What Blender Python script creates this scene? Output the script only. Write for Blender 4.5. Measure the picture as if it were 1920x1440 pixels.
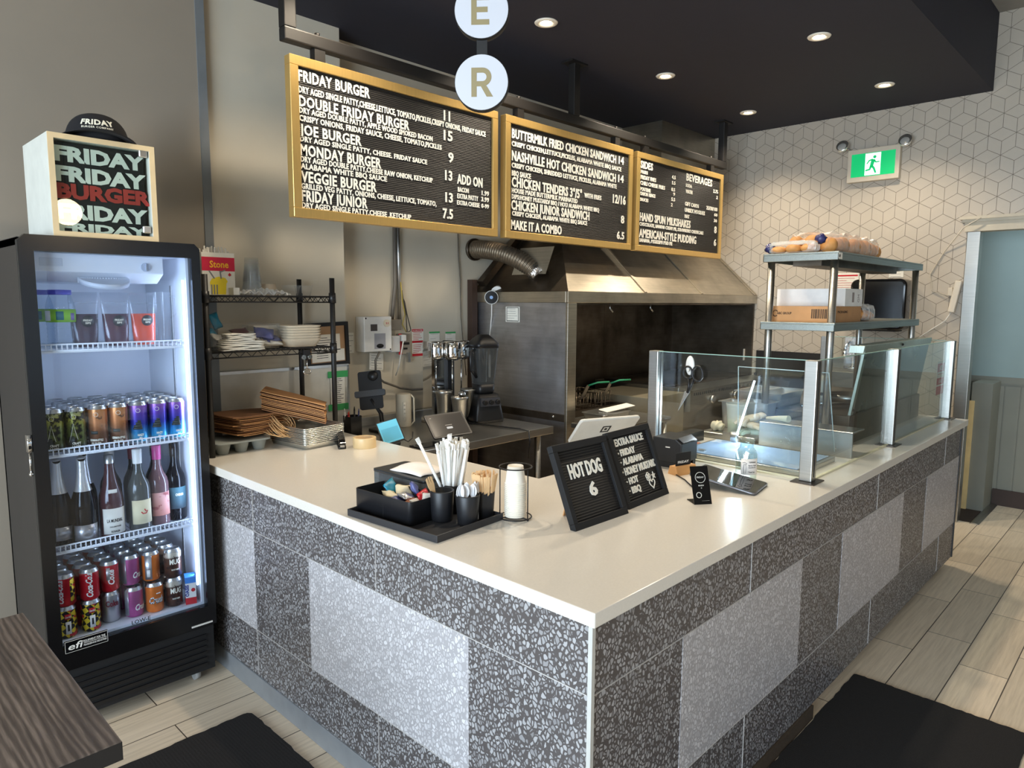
import bpy, bmesh, math, random
from mathutils import Matrix, Vector
for _o in list(bpy.data.objects): bpy.data.objects.remove(_o)
SC = bpy.context.scene
COL = SC.collection
PI = math.pi
# ---------------------------------------------------------------- camera
cam = bpy.data.cameras.new('camera'); cam.sensor_width = 36; cam.sensor_fit = 'HORIZONTAL'; cam.lens = 24.52
camo = bpy.data.objects.new('camera', cam); COL.objects.link(camo); SC.camera = camo
camo.matrix_world = Matrix(((0.69360704, 0.08048457, -0.71584321, -1.19298239),
                            (-0.72033677, 0.08428093, -0.68848505, -0.88889771),
                            (0.00491951, 0.99318627, 0.11643384, 1.599), (0, 0, 0, 1)))
cam.clip_start = 0.02
# ---------------------------------------------------------------- light
vs = SC.view_settings; vs.view_transform = 'Standard'; vs.look = 'None'; vs.gamma = 1; vs.use_curve_mapping = False
vs.exposure = 0.2
W = bpy.data.worlds.new('world'); SC.world = W; W.use_nodes = True
W.node_tree.nodes['Background'].inputs[0].default_value = (0.62, 0.75, 1.0, 1)
W.node_tree.nodes['Background'].inputs[1].default_value = 1.0
def area(name, loc, rot, sx, sy, power, col):
    l = bpy.data.lights.new(name, 'AREA'); l.shape = 'RECTANGLE'; l.size = sx; l.size_y = sy; l.energy = power; l.color = col
    o = bpy.data.objects.new(name, l); COL.objects.link(o); o.location = loc; o.rotation_euler = rot
    return o
# daylight through the shop window in the left wall, and the small lamp of the hallway
area('window_daylight', (-4.45, -0.6, 1.45), (0, -PI/2, 0), 2.2, 3.8, 345, (0.70, 0.85, 1.0))
area('front_window_daylight', (0.9, -4.25, 1.4), (PI/2, 0, 0), 3.6, 2.0, 2, (1.0, 0.95, 1.0))
area('hall_lamp', (5.05, -0.9, 3.0), (0, 0, 0), 0.3, 0.6, 17, (0.85, 0.95, 1.0))
# ---------------------------------------------------------------- helpers
def lin(c):
    def f(v):
        v /= 255.0
        return v/12.92 if v <= 0.04045 else ((v+0.055)/1.055)**2.4
    return (f(c[0]), f(c[1]), f(c[2]), 1)
MATS = {}
class N:
    """tiny node helper"""
    def __init__(s, name):
        s.m = bpy.data.materials.new(name); s.m.use_nodes = True; s.t = s.m.node_tree
        s.b = s.t.nodes['Principled BSDF']; s.out = s.t.nodes['Material Output']
    def n(s, typ, **kw):
        nd = s.t.nodes.new(typ)
        for k, v in kw.items(): setattr(nd, k, v)
        return nd
    def l(s, a, b): s.t.links.new(a, b)
    def coord(s, which='Object', scale=(1, 1, 1), loc=(0, 0, 0), rot=(0, 0, 0)):
        tc = s.n('ShaderNodeTexCoord'); mp = s.n('ShaderNodeMapping')
        mp.inputs['Scale'].default_value = scale; mp.inputs['Location'].default_value = loc; mp.inputs['Rotation'].default_value = rot
        s.l(tc.outputs[which], mp.inputs[0]); return mp.outputs[0]
    def noise(s, v, scale, detail=3, rough=.55):
        nd = s.n('ShaderNodeTexNoise'); nd.inputs['Scale'].default_value = scale; nd.inputs['Detail'].default_value = detail
        nd.inputs['Roughness'].default_value = rough; s.l(v, nd.inputs['Vector']); return nd.outputs[0]
    def ramp(s, f, stops, interp='LINEAR'):
        r = s.n('ShaderNodeValToRGB'); r.color_ramp.interpolation = interp
        e = r.color_ramp.elements
        while len(e) < len(stops): e.new(.5)
        for i, (p, c) in enumerate(stops):
            e[i].position = p; e[i].color = c if len(c) == 4 else lin(c)
        s.l(f, r.inputs[0]); return r.outputs[0]
    def math(s, op, a, b=None):
        nd = s.n('ShaderNodeMath', operation=op)
        for i, x in enumerate((a, b)):
            if x is None: continue
            if isinstance(x, (int, float)): nd.inputs[i].default_value = x
            else: s.l(x, nd.inputs[i])
        return nd.outputs[0]
    def mix(s, f, a, b, typ='MIX'):
        nd = s.n('ShaderNodeMix', data_type='RGBA', blend_type=typ)
        for i, x in ((0, f), (6, a), (7, b)):
            if isinstance(x, (int, float)): nd.inputs[i].default_value = x
            elif isinstance(x, tuple): nd.inputs[i].default_value = x if len(x) == 4 else lin(x)
            else: s.l(x, nd.inputs[i])
        return nd.outputs[2]
    def bump(s, h, strength=.3, dist=.002):
        b = s.n('ShaderNodeBump'); b.inputs['Strength'].default_value = strength; b.inputs['Distance'].default_value = dist
        s.l(h, b.inputs['Height']); s.l(b.outputs[0], s.b.inputs['Normal'])
    def base(s, c):
        if isinstance(c, tuple): s.b.inputs['Base Color'].default_value = c if len(c) == 4 else lin(c)
        else: s.l(c, s.b.inputs['Base Color'])
    def set(s, **k):
        for a, v in k.items(): s.b.inputs[a.replace('_', ' ')].default_value = v
        return s
def P(name, col, rough=.5, metal=0.0, var=0.06, vs_=14.0, bump=0.0, bs=60.0, bd=.001, emit=0.0, coat=0.0, **kw):
    """plain procedural material: colour with a little noise variation, optional bump"""
    if name in MATS: return MATS[name]
    k = N(name); v = k.coord()
    c = lin(col)
    if var > 0:
        f = k.noise(v, vs_, 4)
        k.base(k.ramp(f, [(.3, tuple(x*(1-var) for x in c[:3])+(1,)), (.7, tuple(min(1, x*(1+var)) for x in c[:3])+(1,))]))
    else: k.base(c)
    k.set(Roughness=rough, Metallic=metal)
    if bump: k.bump(k.noise(v, bs, 3), bump, bd)
    if coat: k.b.inputs['Coat Weight'].default_value = coat
    if emit:
        k.b.inputs['Emission Color'].default_value = c; k.b.inputs['Emission Strength'].default_value = emit
    MATS[name] = k.m; return k.m
def glass(name, tint=(255, 255, 255), refl=.9, ior=1.45, rough=.0, haze=0.0):
    if name in MATS: return MATS[name]
    k = N(name); t = k.t
    tr = k.n('ShaderNodeBsdfTransparent'); tr.inputs[0].default_value = lin(tint)
    gl = k.n('ShaderNodeBsdfGlossy'); gl.inputs['Roughness'].default_value = rough; gl.inputs[0].default_value = (refl, refl, refl, 1)
    lw = k.n('ShaderNodeLayerWeight'); f0 = ((ior-1)/(ior+1))**2
    pw = k.math('POWER', lw.outputs['Facing'], 5.0); sc = k.math('MULTIPLY', pw, .8); fr_ = k.math('ADD', sc, f0)
    mx = k.n('ShaderNodeMixShader'); k.l(fr_, mx.inputs[0]); k.l(tr.outputs[0], mx.inputs[1]); k.l(gl.outputs[0], mx.inputs[2])
    last = mx.outputs[0]
    if haze:
        df = k.n('ShaderNodeBsdfDiffuse'); df.inputs[0].default_value = lin((235, 240, 240))
        m2 = k.n('ShaderNodeMixShader'); m2.inputs[0].default_value = haze
        k.l(last, m2.inputs[1]); k.l(df.outputs[0], m2.inputs[2]); last = m2.outputs[0]
    k.l(last, k.out.inputs[0]); MATS[name] = k.m; return k.m
def brushed(name, col, rough=.32, scale=(3, 3, 160), var=.12, dirt=0.0):
    if name in MATS: return MATS[name]
    k = N(name); v = k.coord(scale=scale)
    f = k.noise(v, 2.2, 4)
    c = lin(col)
    cc = k.ramp(f, [(.25, tuple(x*(1-var) for x in c[:3])+(1,)), (.75, tuple(min(1, x*(1+var)) for x in c[:3])+(1,))])
    v2 = k.coord(); big = k.noise(v2, 3.0, 5)
    if dirt: cc = k.mix(k.ramp(big, [(.42, (0, 0, 0, 1)), (.68, (dirt, dirt, dirt, 1))]), cc, (58, 48, 36))
    k.base(cc); k.set(Metallic=1.0)
    r = k.math('MULTIPLY_ADD', big, .22); k.t.nodes[-1].inputs[2].default_value = rough-.1
    k.l(r, k.b.inputs['Roughness'])
    k.bump(f, .05, .001); MATS[name] = k.m; return k.m

def mwb(o):
    m = o.matrix_basis.copy()
    while o.parent: o = o.parent; m = o.matrix_basis @ m
    return m
class B:
    """mesh builder; everything added lands in ONE mesh"""
    def __init__(s): s.bm = bmesh.new(); s.uv = None
    def face(s, pts, mi=0, sm=False):
        f = s.bm.faces.new([s.bm.verts.new(p) for p in pts]); f.material_index = mi; f.smooth = sm; return f
    def box(s, x0, x1, y0, y1, z0, z1, mi=0, M=None):
        v = [Vector((x, y, z)) for z in (z0, z1) for y in (y0, y1) for x in (x0, x1)]
        if M is not None: v = [M @ p for p in v]
        v = [s.bm.verts.new(p) for p in v]
        for q in ((0, 2, 3, 1), (4, 5, 7, 6), (0, 1, 5, 4), (2, 6, 7, 3), (0, 4, 6, 2), (1, 3, 7, 5)):
            f = s.bm.faces.new([v[i] for i in q]); f.material_index = mi
        return s
    def prism(s, pts, ext, mi=0, M=None, sm=False):
        """polygon pts (3D, ordered) extruded by vector ext"""
        ext = Vector(ext); a = [Vector(p) for p in pts]; b = [p+ext for p in a]
        if M is not None: a = [M @ p for p in a]; b = [M @ p for p in b]
        a = [s.bm.verts.new(p) for p in a]; b = [s.bm.verts.new(p) for p in b]
        n = len(a)
        for vs_ in (a[::-1], b):
            f = s.bm.faces.new(vs_); f.material_index = mi
        for i in range(n):
            f = s.bm.faces.new((a[i], a[(i+1) % n], b[(i+1) % n], b[i])); f.material_index = mi; f.smooth = sm
        return s
    def rbox(s, x0, x1, y0, y1, z0, z1, r, mi=0, seg=4, M=None, taper=0.0, open_=False):
        """box with rounded vertical corners; taper shrinks the bottom"""
        def ring(x0, x1, y0, y1, z):
            pts = []
            for cx, cy, a0 in ((x1-r, y1-r, 0), (x0+r, y1-r, PI/2), (x0+r, y0+r, PI), (x1-r, y0+r, 1.5*PI)):
                for i in range(seg+1):
                    a = a0+PI/2*i/seg; pts.append(Vector((cx+r*math.cos(a), cy+r*math.sin(a), z)))
            return pts
        s.loft([ring(x0+taper, x1-taper, y0+taper, y1-taper, z0), ring(x0, x1, y0, y1, z1)], mi, M, cap=(True, not open_), sm=True); return s
    def loft(s, rings, mi=0, M=None, cap=(True, True), sm=True, closed=True):
        R = []
        for ring in rings: R.append([s.bm.verts.new(M @ Vector(p) if M is not None else Vector(p)) for p in ring])
        n = len(R[0])
        for a, b in zip(R, R[1:]):
            for i in range(n if closed else n-1):
                f = s.bm.faces.new((a[i], a[(i+1) % n], b[(i+1) % n], b[i])); f.material_index = mi; f.smooth = sm
        if cap[0]:
            f = s.bm.faces.new(R[0][::-1]); f.material_index = mi
        if cap[1]:
            f = s.bm.faces.new(R[-1]); f.material_index = mi
        return s
    def cyl(s, p0, p1, r, r2=None, seg=16, mi=0, caps=True, M=None):
        p0 = Vector(p0); p1 = Vector(p1); r2 = r if r2 is None else r2
        d = (p1-p0).normalized(); u = d.orthogonal().normalized(); w = d.cross(u)
        rg = lambda p, q: [p+(u*math.cos(2*PI*i/seg)+w*math.sin(2*PI*i/seg))*q for i in range(seg)]
        return s.loft([rg(p0, r), rg(p1, r2)], mi, M, (caps, caps))
    def lathe(s, prof, c=(0, 0, 0), seg=24, mi=0, M=None, cap=(True, True)):
        rings = [[Vector((c[0]+max(r, 1e-5)*math.cos(2*PI*i/seg), c[1]+max(r, 1e-5)*math.sin(2*PI*i/seg), c[2]+z)) for i in range(seg)] for r, z in prof]
        return s.loft(rings, mi, M, cap)
    def tube(s, path, r, seg=8, mi=0, closed=False, caps=True, M=None):
        pts = [Vector(p) for p in path]; n = len(pts); rings = []; u = None
        for i, p in enumerate(pts):
            if closed: d = (pts[(i+1) % n]-pts[i-1])
            else: d = pts[min(i+1, n-1)]-pts[max(i-1, 0)]
            d.normalize()
            u = d.orthogonal().normalized() if u is None else (u-d*u.dot(d)).normalized()
            w = d.cross(u); rr = r(i/(n-1)) if callable(r) else r
            rings.append([p+(u*math.cos(2*PI*k/seg)+w*math.sin(2*PI*k/seg))*rr for k in range(seg)])
        if closed: rings.append(rings[0])
        return s.loft(rings, mi, M, (caps and not closed, caps and not closed))
    def sphere(s, c, r, seg=16, mi=0, M=None, sc=(1, 1, 1), a0=0.0, a1=PI):
        n = seg//2; rings = []
        for j in range(n+1):
            a = a0+(a1-a0)*j/n
            rings.append([Vector((c[0]+sc[0]*max(r*math.sin(a), 1e-5)*math.cos(2*PI*i/seg), c[1]+sc[1]*max(r*math.sin(a), 1e-5)*math.sin(2*PI*i/seg), c[2]-sc[2]*r*math.cos(a))) for i in range(seg)])
        return s.loft(rings, mi, M)
    def grid(s, fn, nu, nv, mi=0, sm=True, th=0.0):
        """surface fn(u,v)->point, optionally a thin solid"""
        V = [[s.bm.verts.new(fn(i/nu, j/nv)) for j in range(nv+1)] for i in range(nu+1)]
        F = []
        for i in range(nu):
            for j in range(nv):
                f = s.bm.faces.new((V[i][j], V[i+1][j], V[i+1][j+1], V[i][j+1])); f.material_index = mi; f.smooth = sm; F.append(f)
        if th:
            s.bm.normal_update(); bmesh.ops.solidify(s.bm, geom=F, thickness=th)
        return s
    def text(s, txt, o, xd, yd, h, w=None, d=.001, mi=0, bold=.0, asp=.8, shear=0.0, fn=None, center=False, sp=1.0):
        """raised lettering: baseline-left o, directions xd/yd, cap height h, overall width w"""
        V, F, tw = text_geo(txt, bold, sp)
        sx = (w/tw) if w else h*asp
        o = Vector(o); xd = Vector(xd); yd = Vector(yd); nd = xd.cross(yd)
        off = -tw*sx/2 if center else 0
        vv = []
        for x, y, z in V:
            X = x*sx+shear*y*h+off; Y = y*h
            p = fn(X, Y, z*d) if fn else o+xd*X+yd*Y+nd*(z*d)
            vv.append(s.bm.verts.new(p))
        for f in F:
            try:
                q = s.bm.faces.new([vv[i] for i in f]); q.material_index = mi
            except ValueError: pass
        return s
    def bevel(s, w, seg=2, ang=.6):
        s.bm.normal_update()
        e = [e for e in s.bm.edges if len(e.link_faces) == 2 and e.calc_face_angle(0) > ang]
        bmesh.ops.bevel(s.bm, geom=e, offset=w, segments=seg, affect='EDGES', clamp_overlap=True, profile=.6); return s
    def obj(s, name, mats, parent=None, label=None, world=False):
        if parent is not None and world:
            s.bm.transform(mwb(parent).inverted())
        bmesh.ops.recalc_face_normals(s.bm, faces=s.bm.faces)
        me = bpy.data.meshes.new(name); s.bm.to_mesh(me); s.bm.free()
        for m in (mats if isinstance(mats, (list, tuple)) else [mats]): me.materials.append(m)
        o = bpy.data.objects.new(name, me); COL.objects.link(o)
        if parent is not None: o.parent = parent
        if label: o['label'] = label
        return o
_TG = {}
def text_geo(txt, bold, sp=1.0):
    key = (txt, bold, sp)
    if key in _TG: return _TG[key]
    c = bpy.data.curves.new('lettering', 'FONT'); c.body = txt; c.size = 1; c.extrude = .5; c.offset = bold; c.resolution_u = 2; c.space_character = sp
    o = bpy.data.objects.new('lettering', c)
    me = bpy.data.meshes.new_from_object(o)
    cap = .729
    V = [(v.co.x, v.co.y/cap, v.co.z+.5) for v in me.vertices]
    x0 = min(v[0] for v in V); x1 = max(v[0] for v in V)
    V = [(v[0]-x0, v[1], v[2]) for v in V]
    F = [tuple(p.vertices) for p in me.polygons]
    bpy.data.meshes.remove(me); bpy.data.objects.remove(o); bpy.data.curves.remove(c)
    _TG[key] = (V, F, x1-x0); return _TG[key]
def tag(o, label=None, cat=None, group=None, kind=None):
    if label: o['label'] = label
    if cat: o['category'] = cat
    if group: o['group'] = group
    if kind: o['kind'] = kind
    return o
def T(name, label, cat, loc=(0, 0, 0), rz=0.0, group=None, rx=0.0, ry=0.0):
    o = bpy.data.objects.new(name, None); COL.objects.link(o); o.empty_display_size = .05
    o.location = loc; o.rotation_euler = (rx, ry, rz); return tag(o, label, cat, group)
def dup(root, loc, rz=None, label=None, group=None):
    r = root.copy(); COL.objects.link(r); r.location = loc
    if rz is not None: r.rotation_euler.z = rz
    if label: r['label'] = label
    if group: r['group'] = group
    for ch in list(root.children):
        c = ch.copy(); COL.objects.link(c); c.parent = r
        for g in list(ch.children):
            d = g.copy(); COL.objects.link(d); d.parent = c
    return r
ORD = ['first', 'second', 'third', 'fourth', 'fifth', 'sixth', 'seventh', 'eighth', 'ninth', 'tenth', 'eleventh', 'twelfth', 'thirteenth', 'fourteenth', 'fifteenth', 'sixteenth', 'seventeenth', 'eighteenth', 'nineteenth', 'twentieth']
def up_from_bottom(k, n):
    return 'topmost' if k == n-1 else 'bottom one' if k == 0 else ORD[k]+' from the bottom'
def S(o): o['kind'] = 'structure'; return o
rnd = random.Random(7)
# ---------------------------------------------------------------- shared materials
m_steel = brushed('stainless steel', (176, 174, 168))
m_steelh = brushed('stainless steel horizontal grain', (176, 174, 168), scale=(3, 160, 160))
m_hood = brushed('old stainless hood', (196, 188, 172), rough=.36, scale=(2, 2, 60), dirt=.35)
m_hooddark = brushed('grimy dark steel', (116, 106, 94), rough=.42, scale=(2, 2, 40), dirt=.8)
m_chrome = P('chrome', (215, 215, 215), .08, 1.0, var=0)
m_alu = P('aluminium', (200, 200, 198), .3, 1.0)
m_black = P('black plastic', (18, 18, 20), .42)
m_blackm = P('matte black', (20, 20, 22), .7)
m_blackg = P('gloss black', (10, 10, 12), .12, var=0)
m_bpow = P('black powder coat', (22, 20, 19), .5)
m_white = P('white plastic', (228, 226, 220), .45)
m_paper = P('white paper', (232, 228, 216), .9)
m_ink = P('printed ink', (28, 26, 26), .8, var=0)
m_gray = P('grey plastic', (120, 120, 118), .5)
m_letter = P('cream letter plastic', (246, 240, 226), .5, var=0)
m_redink = P('red print', (190, 30, 40), .7, var=0)
m_greentape = P('green painter tape', (60, 160, 90), .7)
m_glass = glass('clear glass', (244, 250, 247))
m_acr = glass('clear acrylic', (250, 252, 252))
m_clearp = glass('clear plastic', (251, 252, 253), haze=.035, rough=.1)
# ================================================================ setting
def mk_terrazzo(name, chipA, chipB, grout, keep=.06):
    k = N(name)
    tc = k.coord(scale=(1, 1, .78), rot=(.5, .35, 0))
    nz = k.n('ShaderNodeTexNoise'); nz.inputs['Scale'].default_value = 45; k.l(tc, nz.inputs['Vector'])
    off = k.n('ShaderNodeVectorMath', operation='SCALE'); k.l(nz.outputs['Color'], off.inputs[0]); off.inputs['Scale'].default_value = .012
    add = k.n('ShaderNodeVectorMath', operation='ADD'); k.l(tc, add.inputs[0]); k.l(off.outputs[0], add.inputs[1])
    ve = k.n('ShaderNodeTexVoronoi', feature='DISTANCE_TO_EDGE'); ve.inputs['Scale'].default_value = 84; k.l(add.outputs[0], ve.inputs['Vector'])
    vc = k.n('ShaderNodeTexVoronoi', feature='F1'); vc.inputs['Scale'].default_value = 84; k.l(add.outputs[0], vc.inputs['Vector'])
    sep = k.n('ShaderNodeSeparateColor'); k.l(vc.outputs['Color'], sep.inputs[0])
    chip = k.ramp(sep.outputs[0], [(0.0, chipB), (.5, chipA), (1.0, tuple(min(255, c*1.08) for c in chipA))])
    thr = k.math('MULTIPLY_ADD', sep.outputs[1], .12); k.t.nodes[-1].inputs[2].default_value = keep
    msk = k.math('GREATER_THAN', ve.outputs['Distance'], thr)
    k.base(k.mix(msk, grout, chip)); k.set(Roughness=.42)
    return k.m
m_terd = mk_terrazzo('dark terrazzo', (158, 157, 158), (128, 126, 127), (84, 79, 78), .095)
m_terl = mk_terrazzo('light terrazzo', (200, 198, 200), (186, 184, 186), (166, 163, 165), .08)
def mk_floor():
    k = N('whitewashed plank tile'); v = k.coord(loc=(.29, .1, 0))
    br = k.n('ShaderNodeTexBrick'); br.offset = .36; br.offset_frequency = 2
    for a, b in (('Scale', 1), ('Mortar Size', .0022), ('Brick Width', .72), ('Row Height', .1845), ('Bias', 0), ('Mortar Smooth', .1)): br.inputs[a].default_value = b
    br.inputs['Color1'].default_value = lin((238, 220, 194)); br.inputs['Color2'].default_value = lin((214, 198, 174)); br.inputs['Mortar'].default_value = lin((84, 72, 60))
    k.l(v, br.inputs['Vector'])
    g = k.noise(k.coord(scale=(1.2, 26, 1)), 3.0, 6, .65)
    gr = k.ramp(g, [(.3, (.74, .72, .70, 1)), (.6, (1, 1, 1, 1))])
    k.base(k.mix(.8, br.outputs[0], gr, 'MULTIPLY')); k.set(Roughness=.42)
    k.bump(k.math('SUBTRACT', 1.0, br.outputs['Fac']), .5, .002)
    return k.m
m_floor = mk_floor()
m_beige = P('beige wall paint', (196, 188, 170), .75, var=.05, vs_=2.5, bump=.08, bs=90)
m_brown = P('taupe wall paint', (140, 130, 116), .8, var=.04, vs_=2.0, bump=.08, bs=120)
m_navy = P('dark ceiling paint', (34, 34, 47), .78, var=.04)
m_ceil = P('warm grey ceiling paint', (150, 145, 136), .8)
m_tile = P('white ceramic tile', (186, 176, 161), .32, var=.03, vs_=6)
m_grout = P('dark grout', (112, 103, 93), .9)
m_teal = P('pale teal paint', (160, 180, 178), .6, var=.05, vs_=2)
m_wains = P('grey green wainscot', (140, 140, 128), .6, var=.05, vs_=3)
m_dkbase = P('dark brown baseboard', (70, 56, 50), .7)
m_woodlit = P('lit pine jamb', (246, 214, 150), .6, var=.1, vs_=8)  # pine colour raised so the edge looks lit from the kitchen
# floor
S(B().box(-4.6, 5.6, -4.3, 2.75, -.06, 0).obj('floor', m_floor))
S(B().box(4.76, 5.15, .135, .9, 0, .003).obj('trim_1', P('dark threshold floor', (52, 38, 28), .8)))
b = B(); b.prism([(4.73, .075, 0), (4.73, .135, 0), (4.73, .12, .009), (4.73, .09, .009)], (.72, 0, 0)); S(b.obj('trim_2', m_steel))
# walls
S(B().box(.95, 4.75, 2.67, 2.75, 0, 3.57).obj('wall_back', m_beige))
S(B().box(.235, 1.003, 2.53, 2.75, 0, 3.57).obj('wall_back_pillar', m_beige))
S(B().box(-4.6, .235, 2.5, 2.75, 0, 3.57).obj('wall_back_left', m_brown))
S(B().box(.222, .262, 2.494, 2.535, .914, 3.57).obj('trim_3', P('metal corner guard', (112, 116, 118), .45)))
b = B(); b.box(-4.7, -4.6, -4.3, 2.75, 0, .35); b.box(-4.7, -4.6, -4.3, 2.75, 2.6, 3.57); b.box(-4.7, -4.6, -4.3, -2.55, .35, 2.6); b.box(-4.7, -4.6, 1.35, 2.75, .35, 2.6)
S(b.obj('wall_left', m_brown))
b = B()
for y0, y1 in ((-2.55, -2.49), (-.63, -.57), (1.29, 1.35)): b.box(-4.68, -4.62, y0, y1, .35, 2.6)
for z0, z1 in ((.35, .41), (2.54, 2.6)): b.box(-4.68, -4.62, -2.49, 1.29, z0, z1)
wn = S(b.obj('window_1', m_blackm)); B().box(-4.655, -4.647, -2.49, 1.29, .41, 2.54).obj('pane', m_glass, wn)
b = B(); b.box(-4.7, 5.6, -4.4, -4.3, 0, .4); b.box(-4.7, 5.6, -4.4, -4.3, 2.4, 3.57); b.box(-4.7, -.9, -4.4, -4.3, .4, 2.4); b.box(2.7, 5.6, -4.4, -4.3, .4, 2.4)
S(b.obj('wall_front', m_brown))
b = B(); b.box(-.9, -.84, -4.38, -4.32, .4, 2.4); b.box(2.64, 2.7, -4.38, -4.32, .4, 2.4); b.box(.87, .93, -4.38, -4.32, .4, 2.4); b.box(-.84, 2.64, -4.38, -4.32, .4, .46); b.box(-.84, 2.64, -4.38, -4.32, 2.34, 2.4)
wn = S(b.obj('window_2', m_blackm)); B().box(-.84, 2.64, -4.354, -4.346, .46, 2.34).obj('pane', m_glass, wn)
S(B().box(-4.7, 5.6, -4.4, 2.75, 3.57, 3.65).obj('ceiling', m_ceil))
S(B().box(0.0, 4.705, .2, 2.669, 3.06, 3.569).obj('ceiling_soffit', m_navy))
# tiled right wall: rhombus tiles set on a grout plane, cut round the doorway
def tiled(y0, y1, z0, z1):
    bm = bmesh.new(); a = .1607; e = a/math.sqrt(3); row = a*math.sqrt(3)/2; g = .0014
    for j in range(int((z0-2.9)/row)-1, int((z1-2.9)/row)+2):
        for i in range(-40, 40):
            y = .127+a*i+(a/2 if j % 2 else 0); z = 2.9+row*j
            if y < y0-a or y > y1+a: continue
            for d in (0, PI/3, 2*PI/3):
                c = Vector((0, y+a/2*math.cos(d), z+a/2*math.sin(d)))
                u = Vector((0, math.cos(d), math.sin(d))); w = Vector((0, -math.sin(d), math.cos(d)))
                p = [c+u*(a/2-g*2), c+w*(e/2-g*1.15), c-u*(a/2-g*2), c-w*(e/2-g*1.15)]
                bm.faces.new([bm.verts.new(q) for q in p])
    for co, no in (((0, y0, 0), (0, -1, 0)), ((0, y1, 0), (0, 1, 0)), ((0, 0, z0), (0, 0, -1)), ((0, 0, z1), (0, 0, 1))):
        bmesh.ops.bisect_plane(bm, geom=bm.verts[:]+bm.edges[:]+bm.faces[:], plane_co=co, plane_no=no, clear_outer=True)
    r = bmesh.ops.extrude_face_region(bm, geom=bm.faces[:])
    for v in r['geom']:
        if isinstance(v, bmesh.types.BMVert): v.co.x -= .0012
    for f in bm.faces: f.material_index = 1
    me = bpy.data.meshes.new('t'); bm.to_mesh(me); bm.free(); return me
b = B()
b.box(4.706, 4.78, -4.3, -.75, 0, 2.21)
for y0, y1, z0, z1 in ((.27, 2.67, 0, 3.57), (-4.3, .27, 2.21, 3.57)):
    b.box(4.706, 4.78, y0, y1, z0, z1)
    me = tiled(y0, y1, z0, z1); me.transform(Matrix.Translation((4.706, 0, 0)))
    nf = len(b.bm.faces); b.bm.from_mesh(me); bpy.data.meshes.remove(me)
S(b.obj('wall_right', [m_grout, m_tile]))
# doorway in the tiled wall: steel jamb, painted head trim
S(B().box(4.690, 4.785, .205, .285, 0, 2.112).bevel(.003).obj('trim_4', m_steel))
b = B(); b.box(4.675, 4.79, -.8, .30, 2.112, 2.175); b.box(4.66, 4.79, -.82, .315, 2.175, 2.195); b.box(4.645, 4.79, -.84, .33, 2.195, 2.215)
S(b.obj('trim_5', P('beige door trim', (196, 186, 166), .6)))
# hallway behind the doorway
b = B(); b.box(5.46, 5.6, -4.3, 1.4, 1.02, 3.57)
S(b.obj('wall_hall', m_teal))
b = B(); b.box(5.46, 5.6, -4.3, 1.4, 0, 1.0); b.box(5.45, 5.47, -4.3, 1.4, .98, 1.03)
for y in [-.95+.105*i for i in range(12)]: b.box(5.452, 5.47, y, y+.097, .12, .96)
S(b.obj('wall_hall_wainscot', m_wains))
S(B().box(5.435, 5.47, -4.3, .12, 0, .13).obj('baseboard_hall', m_dkbase))
S(B().box(5.14, 5.46, .125, .26, 0, 1.0).obj('wall_hall_return', m_wains))
S(B().box(5.12, 5.14, .235, .275, 0, .86).obj('trim_6', m_woodlit))
S(B().box(4.78, 5.6, 1.4, 1.5, 0, 3.57).obj('wall_hall_end', m_beige))
# ================================================================ service counter
def Lpoly(i0, ix, iy, x1, y1):
    return [(i0, i0), (x1, i0), (x1, iy), (ix, iy), (ix, y1), (i0, y1)]
ctr = T('service_counter', 'L-shaped service counter faced in dark and light terrazzo tiles', 'counter', (0, 0, 0))
B().prism([(x, y, .06) for x, y in Lpoly(.03, .79, .875, 3.66, 2.49)], (0, 0, .818)).obj('base', m_terd, ctr)
b = B(); b.prism([(x, y, 0) for x, y in Lpoly(.075, .75, .84, 3.6, 2.49)], (0, 0, .06)); b.obj('plinth', P('dark plinth', (40, 34, 30), .8), ctr)
B().box(.024, .075, .05, 2.49, 0, .085).bevel(.002, 1).obj('kick_strip', P('grey metal kick strip', (150, 154, 158), .42, .4), ctr, 'grey metal kick strip along the floor')
B().box(.05, 1.45, .024, .075, 0, .055).obj('kick_strip', P('worn kick strip', (78, 66, 54), .6), ctr)
def lpan(x0, x1, y0, y1): B().box(x0, x1, y0, y1, .282, .691).obj('light_panel', m_terl, ctr, 'light grey terrazzo panel')
lpan(.0285, .05, .446, 1.285); lpan(.0285, .05, 1.705, 2.45)
lpan(.442, 1.27, .0285, .05); lpan(1.678, 2.52, .0285, .05); lpan(2.94, 3.655, .0285, .05)
j = B()
for z in (.281, .6925): j.box(.0275, .04, .04, 2.45, z-.0012, z+.0012); j.box(.04, 3.655, .0275, .04, z-.0012, z+.0012)
for y in (.875, 1.705):
    j.box(.0275, .04, y-.001, y+.001, .0925, .281); j.box(.0275, .04, y-.001, y+.001, .6925, .878)
for x in (.85, 2.1, 3.3):
    j.box(x-.001, x+.001, .0278, .04, .07, .281); j.box(x-.001, x+.001, .0278, .04, .6925, .878)
j.obj('tile_joint', P('pale grout', (186, 182, 178), .8), ctr)
b = B(); b.box(.022, .034, .022, .034, .0, .877); b.obj('corner_trim', P('painted corner trim', (205, 205, 200), .45, .3), ctr, 'pale metal corner trim')
B().box(3.655, 3.668, .024, .12, .06, .878).obj('end_trim', P('dark end trim', (46, 46, 46), .4), ctr)
kt = N('cream quartz'); vv = kt.coord(); kt.base(kt.ramp(kt.noise(vv, 160, 2), [(.35, (223, 217, 206)), (.7, (227, 221, 210))])); kt.set(Roughness=.2); m_quartz = kt.m
b = B(); b.prism([(x, y, .878) for x, y in Lpoly(0, .806, .886, 3.682, 2.495)], (0, 0, .036)); b.bevel(.003)
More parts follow.
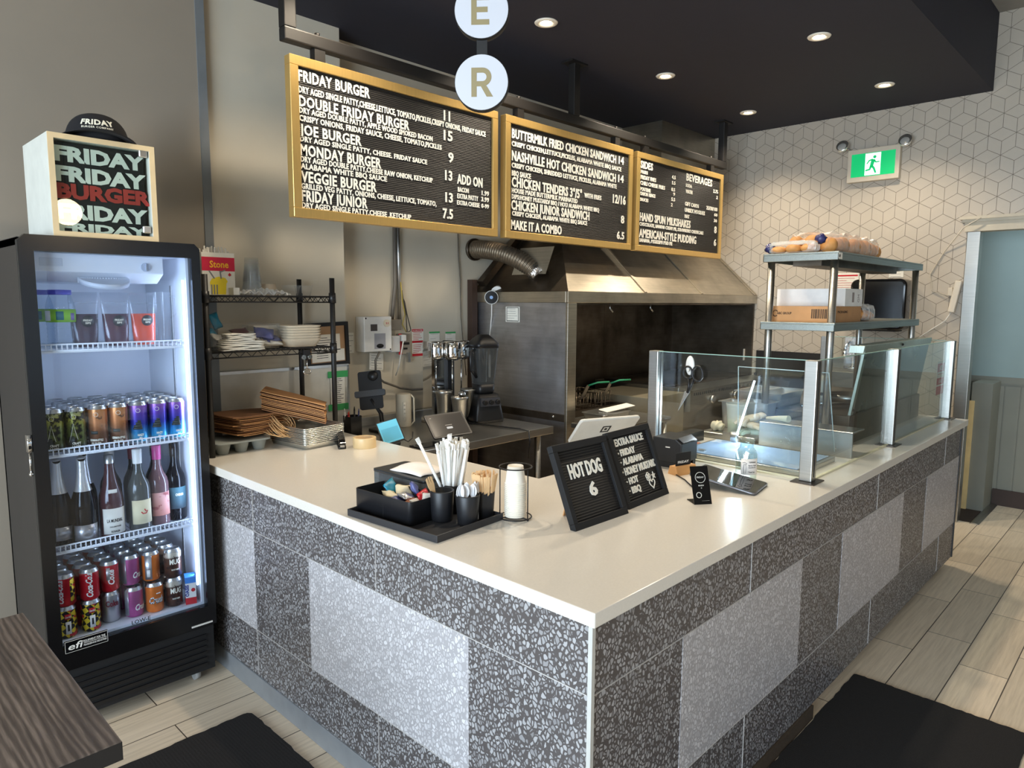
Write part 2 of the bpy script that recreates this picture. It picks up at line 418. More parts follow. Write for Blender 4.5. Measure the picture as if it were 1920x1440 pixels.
tag(b.obj('worktop', m_quartz), 'cream quartz worktop on the terrazzo counter', 'worktop')
# ================================================================ floor mats and table
def mat_mat():
    k = N('ribbed black carpet'); v = k.coord(); n1 = k.noise(v, 420, 3)
    wv = k.n('ShaderNodeTexWave'); wv.inputs['Scale'].default_value = 28; wv.inputs['Distortion'].default_value = .8; k.l(k.coord(rot=(0, 0, .0)), wv.inputs['Vector'])
    k.base(k.ramp(n1, [(.4, (22, 19, 17)), (.75, (44, 38, 35))])); k.set(Roughness=.95); k.bump(k.math('ADD', k.math('MULTIPLY', wv.outputs[1], .16), n1), .9, .004); return k.m
m_mat = mat_mat()
def matobj(x0, x1, y0, y1, r, label, ruf=.004, rz=0):
    b = B(); n = 40; pts = []
    rr = random.Random(3)
    def edge(ax, ay, bx, by, n):
        for i in range(n): t = i/n; pts.append((ax+(bx-ax)*t, ay+(by-ay)*t))
    for cx, cy, a0, nx, ny in ((x1-r, y1-r, 0, x0+r, y1), (x0+r, y1-r, PI/2, x0, y0+r), (x0+r, y0+r, PI, x1-r, y0), (x1-r, y0+r, 1.5*PI, x1, y1-r)):
        for i in range(6): a = a0+PI/2*i/5; pts.append((cx+r*math.cos(a), cy+r*math.sin(a)))
        ex, ey = pts[-1]; edge(ex+(nx-ex)/n, ey+(ny-ey)/n, nx, ny, n-1)
    pp = [(x+rr.uniform(-ruf, ruf), y+rr.uniform(-ruf, ruf), 0) for x, y in pts]
    b.prism(pp, (0, 0, .009)); o = b.obj('floor_mat', m_mat); o.location = (0, 0, .0003); return tag(o, label, 'mat')
matobj(-.95, -.055, .3, 1.615, .03, 'black ribbed floor mat with rounded corners below the drinks fridge', .003)
matobj(.45, 1.9, -.60, .018, .012, 'plain black floor mat beside the long side of the counter', .003)
def mk_wood():
    k = N('dark grained table laminate')
    wv = k.n('ShaderNodeTexWave', wave_type='BANDS', bands_direction='X'); wv.inputs['Scale'].default_value = 5.5; wv.inputs['Distortion'].default_value = 7; wv.inputs['Detail'].default_value = 3; wv.inputs['Detail Scale'].default_value = .9
    k.l(k.coord(scale=(4.2, .62, 1)), wv.inputs['Vector'])
    big = k.noise(k.coord(scale=(22, 1.4, 1)), 1.6, 6, .7)
    fine = k.noise(k.coord(scale=(170, 9, 1)), 1.5, 4)
    f = k.math('ADD', k.math('MULTIPLY', wv.outputs[1], .20), k.math('MULTIPLY', big, .80))
    c = k.ramp(f, [(.28, (62, 54, 50)), (.48, (88, 78, 72)), (.68, (128, 116, 107))])
    k.base(k.mix(.5, c, k.ramp(fine, [(.35, (.5, .48, .47, 1)), (.65, (1, 1, 1, 1))]), 'MULTIPLY')); k.set(Roughness=.45); k.bump(fine, .15, .001); return k.m
m_wood = mk_wood()
tb = T('dining_table', 'dark wood-grain dining table in front of the drinks fridge', 'table', (-1.25, .94, 0))
B().box(-1.9, -.805, .53, 1.335, .712, .75).bevel(.002, 1).obj('table_top', [m_wood], tb, world=True)
b = B()
for x0, x1, y0, y1 in ((-1.9, -.8045, .5295, .532), (-.807, -.8045, .53, 1.3355)): b.box(x0, x1, y0, y1, .711, .7475)
b.obj('edge_band', P('black edge band', (22, 19, 18), .6), tb, world=True)
B().cyl((-1.35, .93, .03), (-1.35, .93, .712), .04).obj('pedestal', m_bpow, tb, world=True)
b = B(); b.box(-1.62, -1.08, .9, .96, 0, .03); b.box(-1.38, -1.32, .65, 1.21, 0, .03); b.obj('foot', m_bpow, tb, world=True)
# ================================================================ recessed downlights
for i, (x, y, lb) in enumerate(((1.702, 1.66, 'recessed ceiling spotlight left, right of the round letter signs'), (2.871, .693, 'recessed ceiling spotlight nearest the soffit edge, front row'), (2.88, 1.666, 'recessed ceiling spotlight above the chicken sandwich menu board'),
        (4.04, .697, 'recessed ceiling spotlight above the green exit sign'), (4.072, 1.67, 'recessed ceiling spotlight above the sides and beverages board'), (.53, 1.66, ''), (1.70, .693, ''))):
    t = T('ceiling_light', lb or 'recessed ceiling spotlight out of view above the counter', 'ceiling light', (x, y, 3.06), group='recessed spotlights in the dark ceiling')
    B().lathe([(.058, -.0005), (.062, -.004), (.058, -.009), (.046, -.012), (.030, -.006), (.030, -.0005)], seg=32, cap=(False, False)).obj('trim_ring', P('cream trim', (236, 226, 208), .4, var=0), t)
    B().lathe([(.029, -.0008), (.024, -.005), (.0, -.007)], seg=20).obj('lamp', P('warm lamp', (255, 236, 205), .5, var=0, emit=22), t)
    l = bpy.data.lights.new('spot', 'SPOT'); l.energy = 52; l.color = (1, .85, .65); l.spot_size = 2.25; l.spot_blend = .75; l.shadow_soft_size = .035
    o = bpy.data.objects.new('beam', l); COL.objects.link(o); o.parent = t; o.location = (0, 0, -.03)
# pendant lamps of the dining area
for x, y, z, lb in ((.38, -1.45, 2.27, 'round warm pendant lamp above the aisle beside the long counter side'), (-2.1, 1.0, 2.35, 'round warm pendant lamp above the dining table'), (-2.6, -1.6, 2.35, 'round warm pendant lamp near the shop window')):
    t = T('pendant_lamp', lb, 'lamp', (x, y, z))
    B().sphere((0, 0, 0), .10, 24).obj('globe', P('warm globe', (255, 222, 176), .4, var=0, emit=30), t)
    b = B(); b.cyl((0, 0, .098), (0, 0, .14), .03, seg=16); b.cyl((0, 0, .14), (0, 0, 3.569-z), .004, seg=8); b.obj('cord', m_black, t)
# ================================================================ menu boards
m_gold = brushed('brushed gold', (224, 186, 114), rough=.34, scale=(60, 3, 3), var=.06); m_gold.node_tree.nodes['Principled BSDF'].inputs['Metallic'].default_value = .72
def mk_felt():
    k = N('ribbed letter board'); v = k.coord(); sx = k.n('ShaderNodeSeparateXYZ'); k.l(v, sx.inputs[0])
    w = k.math('SINE', k.math('MULTIPLY', sx.outputs[2], 2*PI/.0085))
    k.base(k.ramp(w, [(.0, (12, 11, 11)), (.9, (34, 31, 30))])); k.set(Roughness=.7); k.bump(w, .6, .003); return k.m
m_felt = mk_felt()
BT1 = [
 ('FRIDAY BURGER',0.035,0.406,0.570,0.047),
 ('DRY AGED SINGLE PATTY,CHEESE,LETTUCE, TOMATO,PICKLES,CRISPY ONIONS, FRIDAY SAUCE',0.037,1.146,0.522,0.028),
 ('DOUBLE FRIDAY BURGER',0.036,0.632,0.467,0.045),
 ('DRY AGED DOUBLE PATTY, APPLE WOOD SMOKED BACON',0.037,0.777,0.439,0.024),
 ('CRISPY ONIONS, FRIDAY SAUCE, CHEESE, TOMATO,PICKLES',0.041,0.836,0.406,0.025),
 ('JOE BURGER',0.036,0.355,0.350,0.044),
 ('DRY AGED SINGLE PATTY, CHEESE. FRIDAY SAUCE',0.036,0.741,0.321,0.023),
 ('MONDAY BURGER',0.038,0.462,0.264,0.047),
 ('DRY AGED DOUBLE PATTY,CHEESE RAW ONION, KETCHUP',0.036,0.775,0.236,0.024),
 ('ALABAMA WHITE BBQ SAUCE',0.036,0.494,0.207,0.024),
 ('VEGGIE BURGER',0.037,0.434,0.152,0.047),
 ('GRILLED VEG PATTY, ONIONS, CHEESE, LETTUCE, TOMATO,',0.038,0.799,0.123,0.024),
 ('FRIDAY JUNIOR',0.039,0.381,0.071,0.048),
 ('DRY AGED SINGLE PATTY,CHEESE .KETCHUP',0.038,0.636,0.042,0.024),
 ('11',0.852,0.894,0.556,0.050),
 ('15',0.851,0.910,0.460,0.050),
 ('9',0.881,0.916,0.355,0.049),
 ('13',0.859,0.907,0.262,0.050),
 ('13',0.860,0.910,0.152,0.049),
 ('7.5',0.842,0.910,0.069,0.050),
 ('ADD ON',0.941,1.123,0.254,0.050),
 ('BACON',0.946,1.022,0.213,0.024),
 ('1.99',1.118,1.171,0.214,0.024),
 ('EXTRA PATTY',0.942,1.091,0.179,0.025),
 ('3.99',1.115,1.171,0.181,0.024),
 ('EXTRA CHEESE',0.940,1.101,0.146,0.023),
 ('0-99',1.115,1.171,0.147,0.022),
]
BT2 = [
 ('BUTTERMILK FRIED CHICKEN SANDWICH',0.056,1.047,0.553,0.051),
 ('14',1.078,1.136,0.556,0.050),
 ('CRISPY CHICKEN,LETTUCE,PICKLES, ALABAMA WHITE BBQ SAUCE',0.056,1.109,0.509,0.027),
 ('NASHVILLE HOT CHICKEN SANDWICH',0.057,1.049,0.432,0.054),
 ('14',1.077,1.138,0.439,0.048),
 ('CRISPY CHICKEN, SHREDDED LETTUCE, PICKLES, ALABAMA WHITE',0.057,1.060,0.392,0.027),
 ('BBQ SAUCE',0.057,0.217,0.348,0.029),
 ('CHICKEN TENDERS 3°/5°',0.058,0.692,0.288,0.055),
 ('WITH FRIES',0.718,0.895,0.299,0.029),
 ('12/16',1.022,1.168,0.298,0.056),
 ('HOUSE MADE BUTTERMILK MARINATED',0.058,0.649,0.254,0.027),
 ('DIPS:HONEY MUSTARD/ BBQ / HOT/ ALABAMA WHITE BBQ',0.058,0.873,0.221,0.026),
 ('CHICKEN JUNIOR SANDWICH',0.055,0.772,0.161,0.054),
 ('8',1.119,1.156,0.173,0.051),
 ('CRISPY CHICKEN, ALABAMA WHITE BBQ SAUCE',0.062,0.751,0.128,0.026),
 ('MAKE IT A COMBO',0.053,0.499,0.052,0.052),
 ('6.5',1.077,1.160,0.067,0.049),
]
BT3 = [
 ('SIDES',0.054,0.207,0.566,0.050),
 ('FRIES',0.057,0.145,0.530,0.022),
 ('4.5',0.464,0.514,0.544,0.026),
 ('FRIDAY FRIES',0.057,0.252,0.492,0.027),
 ('5.5',0.466,0.513,0.504,0.025),
 ('CHILI CHEESE FRIES',0.056,0.373,0.453,0.027),
 ('8.5',0.461,0.511,0.457,0.024),
 ('POUTINE',0.058,0.186,0.413,0.025),
 ('9',0.488,0.513,0.426,0.023),
 ('ONION RINGS',0.056,0.249,0.382,0.025),
 ('5.5',0.465,0.515,0.386,0.025),
 ('SAUCES',0.058,0.160,0.343,0.023),
 ('2',0.462,0.483,0.346,0.024),
 ('BEVERAGES',0.668,1.063,0.558,0.054),
 ('SODA',0.662,0.752,0.510,0.025),
 ('2.75',1.087,1.163,0.515,0.027),
 ('WATER',0.665,0.767,0.465,0.027),
 ('2',1.140,1.163,0.471,0.026),
 ('GIFT CARDS',0.660,0.867,0.372,0.028),
 ('25/50/100',0.987,1.164,0.374,0.029),
 ('UNISEX HOODIES',0.660,0.964,0.326,0.030),
 ('60',1.116,1.168,0.334,0.024),
 ('HAT',0.662,0.729,0.281,0.026),
 ('30',1.114,1.165,0.288,0.024),
 ('HAND SPUN MILKSHAKES',0.060,0.750,0.210,0.056),
 ('8',1.127,1.164,0.202,0.054),
 ('CHOCOLATE, BANANA CREAM PIE, STRAWBERRY CHEESECAKE',0.058,0.952,0.175,0.025),
 ('AMERICAN-STYLE PUDDING',0.057,0.844,0.097,0.058),
 ('6',1.128,1.166,0.102,0.051),
 ('BANANA, MISSISSIPPI MUD PIE',0.062,0.496,0.064,0.026),
]
for x0, txts, lb in ((.357, BT1, 'gold-framed black menu board headed FRIDAY BURGER, leftmost of three'), (1.65, BT2, 'gold-framed black menu board headed BUTTERMILK FRIED CHICKEN SANDWICH, middle of three'), (2.933, BT3, 'gold-framed black menu board headed SIDES, rightmost of three')):
    t = T('menu_board', lb, 'menu board', (x0, 1.9, 1.96), group='gold framed menu boards')
    w, h, fw = 1.232, .668, .04
    b = B(); b.box(0, w, 0, .045, 0, fw); b.box(0, w, 0, .045, h-fw, h); b.box(0, fw, 0, .045, fw, h-fw); b.box(w-fw, w, 0, .045, fw, h-fw); b.bevel(.002, 1); b.obj('frame', m_gold, t)
    B().box(fw, w-fw, .012, .04, fw, h-fw).obj('letter_panel', m_felt, t)
    for s, a, c, z, hh in txts:
        B().text(s, (max(a, .043), .012, z), (1, 0, 0), (0, 0, 1), hh, w=(c-max(a, .043)), d=.003, bold=.026, sp=1.08).obj('lettering', m_letter, t)
# hanging rail of the boards
r = T('hanging_rail', 'black square-tube rail hung from the dark ceiling above the menu boards', 'rail', (2.3, 1.94, 2.69))
b = B(); b.box(.352, 4.262, 1.925, 1.975, 2.69, 2.745); b.bevel(.006); b.obj('crossbar', m_bpow, r, world=True)
for x in (.38, 2.3, 4.22):
    B().box(x-.028, x+.028, 1.925, 1.975, 2.745, 3.059).bevel(.004).obj('hanger_post', m_bpow, r, world=True)
    if x > 1: B().box(x-.075, x+.075, 1.905, 1.995, 3.05, 3.0599).obj('ceiling_plate', m_bpow, r, world=True)
for x in (.52, 1.42, 1.80, 2.74, 3.09, 4.03):
    b = B(); b.box(x-.026, x+.026, 1.93, 1.97, 2.6285, 2.69); q = b.obj('drop_bracket', m_bpow, r, world=True); B().cyl((x, 1.95, 2.744), (x, 1.95, 2.76), .012, seg=8).obj('bolt', m_bpow, q, world=True)
# round letter signs
sg = T('letter_sign', 'vertical strip of round white signs with gold letters E and R', 'sign', (.606, 1.0, 2.28), rz=math.radians(-50))
m_signw = P('white sign face', (206, 208, 215), .4, var=0); m_signg = P('gold letter', (150, 136, 98), .5, var=0)
b = B(); b.box(-.019, .019, .012, .02, .02, .78); b.obj('hanging_bar', m_bpow, sg)
for z, ch in ((.099, 'R'), (.344, 'E')):
    M = Matrix.Translation((0, 0, z))
    d = B().cyl((0, -.004, 0), (0, .03, 0), .097, seg=48, M=M).obj('disc', m_bpow, sg, 'black backed round disc')
    B().cyl((0, -.006, 0), (0, -.004, 0), .095, seg=48, M=M).obj('face', m_signw, d)
    b = B(); q = lambda pts: b.prism([(x-.036, -.006, z-.05+y) for x, y in pts], (0, -.0012, 0))
    if ch == 'E':
        q([(0, 0), (.019, 0), (.019, .1), (0, .1)])
        for y0_, w_ in ((0, .064), (.042, .058), (.082, .064)): q([(.019, y0_), (w_, y0_), (w_, y0_+.018), (.019, y0_+.018)])
    else:
        q([(0, 0), (.019, 0), (.019, .1), (0, .1)])
        out = [(.040+.032*math.sin(a), .068+.032*math.cos(a)) for a in [PI*i/14 for i in range(15)]]; inn = [(.040+.0145*math.sin(a), .068+.0145*math.cos(a)) for a in [PI*i/14 for i in range(15)]]
        for i in range(14): q([out[i], out[i+1], inn[i+1], inn[i]])
        q([(.019, .0825), (.040, .0825), (.040, .1), (.019, .1)]); q([(.019, .036), (.040, .036), (.040, .0535), (.019, .0535)])
        q([(.034, .036), (.054, .038), (.078, 0), (.055, 0)])
    b.obj('letter', m_signg, d)
# ================================================================ exhaust hood
hd = T('exhaust_hood', 'large stainless exhaust hood over the fryers in the back corner', 'exhaust hood', (3.4, 2.66, .5))
y0, xl, xr, zb, zt = 1.82, 2.11, 4.7035, 1.597, 1.668
b = B()   # lip
b.box(xl, xr, y0, y0+.02, zb, zt); b.box(xl, xl+.02, y0+.02, 2.667, zb, zt); b.bevel(.003, 1); b.obj('lip', m_hood, hd, world=True)
sl = .94   # rise per run
ty = 2.32; run = ty-y0; zz = zt+run*sl
b = B()
th = .012
def quadth(p, n):
    b.prism(p, n)
quadth([(xl, y0, zt), (xr, y0, zt), (xr, ty, zz), (xl+run, ty, zz)], (0, .01, -.012))
b.obj('canopy_front', m_hood, hd, world=True)
b = B()
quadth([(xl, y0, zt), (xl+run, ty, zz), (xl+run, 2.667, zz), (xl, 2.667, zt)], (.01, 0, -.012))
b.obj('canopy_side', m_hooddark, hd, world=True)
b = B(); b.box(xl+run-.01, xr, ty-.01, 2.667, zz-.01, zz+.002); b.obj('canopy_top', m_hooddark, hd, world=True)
for x in (2.954, 3.734, 4.66):
    p0 = Vector((x, y0, zt+.001)); p1 = Vector((x, ty, zz+.001)); w = .012 if x < 4 else .02
    b = B(); b.prism([p0+Vector((-w, -.001, 0)), p0+Vector((w, -.001, 0)), p1+Vector((w, -.001, 0)), p1+Vector((-w, -.001, 0))], (0, -.004, .005)); b.obj('seam', m_hood, hd, world=True)
B().box(2.127, 2.139, 1.84, 2.667, .02, zb).obj('side_panel', brushed('blue grey stainless', (200, 200, 204), rough=.40, scale=(2, 2, 30), dirt=.5), hd, 'dull stainless side panel with dark stains', world=True)
B().box(2.115, 2.20, 1.822, 1.842, .03, zb).bevel(.004).obj('corner_post', m_hood, hd, world=True)
B().box(2.112, 2.127, 1.84, 2.667, .86, .905).obj('rail', m_hooddark, hd, world=True)
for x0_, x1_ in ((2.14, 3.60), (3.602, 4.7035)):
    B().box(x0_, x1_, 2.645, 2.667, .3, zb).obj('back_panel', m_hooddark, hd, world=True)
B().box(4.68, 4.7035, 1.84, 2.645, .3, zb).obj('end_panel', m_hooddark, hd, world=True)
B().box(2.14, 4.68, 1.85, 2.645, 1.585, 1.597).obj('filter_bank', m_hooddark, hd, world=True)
B().prism([(2.108, 2.36, 1.80), (2.108, 2.06, 1.80), (2.108, 1.99, 1.97), (2.108, 2.28, 1.97)], (.002, 0, 0), M=Matrix.Translation((.09, .02, -.02))).obj('patch_plate', m_hood, hd, world=True)
for x in (2.72, 3.22):
    b = B(); b.tube([(x, 1.95, 1.585), (x, 1.95, 1.56), (x+.02, 1.94, 1.535)], .006, 8); b.obj('nozzle', m_alu, hd, world=True)
for y, z in ((2.5, .885), (1.93, .885)): B().sphere((2.113, y, z), .009, 10).obj('bolt', m_alu, hd, world=True)
tag(B().box(3.83, 4.7035, 2.28, 2.667, zz+.004, 3.059).obj('exhaust_duct', m_hood), 'square stainless duct rising from the hood into the ceiling', 'duct')
# inspection note on the hood side
def note(name, label, c, ux, uy, w, h, lines, head=None, headcol=None, cat='notice', tapes=0, frame=None, rows=9):
    """flat paper: c centre, ux right dir, uy up dir"""
    ux = Vector(ux).normalized(); uy = Vector(uy).normalized(); nz = ux.cross(uy)
    M = Matrix((ux, uy, nz)).transposed().to_4x4(); M.translation = Vector(c)
    t = T(name, label, cat, c); t.matrix_basis = M
    B().box(-w/2, w/2, -h/2, h/2, 0, .0012).obj('sheet', m_paper, t)
    if frame: 
        b = B(); b.box(-w*.44, w*.44, -h*.46, h*.46, .0012, .0016); b.obj('print', m_ink, t); b = B(); b.box(-w*.40, w*.40, -h*.42, h*.42, .0016, .0019); b.obj('sheet', m_paper, t)
    z0 = .002
    if head:
        for hz, hh, txt in head:
            hb = B(); hb.box(-w*.47, w*.47, h*hz-hh/2, h*hz+hh/2, .0013, .0017); hb.obj('header_band', headcol or m_ink, t)
            if txt: B().text(txt, (0, h*hz-hh*.28, .0018), (1, 0, 0), (0, 1, 0), hh*.55, w=None if len(txt) < 12 else w*.8, d=.0004, center=True).obj('lettering', m_white, t)
    b = B(); rr = random.Random(int(abs(c[0]*1000)+abs(c[2]*777)))
    for i in range(lines):
        y = h*.36-h*.76*i/max(1, lines-1); q = rr.uniform(.45, .78)
        if head and any(abs(y-h*hz) < hh*.7 for hz, hh, _ in head): continue
        b.box(-w*.38, -w*.38+w*q, y-h*.008, y+h*.008, z0, z0+.0003)
    if lines: b.obj('print', headcol or m_ink, t)
    for k in range(tapes): B().box(-w*.5, w*.5, h*.42, h*.56, .0013, .002).obj('tape', m_greentape, t, 'green tape')
    return t
note('inspection_notice', 'small framed inspection notice on the hood side panel', (2.126, 2.30, 1.52), (0, -1, 0), (0, 0, 1), .125, .10, 6, frame=True)
# flexible exhaust hose, bent from the wall down to the hood
m_hose = P('corrugated foil hose', (128, 114, 96), .42, .75, var=.2, vs_=40)
fh = T('flexible_duct', 'dirty corrugated foil hose running from the back wall to the hood side', 'hose', (2.12, 2.66, 1.93))
path = []
P0, P1, P2, P3 = Vector((2.115, 2.665, 1.955)), Vector((2.09, 2.50, 1.955)), Vector((2.14, 2.32, 1.925)), Vector((2.215, 2.18, 1.80))
NS = 120
for i in range(NS+1):
    t = i/NS; path.append(P0*(1-t)**3+P1*3*t*(1-t)**2+P2*3*t*t*(1-t)+P3*t**3)
B().tube(path, lambda t: .058+.0035*math.sin(t*2*PI*30), 20).obj('hose', m_hose, fh, world=True)
rr = random.Random(5)
b = B(); b.tube([P3-(P3-P2)*.12, P3, P3+Vector((.01, -.02, -.02))], .061, 24)
for v in b.bm.verts: v.co += Vector((rr.uniform(-.006, .006), rr.uniform(-.006, .006), rr.uniform(-.006, .006)))
b.obj('foil_wrap', P('crumpled foil', (225, 220, 215), .22, 1.0, bump=.8, bs=60, bd=.01), fh, 'bright crumpled foil end', world=True)
b = B(); b.tube([P0+Vector((0, -.002, 0)), P0+Vector((0, -.02, 0))], .075, 24); b.obj('wall_collar', m_hooddark, fh, world=True)
# dark beam leaning beside the hood and the pipes rising there
b = B(); b.prism([(2.125, 2.61, 1.705), (2.125, 2.55, 1.705), (2.52, 2.55, 2.076), (2.52, 2.61, 2.076)], (-.03, 0, .034)); tag(b.obj('gas_flue', m_hooddark), 'dark slanting metal flue behind the foil hose', 'flue')
# camera ball on the hood corner
tc = T('security_camera', 'round white security camera with dark lens disc at the hood corner', 'camera', (2.10, 2.47, 1.63), rz=math.radians(-47))
b = B(); b.cyl((0.045, .045, .04), (0.035, .0, .03), .043, seg=28); b.obj('wall_mount', m_white, tc)
b = B(); b.lathe([(.02, -.03), (.043, -.02), (.046, .01), (.046, .022), (.043, .026)], seg=28, M=Matrix.Translation((0, -.03, 0)) @ Matrix.Rotation(PI/2, 4, 'X')); b.obj('shell', m_white, tc)
b = B(); b.cyl((0, -.0562, 0), (0, -.0585, 0), .0415, seg=28); b.obj('lens_disc', m_blackg, tc)
b = B(); b.cyl((0, -.0586, 0), (0, -.059, 0), .012, seg=6); b.obj('indicator', P('camera glow', (120, 160, 210), .3, var=0), tc)
b = B(); b.tube([(0, -.01, -.045), (-.002, .02, -.12), (-.012, .05, -.22), (-.02, .06, -.30)], .004, 6); b.obj('cable', m_white, tc)
# dark corner pipe
tag(B().box(2.06, 2.11, 2.62, 2.667, .3, 1.75).obj('corner_channel', P('rusty dark channel', (66, 48, 38), .7)), 'dark brown steel channel between the wall and the hood panel', 'channel')
# ================================================================ back wall fittings
yb = 2.669
bx = T('control_box', 'white electrical control box with stickers on the kitchen wall', 'control box', (1.257, yb, 1.30))
B().box(1.16, 1.357, yb-.09, yb, 1.302, 1.51).bevel(.003, 1).obj('housing', m_white, bx, world=True)
for q in ((1.172, 1.50), (1.345, 1.312)): B().sphere((q[0], yb-.091, q[1]), .005, 8).obj('screw', m_ink, bx, world=True)
B().box(1.205, 1.252, yb-.0912, yb-.09, 1.425, 1.465).obj('sticker', P('dark sticker', (70, 64, 62), .6), bx, world=True)
b = B(); b.box(1.23, 1.31, yb-.0912, yb-.09, 1.318, 1.41); b.obj('sticker', P('grey sticker', (160, 160, 165), .6), bx, world=True)
b = B(); b.lathe([(.026, 0), (.001, .0006)], seg=24, M=Matrix.Translation((1.27, yb-.0916, 1.335)) @ Matrix.Diagonal((1, 1, .5, 1)) @ Matrix.Rotation(PI/2, 4, 'X')); b.obj('sticker', m_ink, bx, world=True)
B().cyl((1.318, yb-.09, 1.47), (1.318, yb-.1, 1.47), .022, seg=24).obj('outlet', P('ivory outlet', (226, 214, 190), .5), bx, world=True)
for dx in (-.006, .006): B().box(1.318+dx-.002, 1.318+dx+.002, yb-.1006, yb-.1, 1.464, 1.476).obj('slot', m_redink, bx, world=True)
tag(B().tube([(1.44, yb-.02, 2.3), (1.44, yb-.02, 1.70), (1.425, yb-.02, 1.60), (1.41, yb-.02, 1.47)], lambda t: .012, 10).obj('flexible_conduit', P('ribbed grey conduit', (118, 112, 104), .5, .4)), 'ribbed grey conduit beside the steel pipe on the kitchen wall', 'conduit')
tag(B().tube([(1.468, yb-.02, 2.3), (1.468, yb-.02, 1.48)], .011, 12).obj('steel_conduit', m_alu), 'straight steel conduit pipe down the kitchen wall', 'conduit')
jb = T('junction_box', 'grey metal junction box where the wall conduits end', 'junction box', (1.42, yb, 1.45))
B().box(1.375, 1.455, yb-.06, yb, 1.425, 1.49).bevel(.003, 1).obj('housing', P('galvanised grey', (128, 120, 108), .5, .5), jb, world=True)
for k in range(3):
    b = B(); x = 1.475+k*.008; b.tube([(x, yb-.03, 1.72-k*.05), (x+.008, yb-.035, 1.6), (x+.022, yb-.04, 1.52), (x-.006+k*.025, yb-.05, 1.46-k*.02), (x+.03, yb-.04, 1.41)], .0035, 6); b.obj('wire', P('dark wire', (60, 54, 44), .6) if k else P('yellow wire', (170, 150, 60), .6), jb, world=True)
ad = T('power_adapter', 'grey power adapter plugged in under the junction box', 'adapter', (1.40, yb, 1.30))
B().box(1.37, 1.435, yb-.07, yb, 1.29, 1.39).bevel(.006).obj('housing', P('pale grey plastic', (188, 188, 186), .5), ad, world=True)
ou = T('wall_outlet', 'cluttered wall outlet with white plug and red tag', 'outlet', (1.49, yb, 1.30))
B().box(1.455, 1.545, yb-.03, yb, 1.27, 1.40).bevel(.004).obj('cover', P('worn outlet cover', (150, 142, 130), .6), ou, world=True)
B().box(1.452, 1.475, yb-.034, yb-.03, 1.27, 1.40).obj('tag', m_redink, ou, world=True)
B().box(1.448, 1.48, yb-.075, yb-.035, 1.355, 1.395).bevel(.006).obj('plug', m_white, ou, world=True)
b = B(); b.tube([(1.46, yb-.07, 1.36), (1.445, yb-.07, 1.30), (1.437, yb-.05, 1.20), (1.435, yb-.02, 1.14)], .004, 6); b.obj('cable', m_white, ou, world=True)
b = B(); b.box(1.47, 1.535, yb-.032, yb-.03, 1.33, 1.345); b.box(1.49, 1.52, yb-.032, yb-.03, 1.30, 1.312); b.obj('print', m_ink, ou, world=True)
m_b = P('blue plug', (60, 80, 130), .5)
B().box(1.51, 1.53, yb-.05, yb-.03, 1.22, 1.28).obj('switch', m_alu, ou, world=True)
note('fire_poster', 'red and white fire instructions poster on the kitchen wall', (1.625, yb-.001, 1.338), (1, 0, 0), (0, 0, 1), .096, .18, 13, head=((.44, .017, 'IN CASE OF FIRE'), (.03, .014, ''), (-.44, .017, '')), headcol=m_redink, cat='poster')
note('taped_note', 'handwritten note hung with green tape behind the milkshake mixer', (1.765, yb-.001, 1.36), (1, 0, 0), (0, 0, 1), .09, .08, 3, tapes=1, cat='note')
note('taped_note', 'handwritten note hung with green tape between the mixer and the blender', (1.905, yb-.001, 1.355), (1, 0, 0), (0, 0, 1), .09, .08, 3, tapes=1, cat='note')
note('service_sheet', 'curled white form taped below the control box', (1.29, yb-.02, 1.235), (1, .1, -.12), (0.1, 0.1, 1), .11, .10, 6, cat='form')
note('service_sheet', 'pale paper on the wall between the black frame and the control box', (1.12, yb-.001, 1.355), (1, 0, 0), (0, 0, 1), .05, .12, 4, cat='form')
# cable along the wall
tag(B().tube([(1.26, yb-.10, 1.30), (1.235, yb-.09, 1.25), (1.25, yb-.07, 1.16), (1.32, yb-.05, 1.11), (1.46, yb-.03, 1.06), (1.56, yb-.03, 1.04), (1.72, yb-.03, 1.035)], .007, 8).obj('armoured_cable', P('grey armoured cable', (120, 114, 104), .5, .4)), 'grey armoured cable looping from the control box to the mixer', 'cable')
# cables near the hood corner
tag(B().tube([(1.965, yb-.012, 2.1), (1.97, yb-.012, 1.9), (1.985, yb-.012, 1.75), (1.99, yb-.012, 1.5), (2.02, yb-.03, 1.1)], .004, 6).obj('thin_cable', P('grey cable', (96, 88, 76), .6)), 'thin grey cable hanging down the wall left of the hood', 'cable')
# framed licence, memo board on pillar
yp = 2.529
fr = T('certificate_frame', 'black picture frame holding licences, leaning on the pillar wall', 'picture frame', (.88, yp, 1.24))
M = Matrix.Translation((.875, yp-.012, 1.363)) @ Matrix.Rotation(math.radians(-2), 4, 'Y')
b = B()
for q in ((-.132, .132, .1, .12), (-.132, .132, -.12, -.1)): b.box(q[0], q[1], -.012, .01, q[2], q[3], M=M)
for q in ((-.132, -.112), (.112, .132)): b.box(q[0], q[1], -.012, .01, -.1, .1, M=M)
b.obj('frame', m_black, fr, world=True)
B().box(-.112, .112, 0, .006, -.1, .1, M=M).obj('mount', P('kraft mount board', (176, 140, 104), .8), fr, world=True)
for q, nm in (((-.1, .08, -.035, .055)), 'a'), (((-.10, .105, -.095, -.03)), 'b'):
    B().box(q[0], q[1], -.003, 0, q[2], q[3], M=M).obj('certificate', m_paper, fr, world=True)
b = B()
for k in range(5): b.box(-.08, .0+.03*(k % 3), -.0036, -.003, .035-.013*k, .038-.013*k, M=M)
for k in range(3): b.box(-.07, .0, -.0036, -.003, -.05-.012*k, -.047-.012*k, M=M)
b.obj('print', m_ink, fr, world=True)
mb = T('whiteboard', 'white memo board leaning behind the wire rack on the counter', 'whiteboard', (.63, yp, .92))
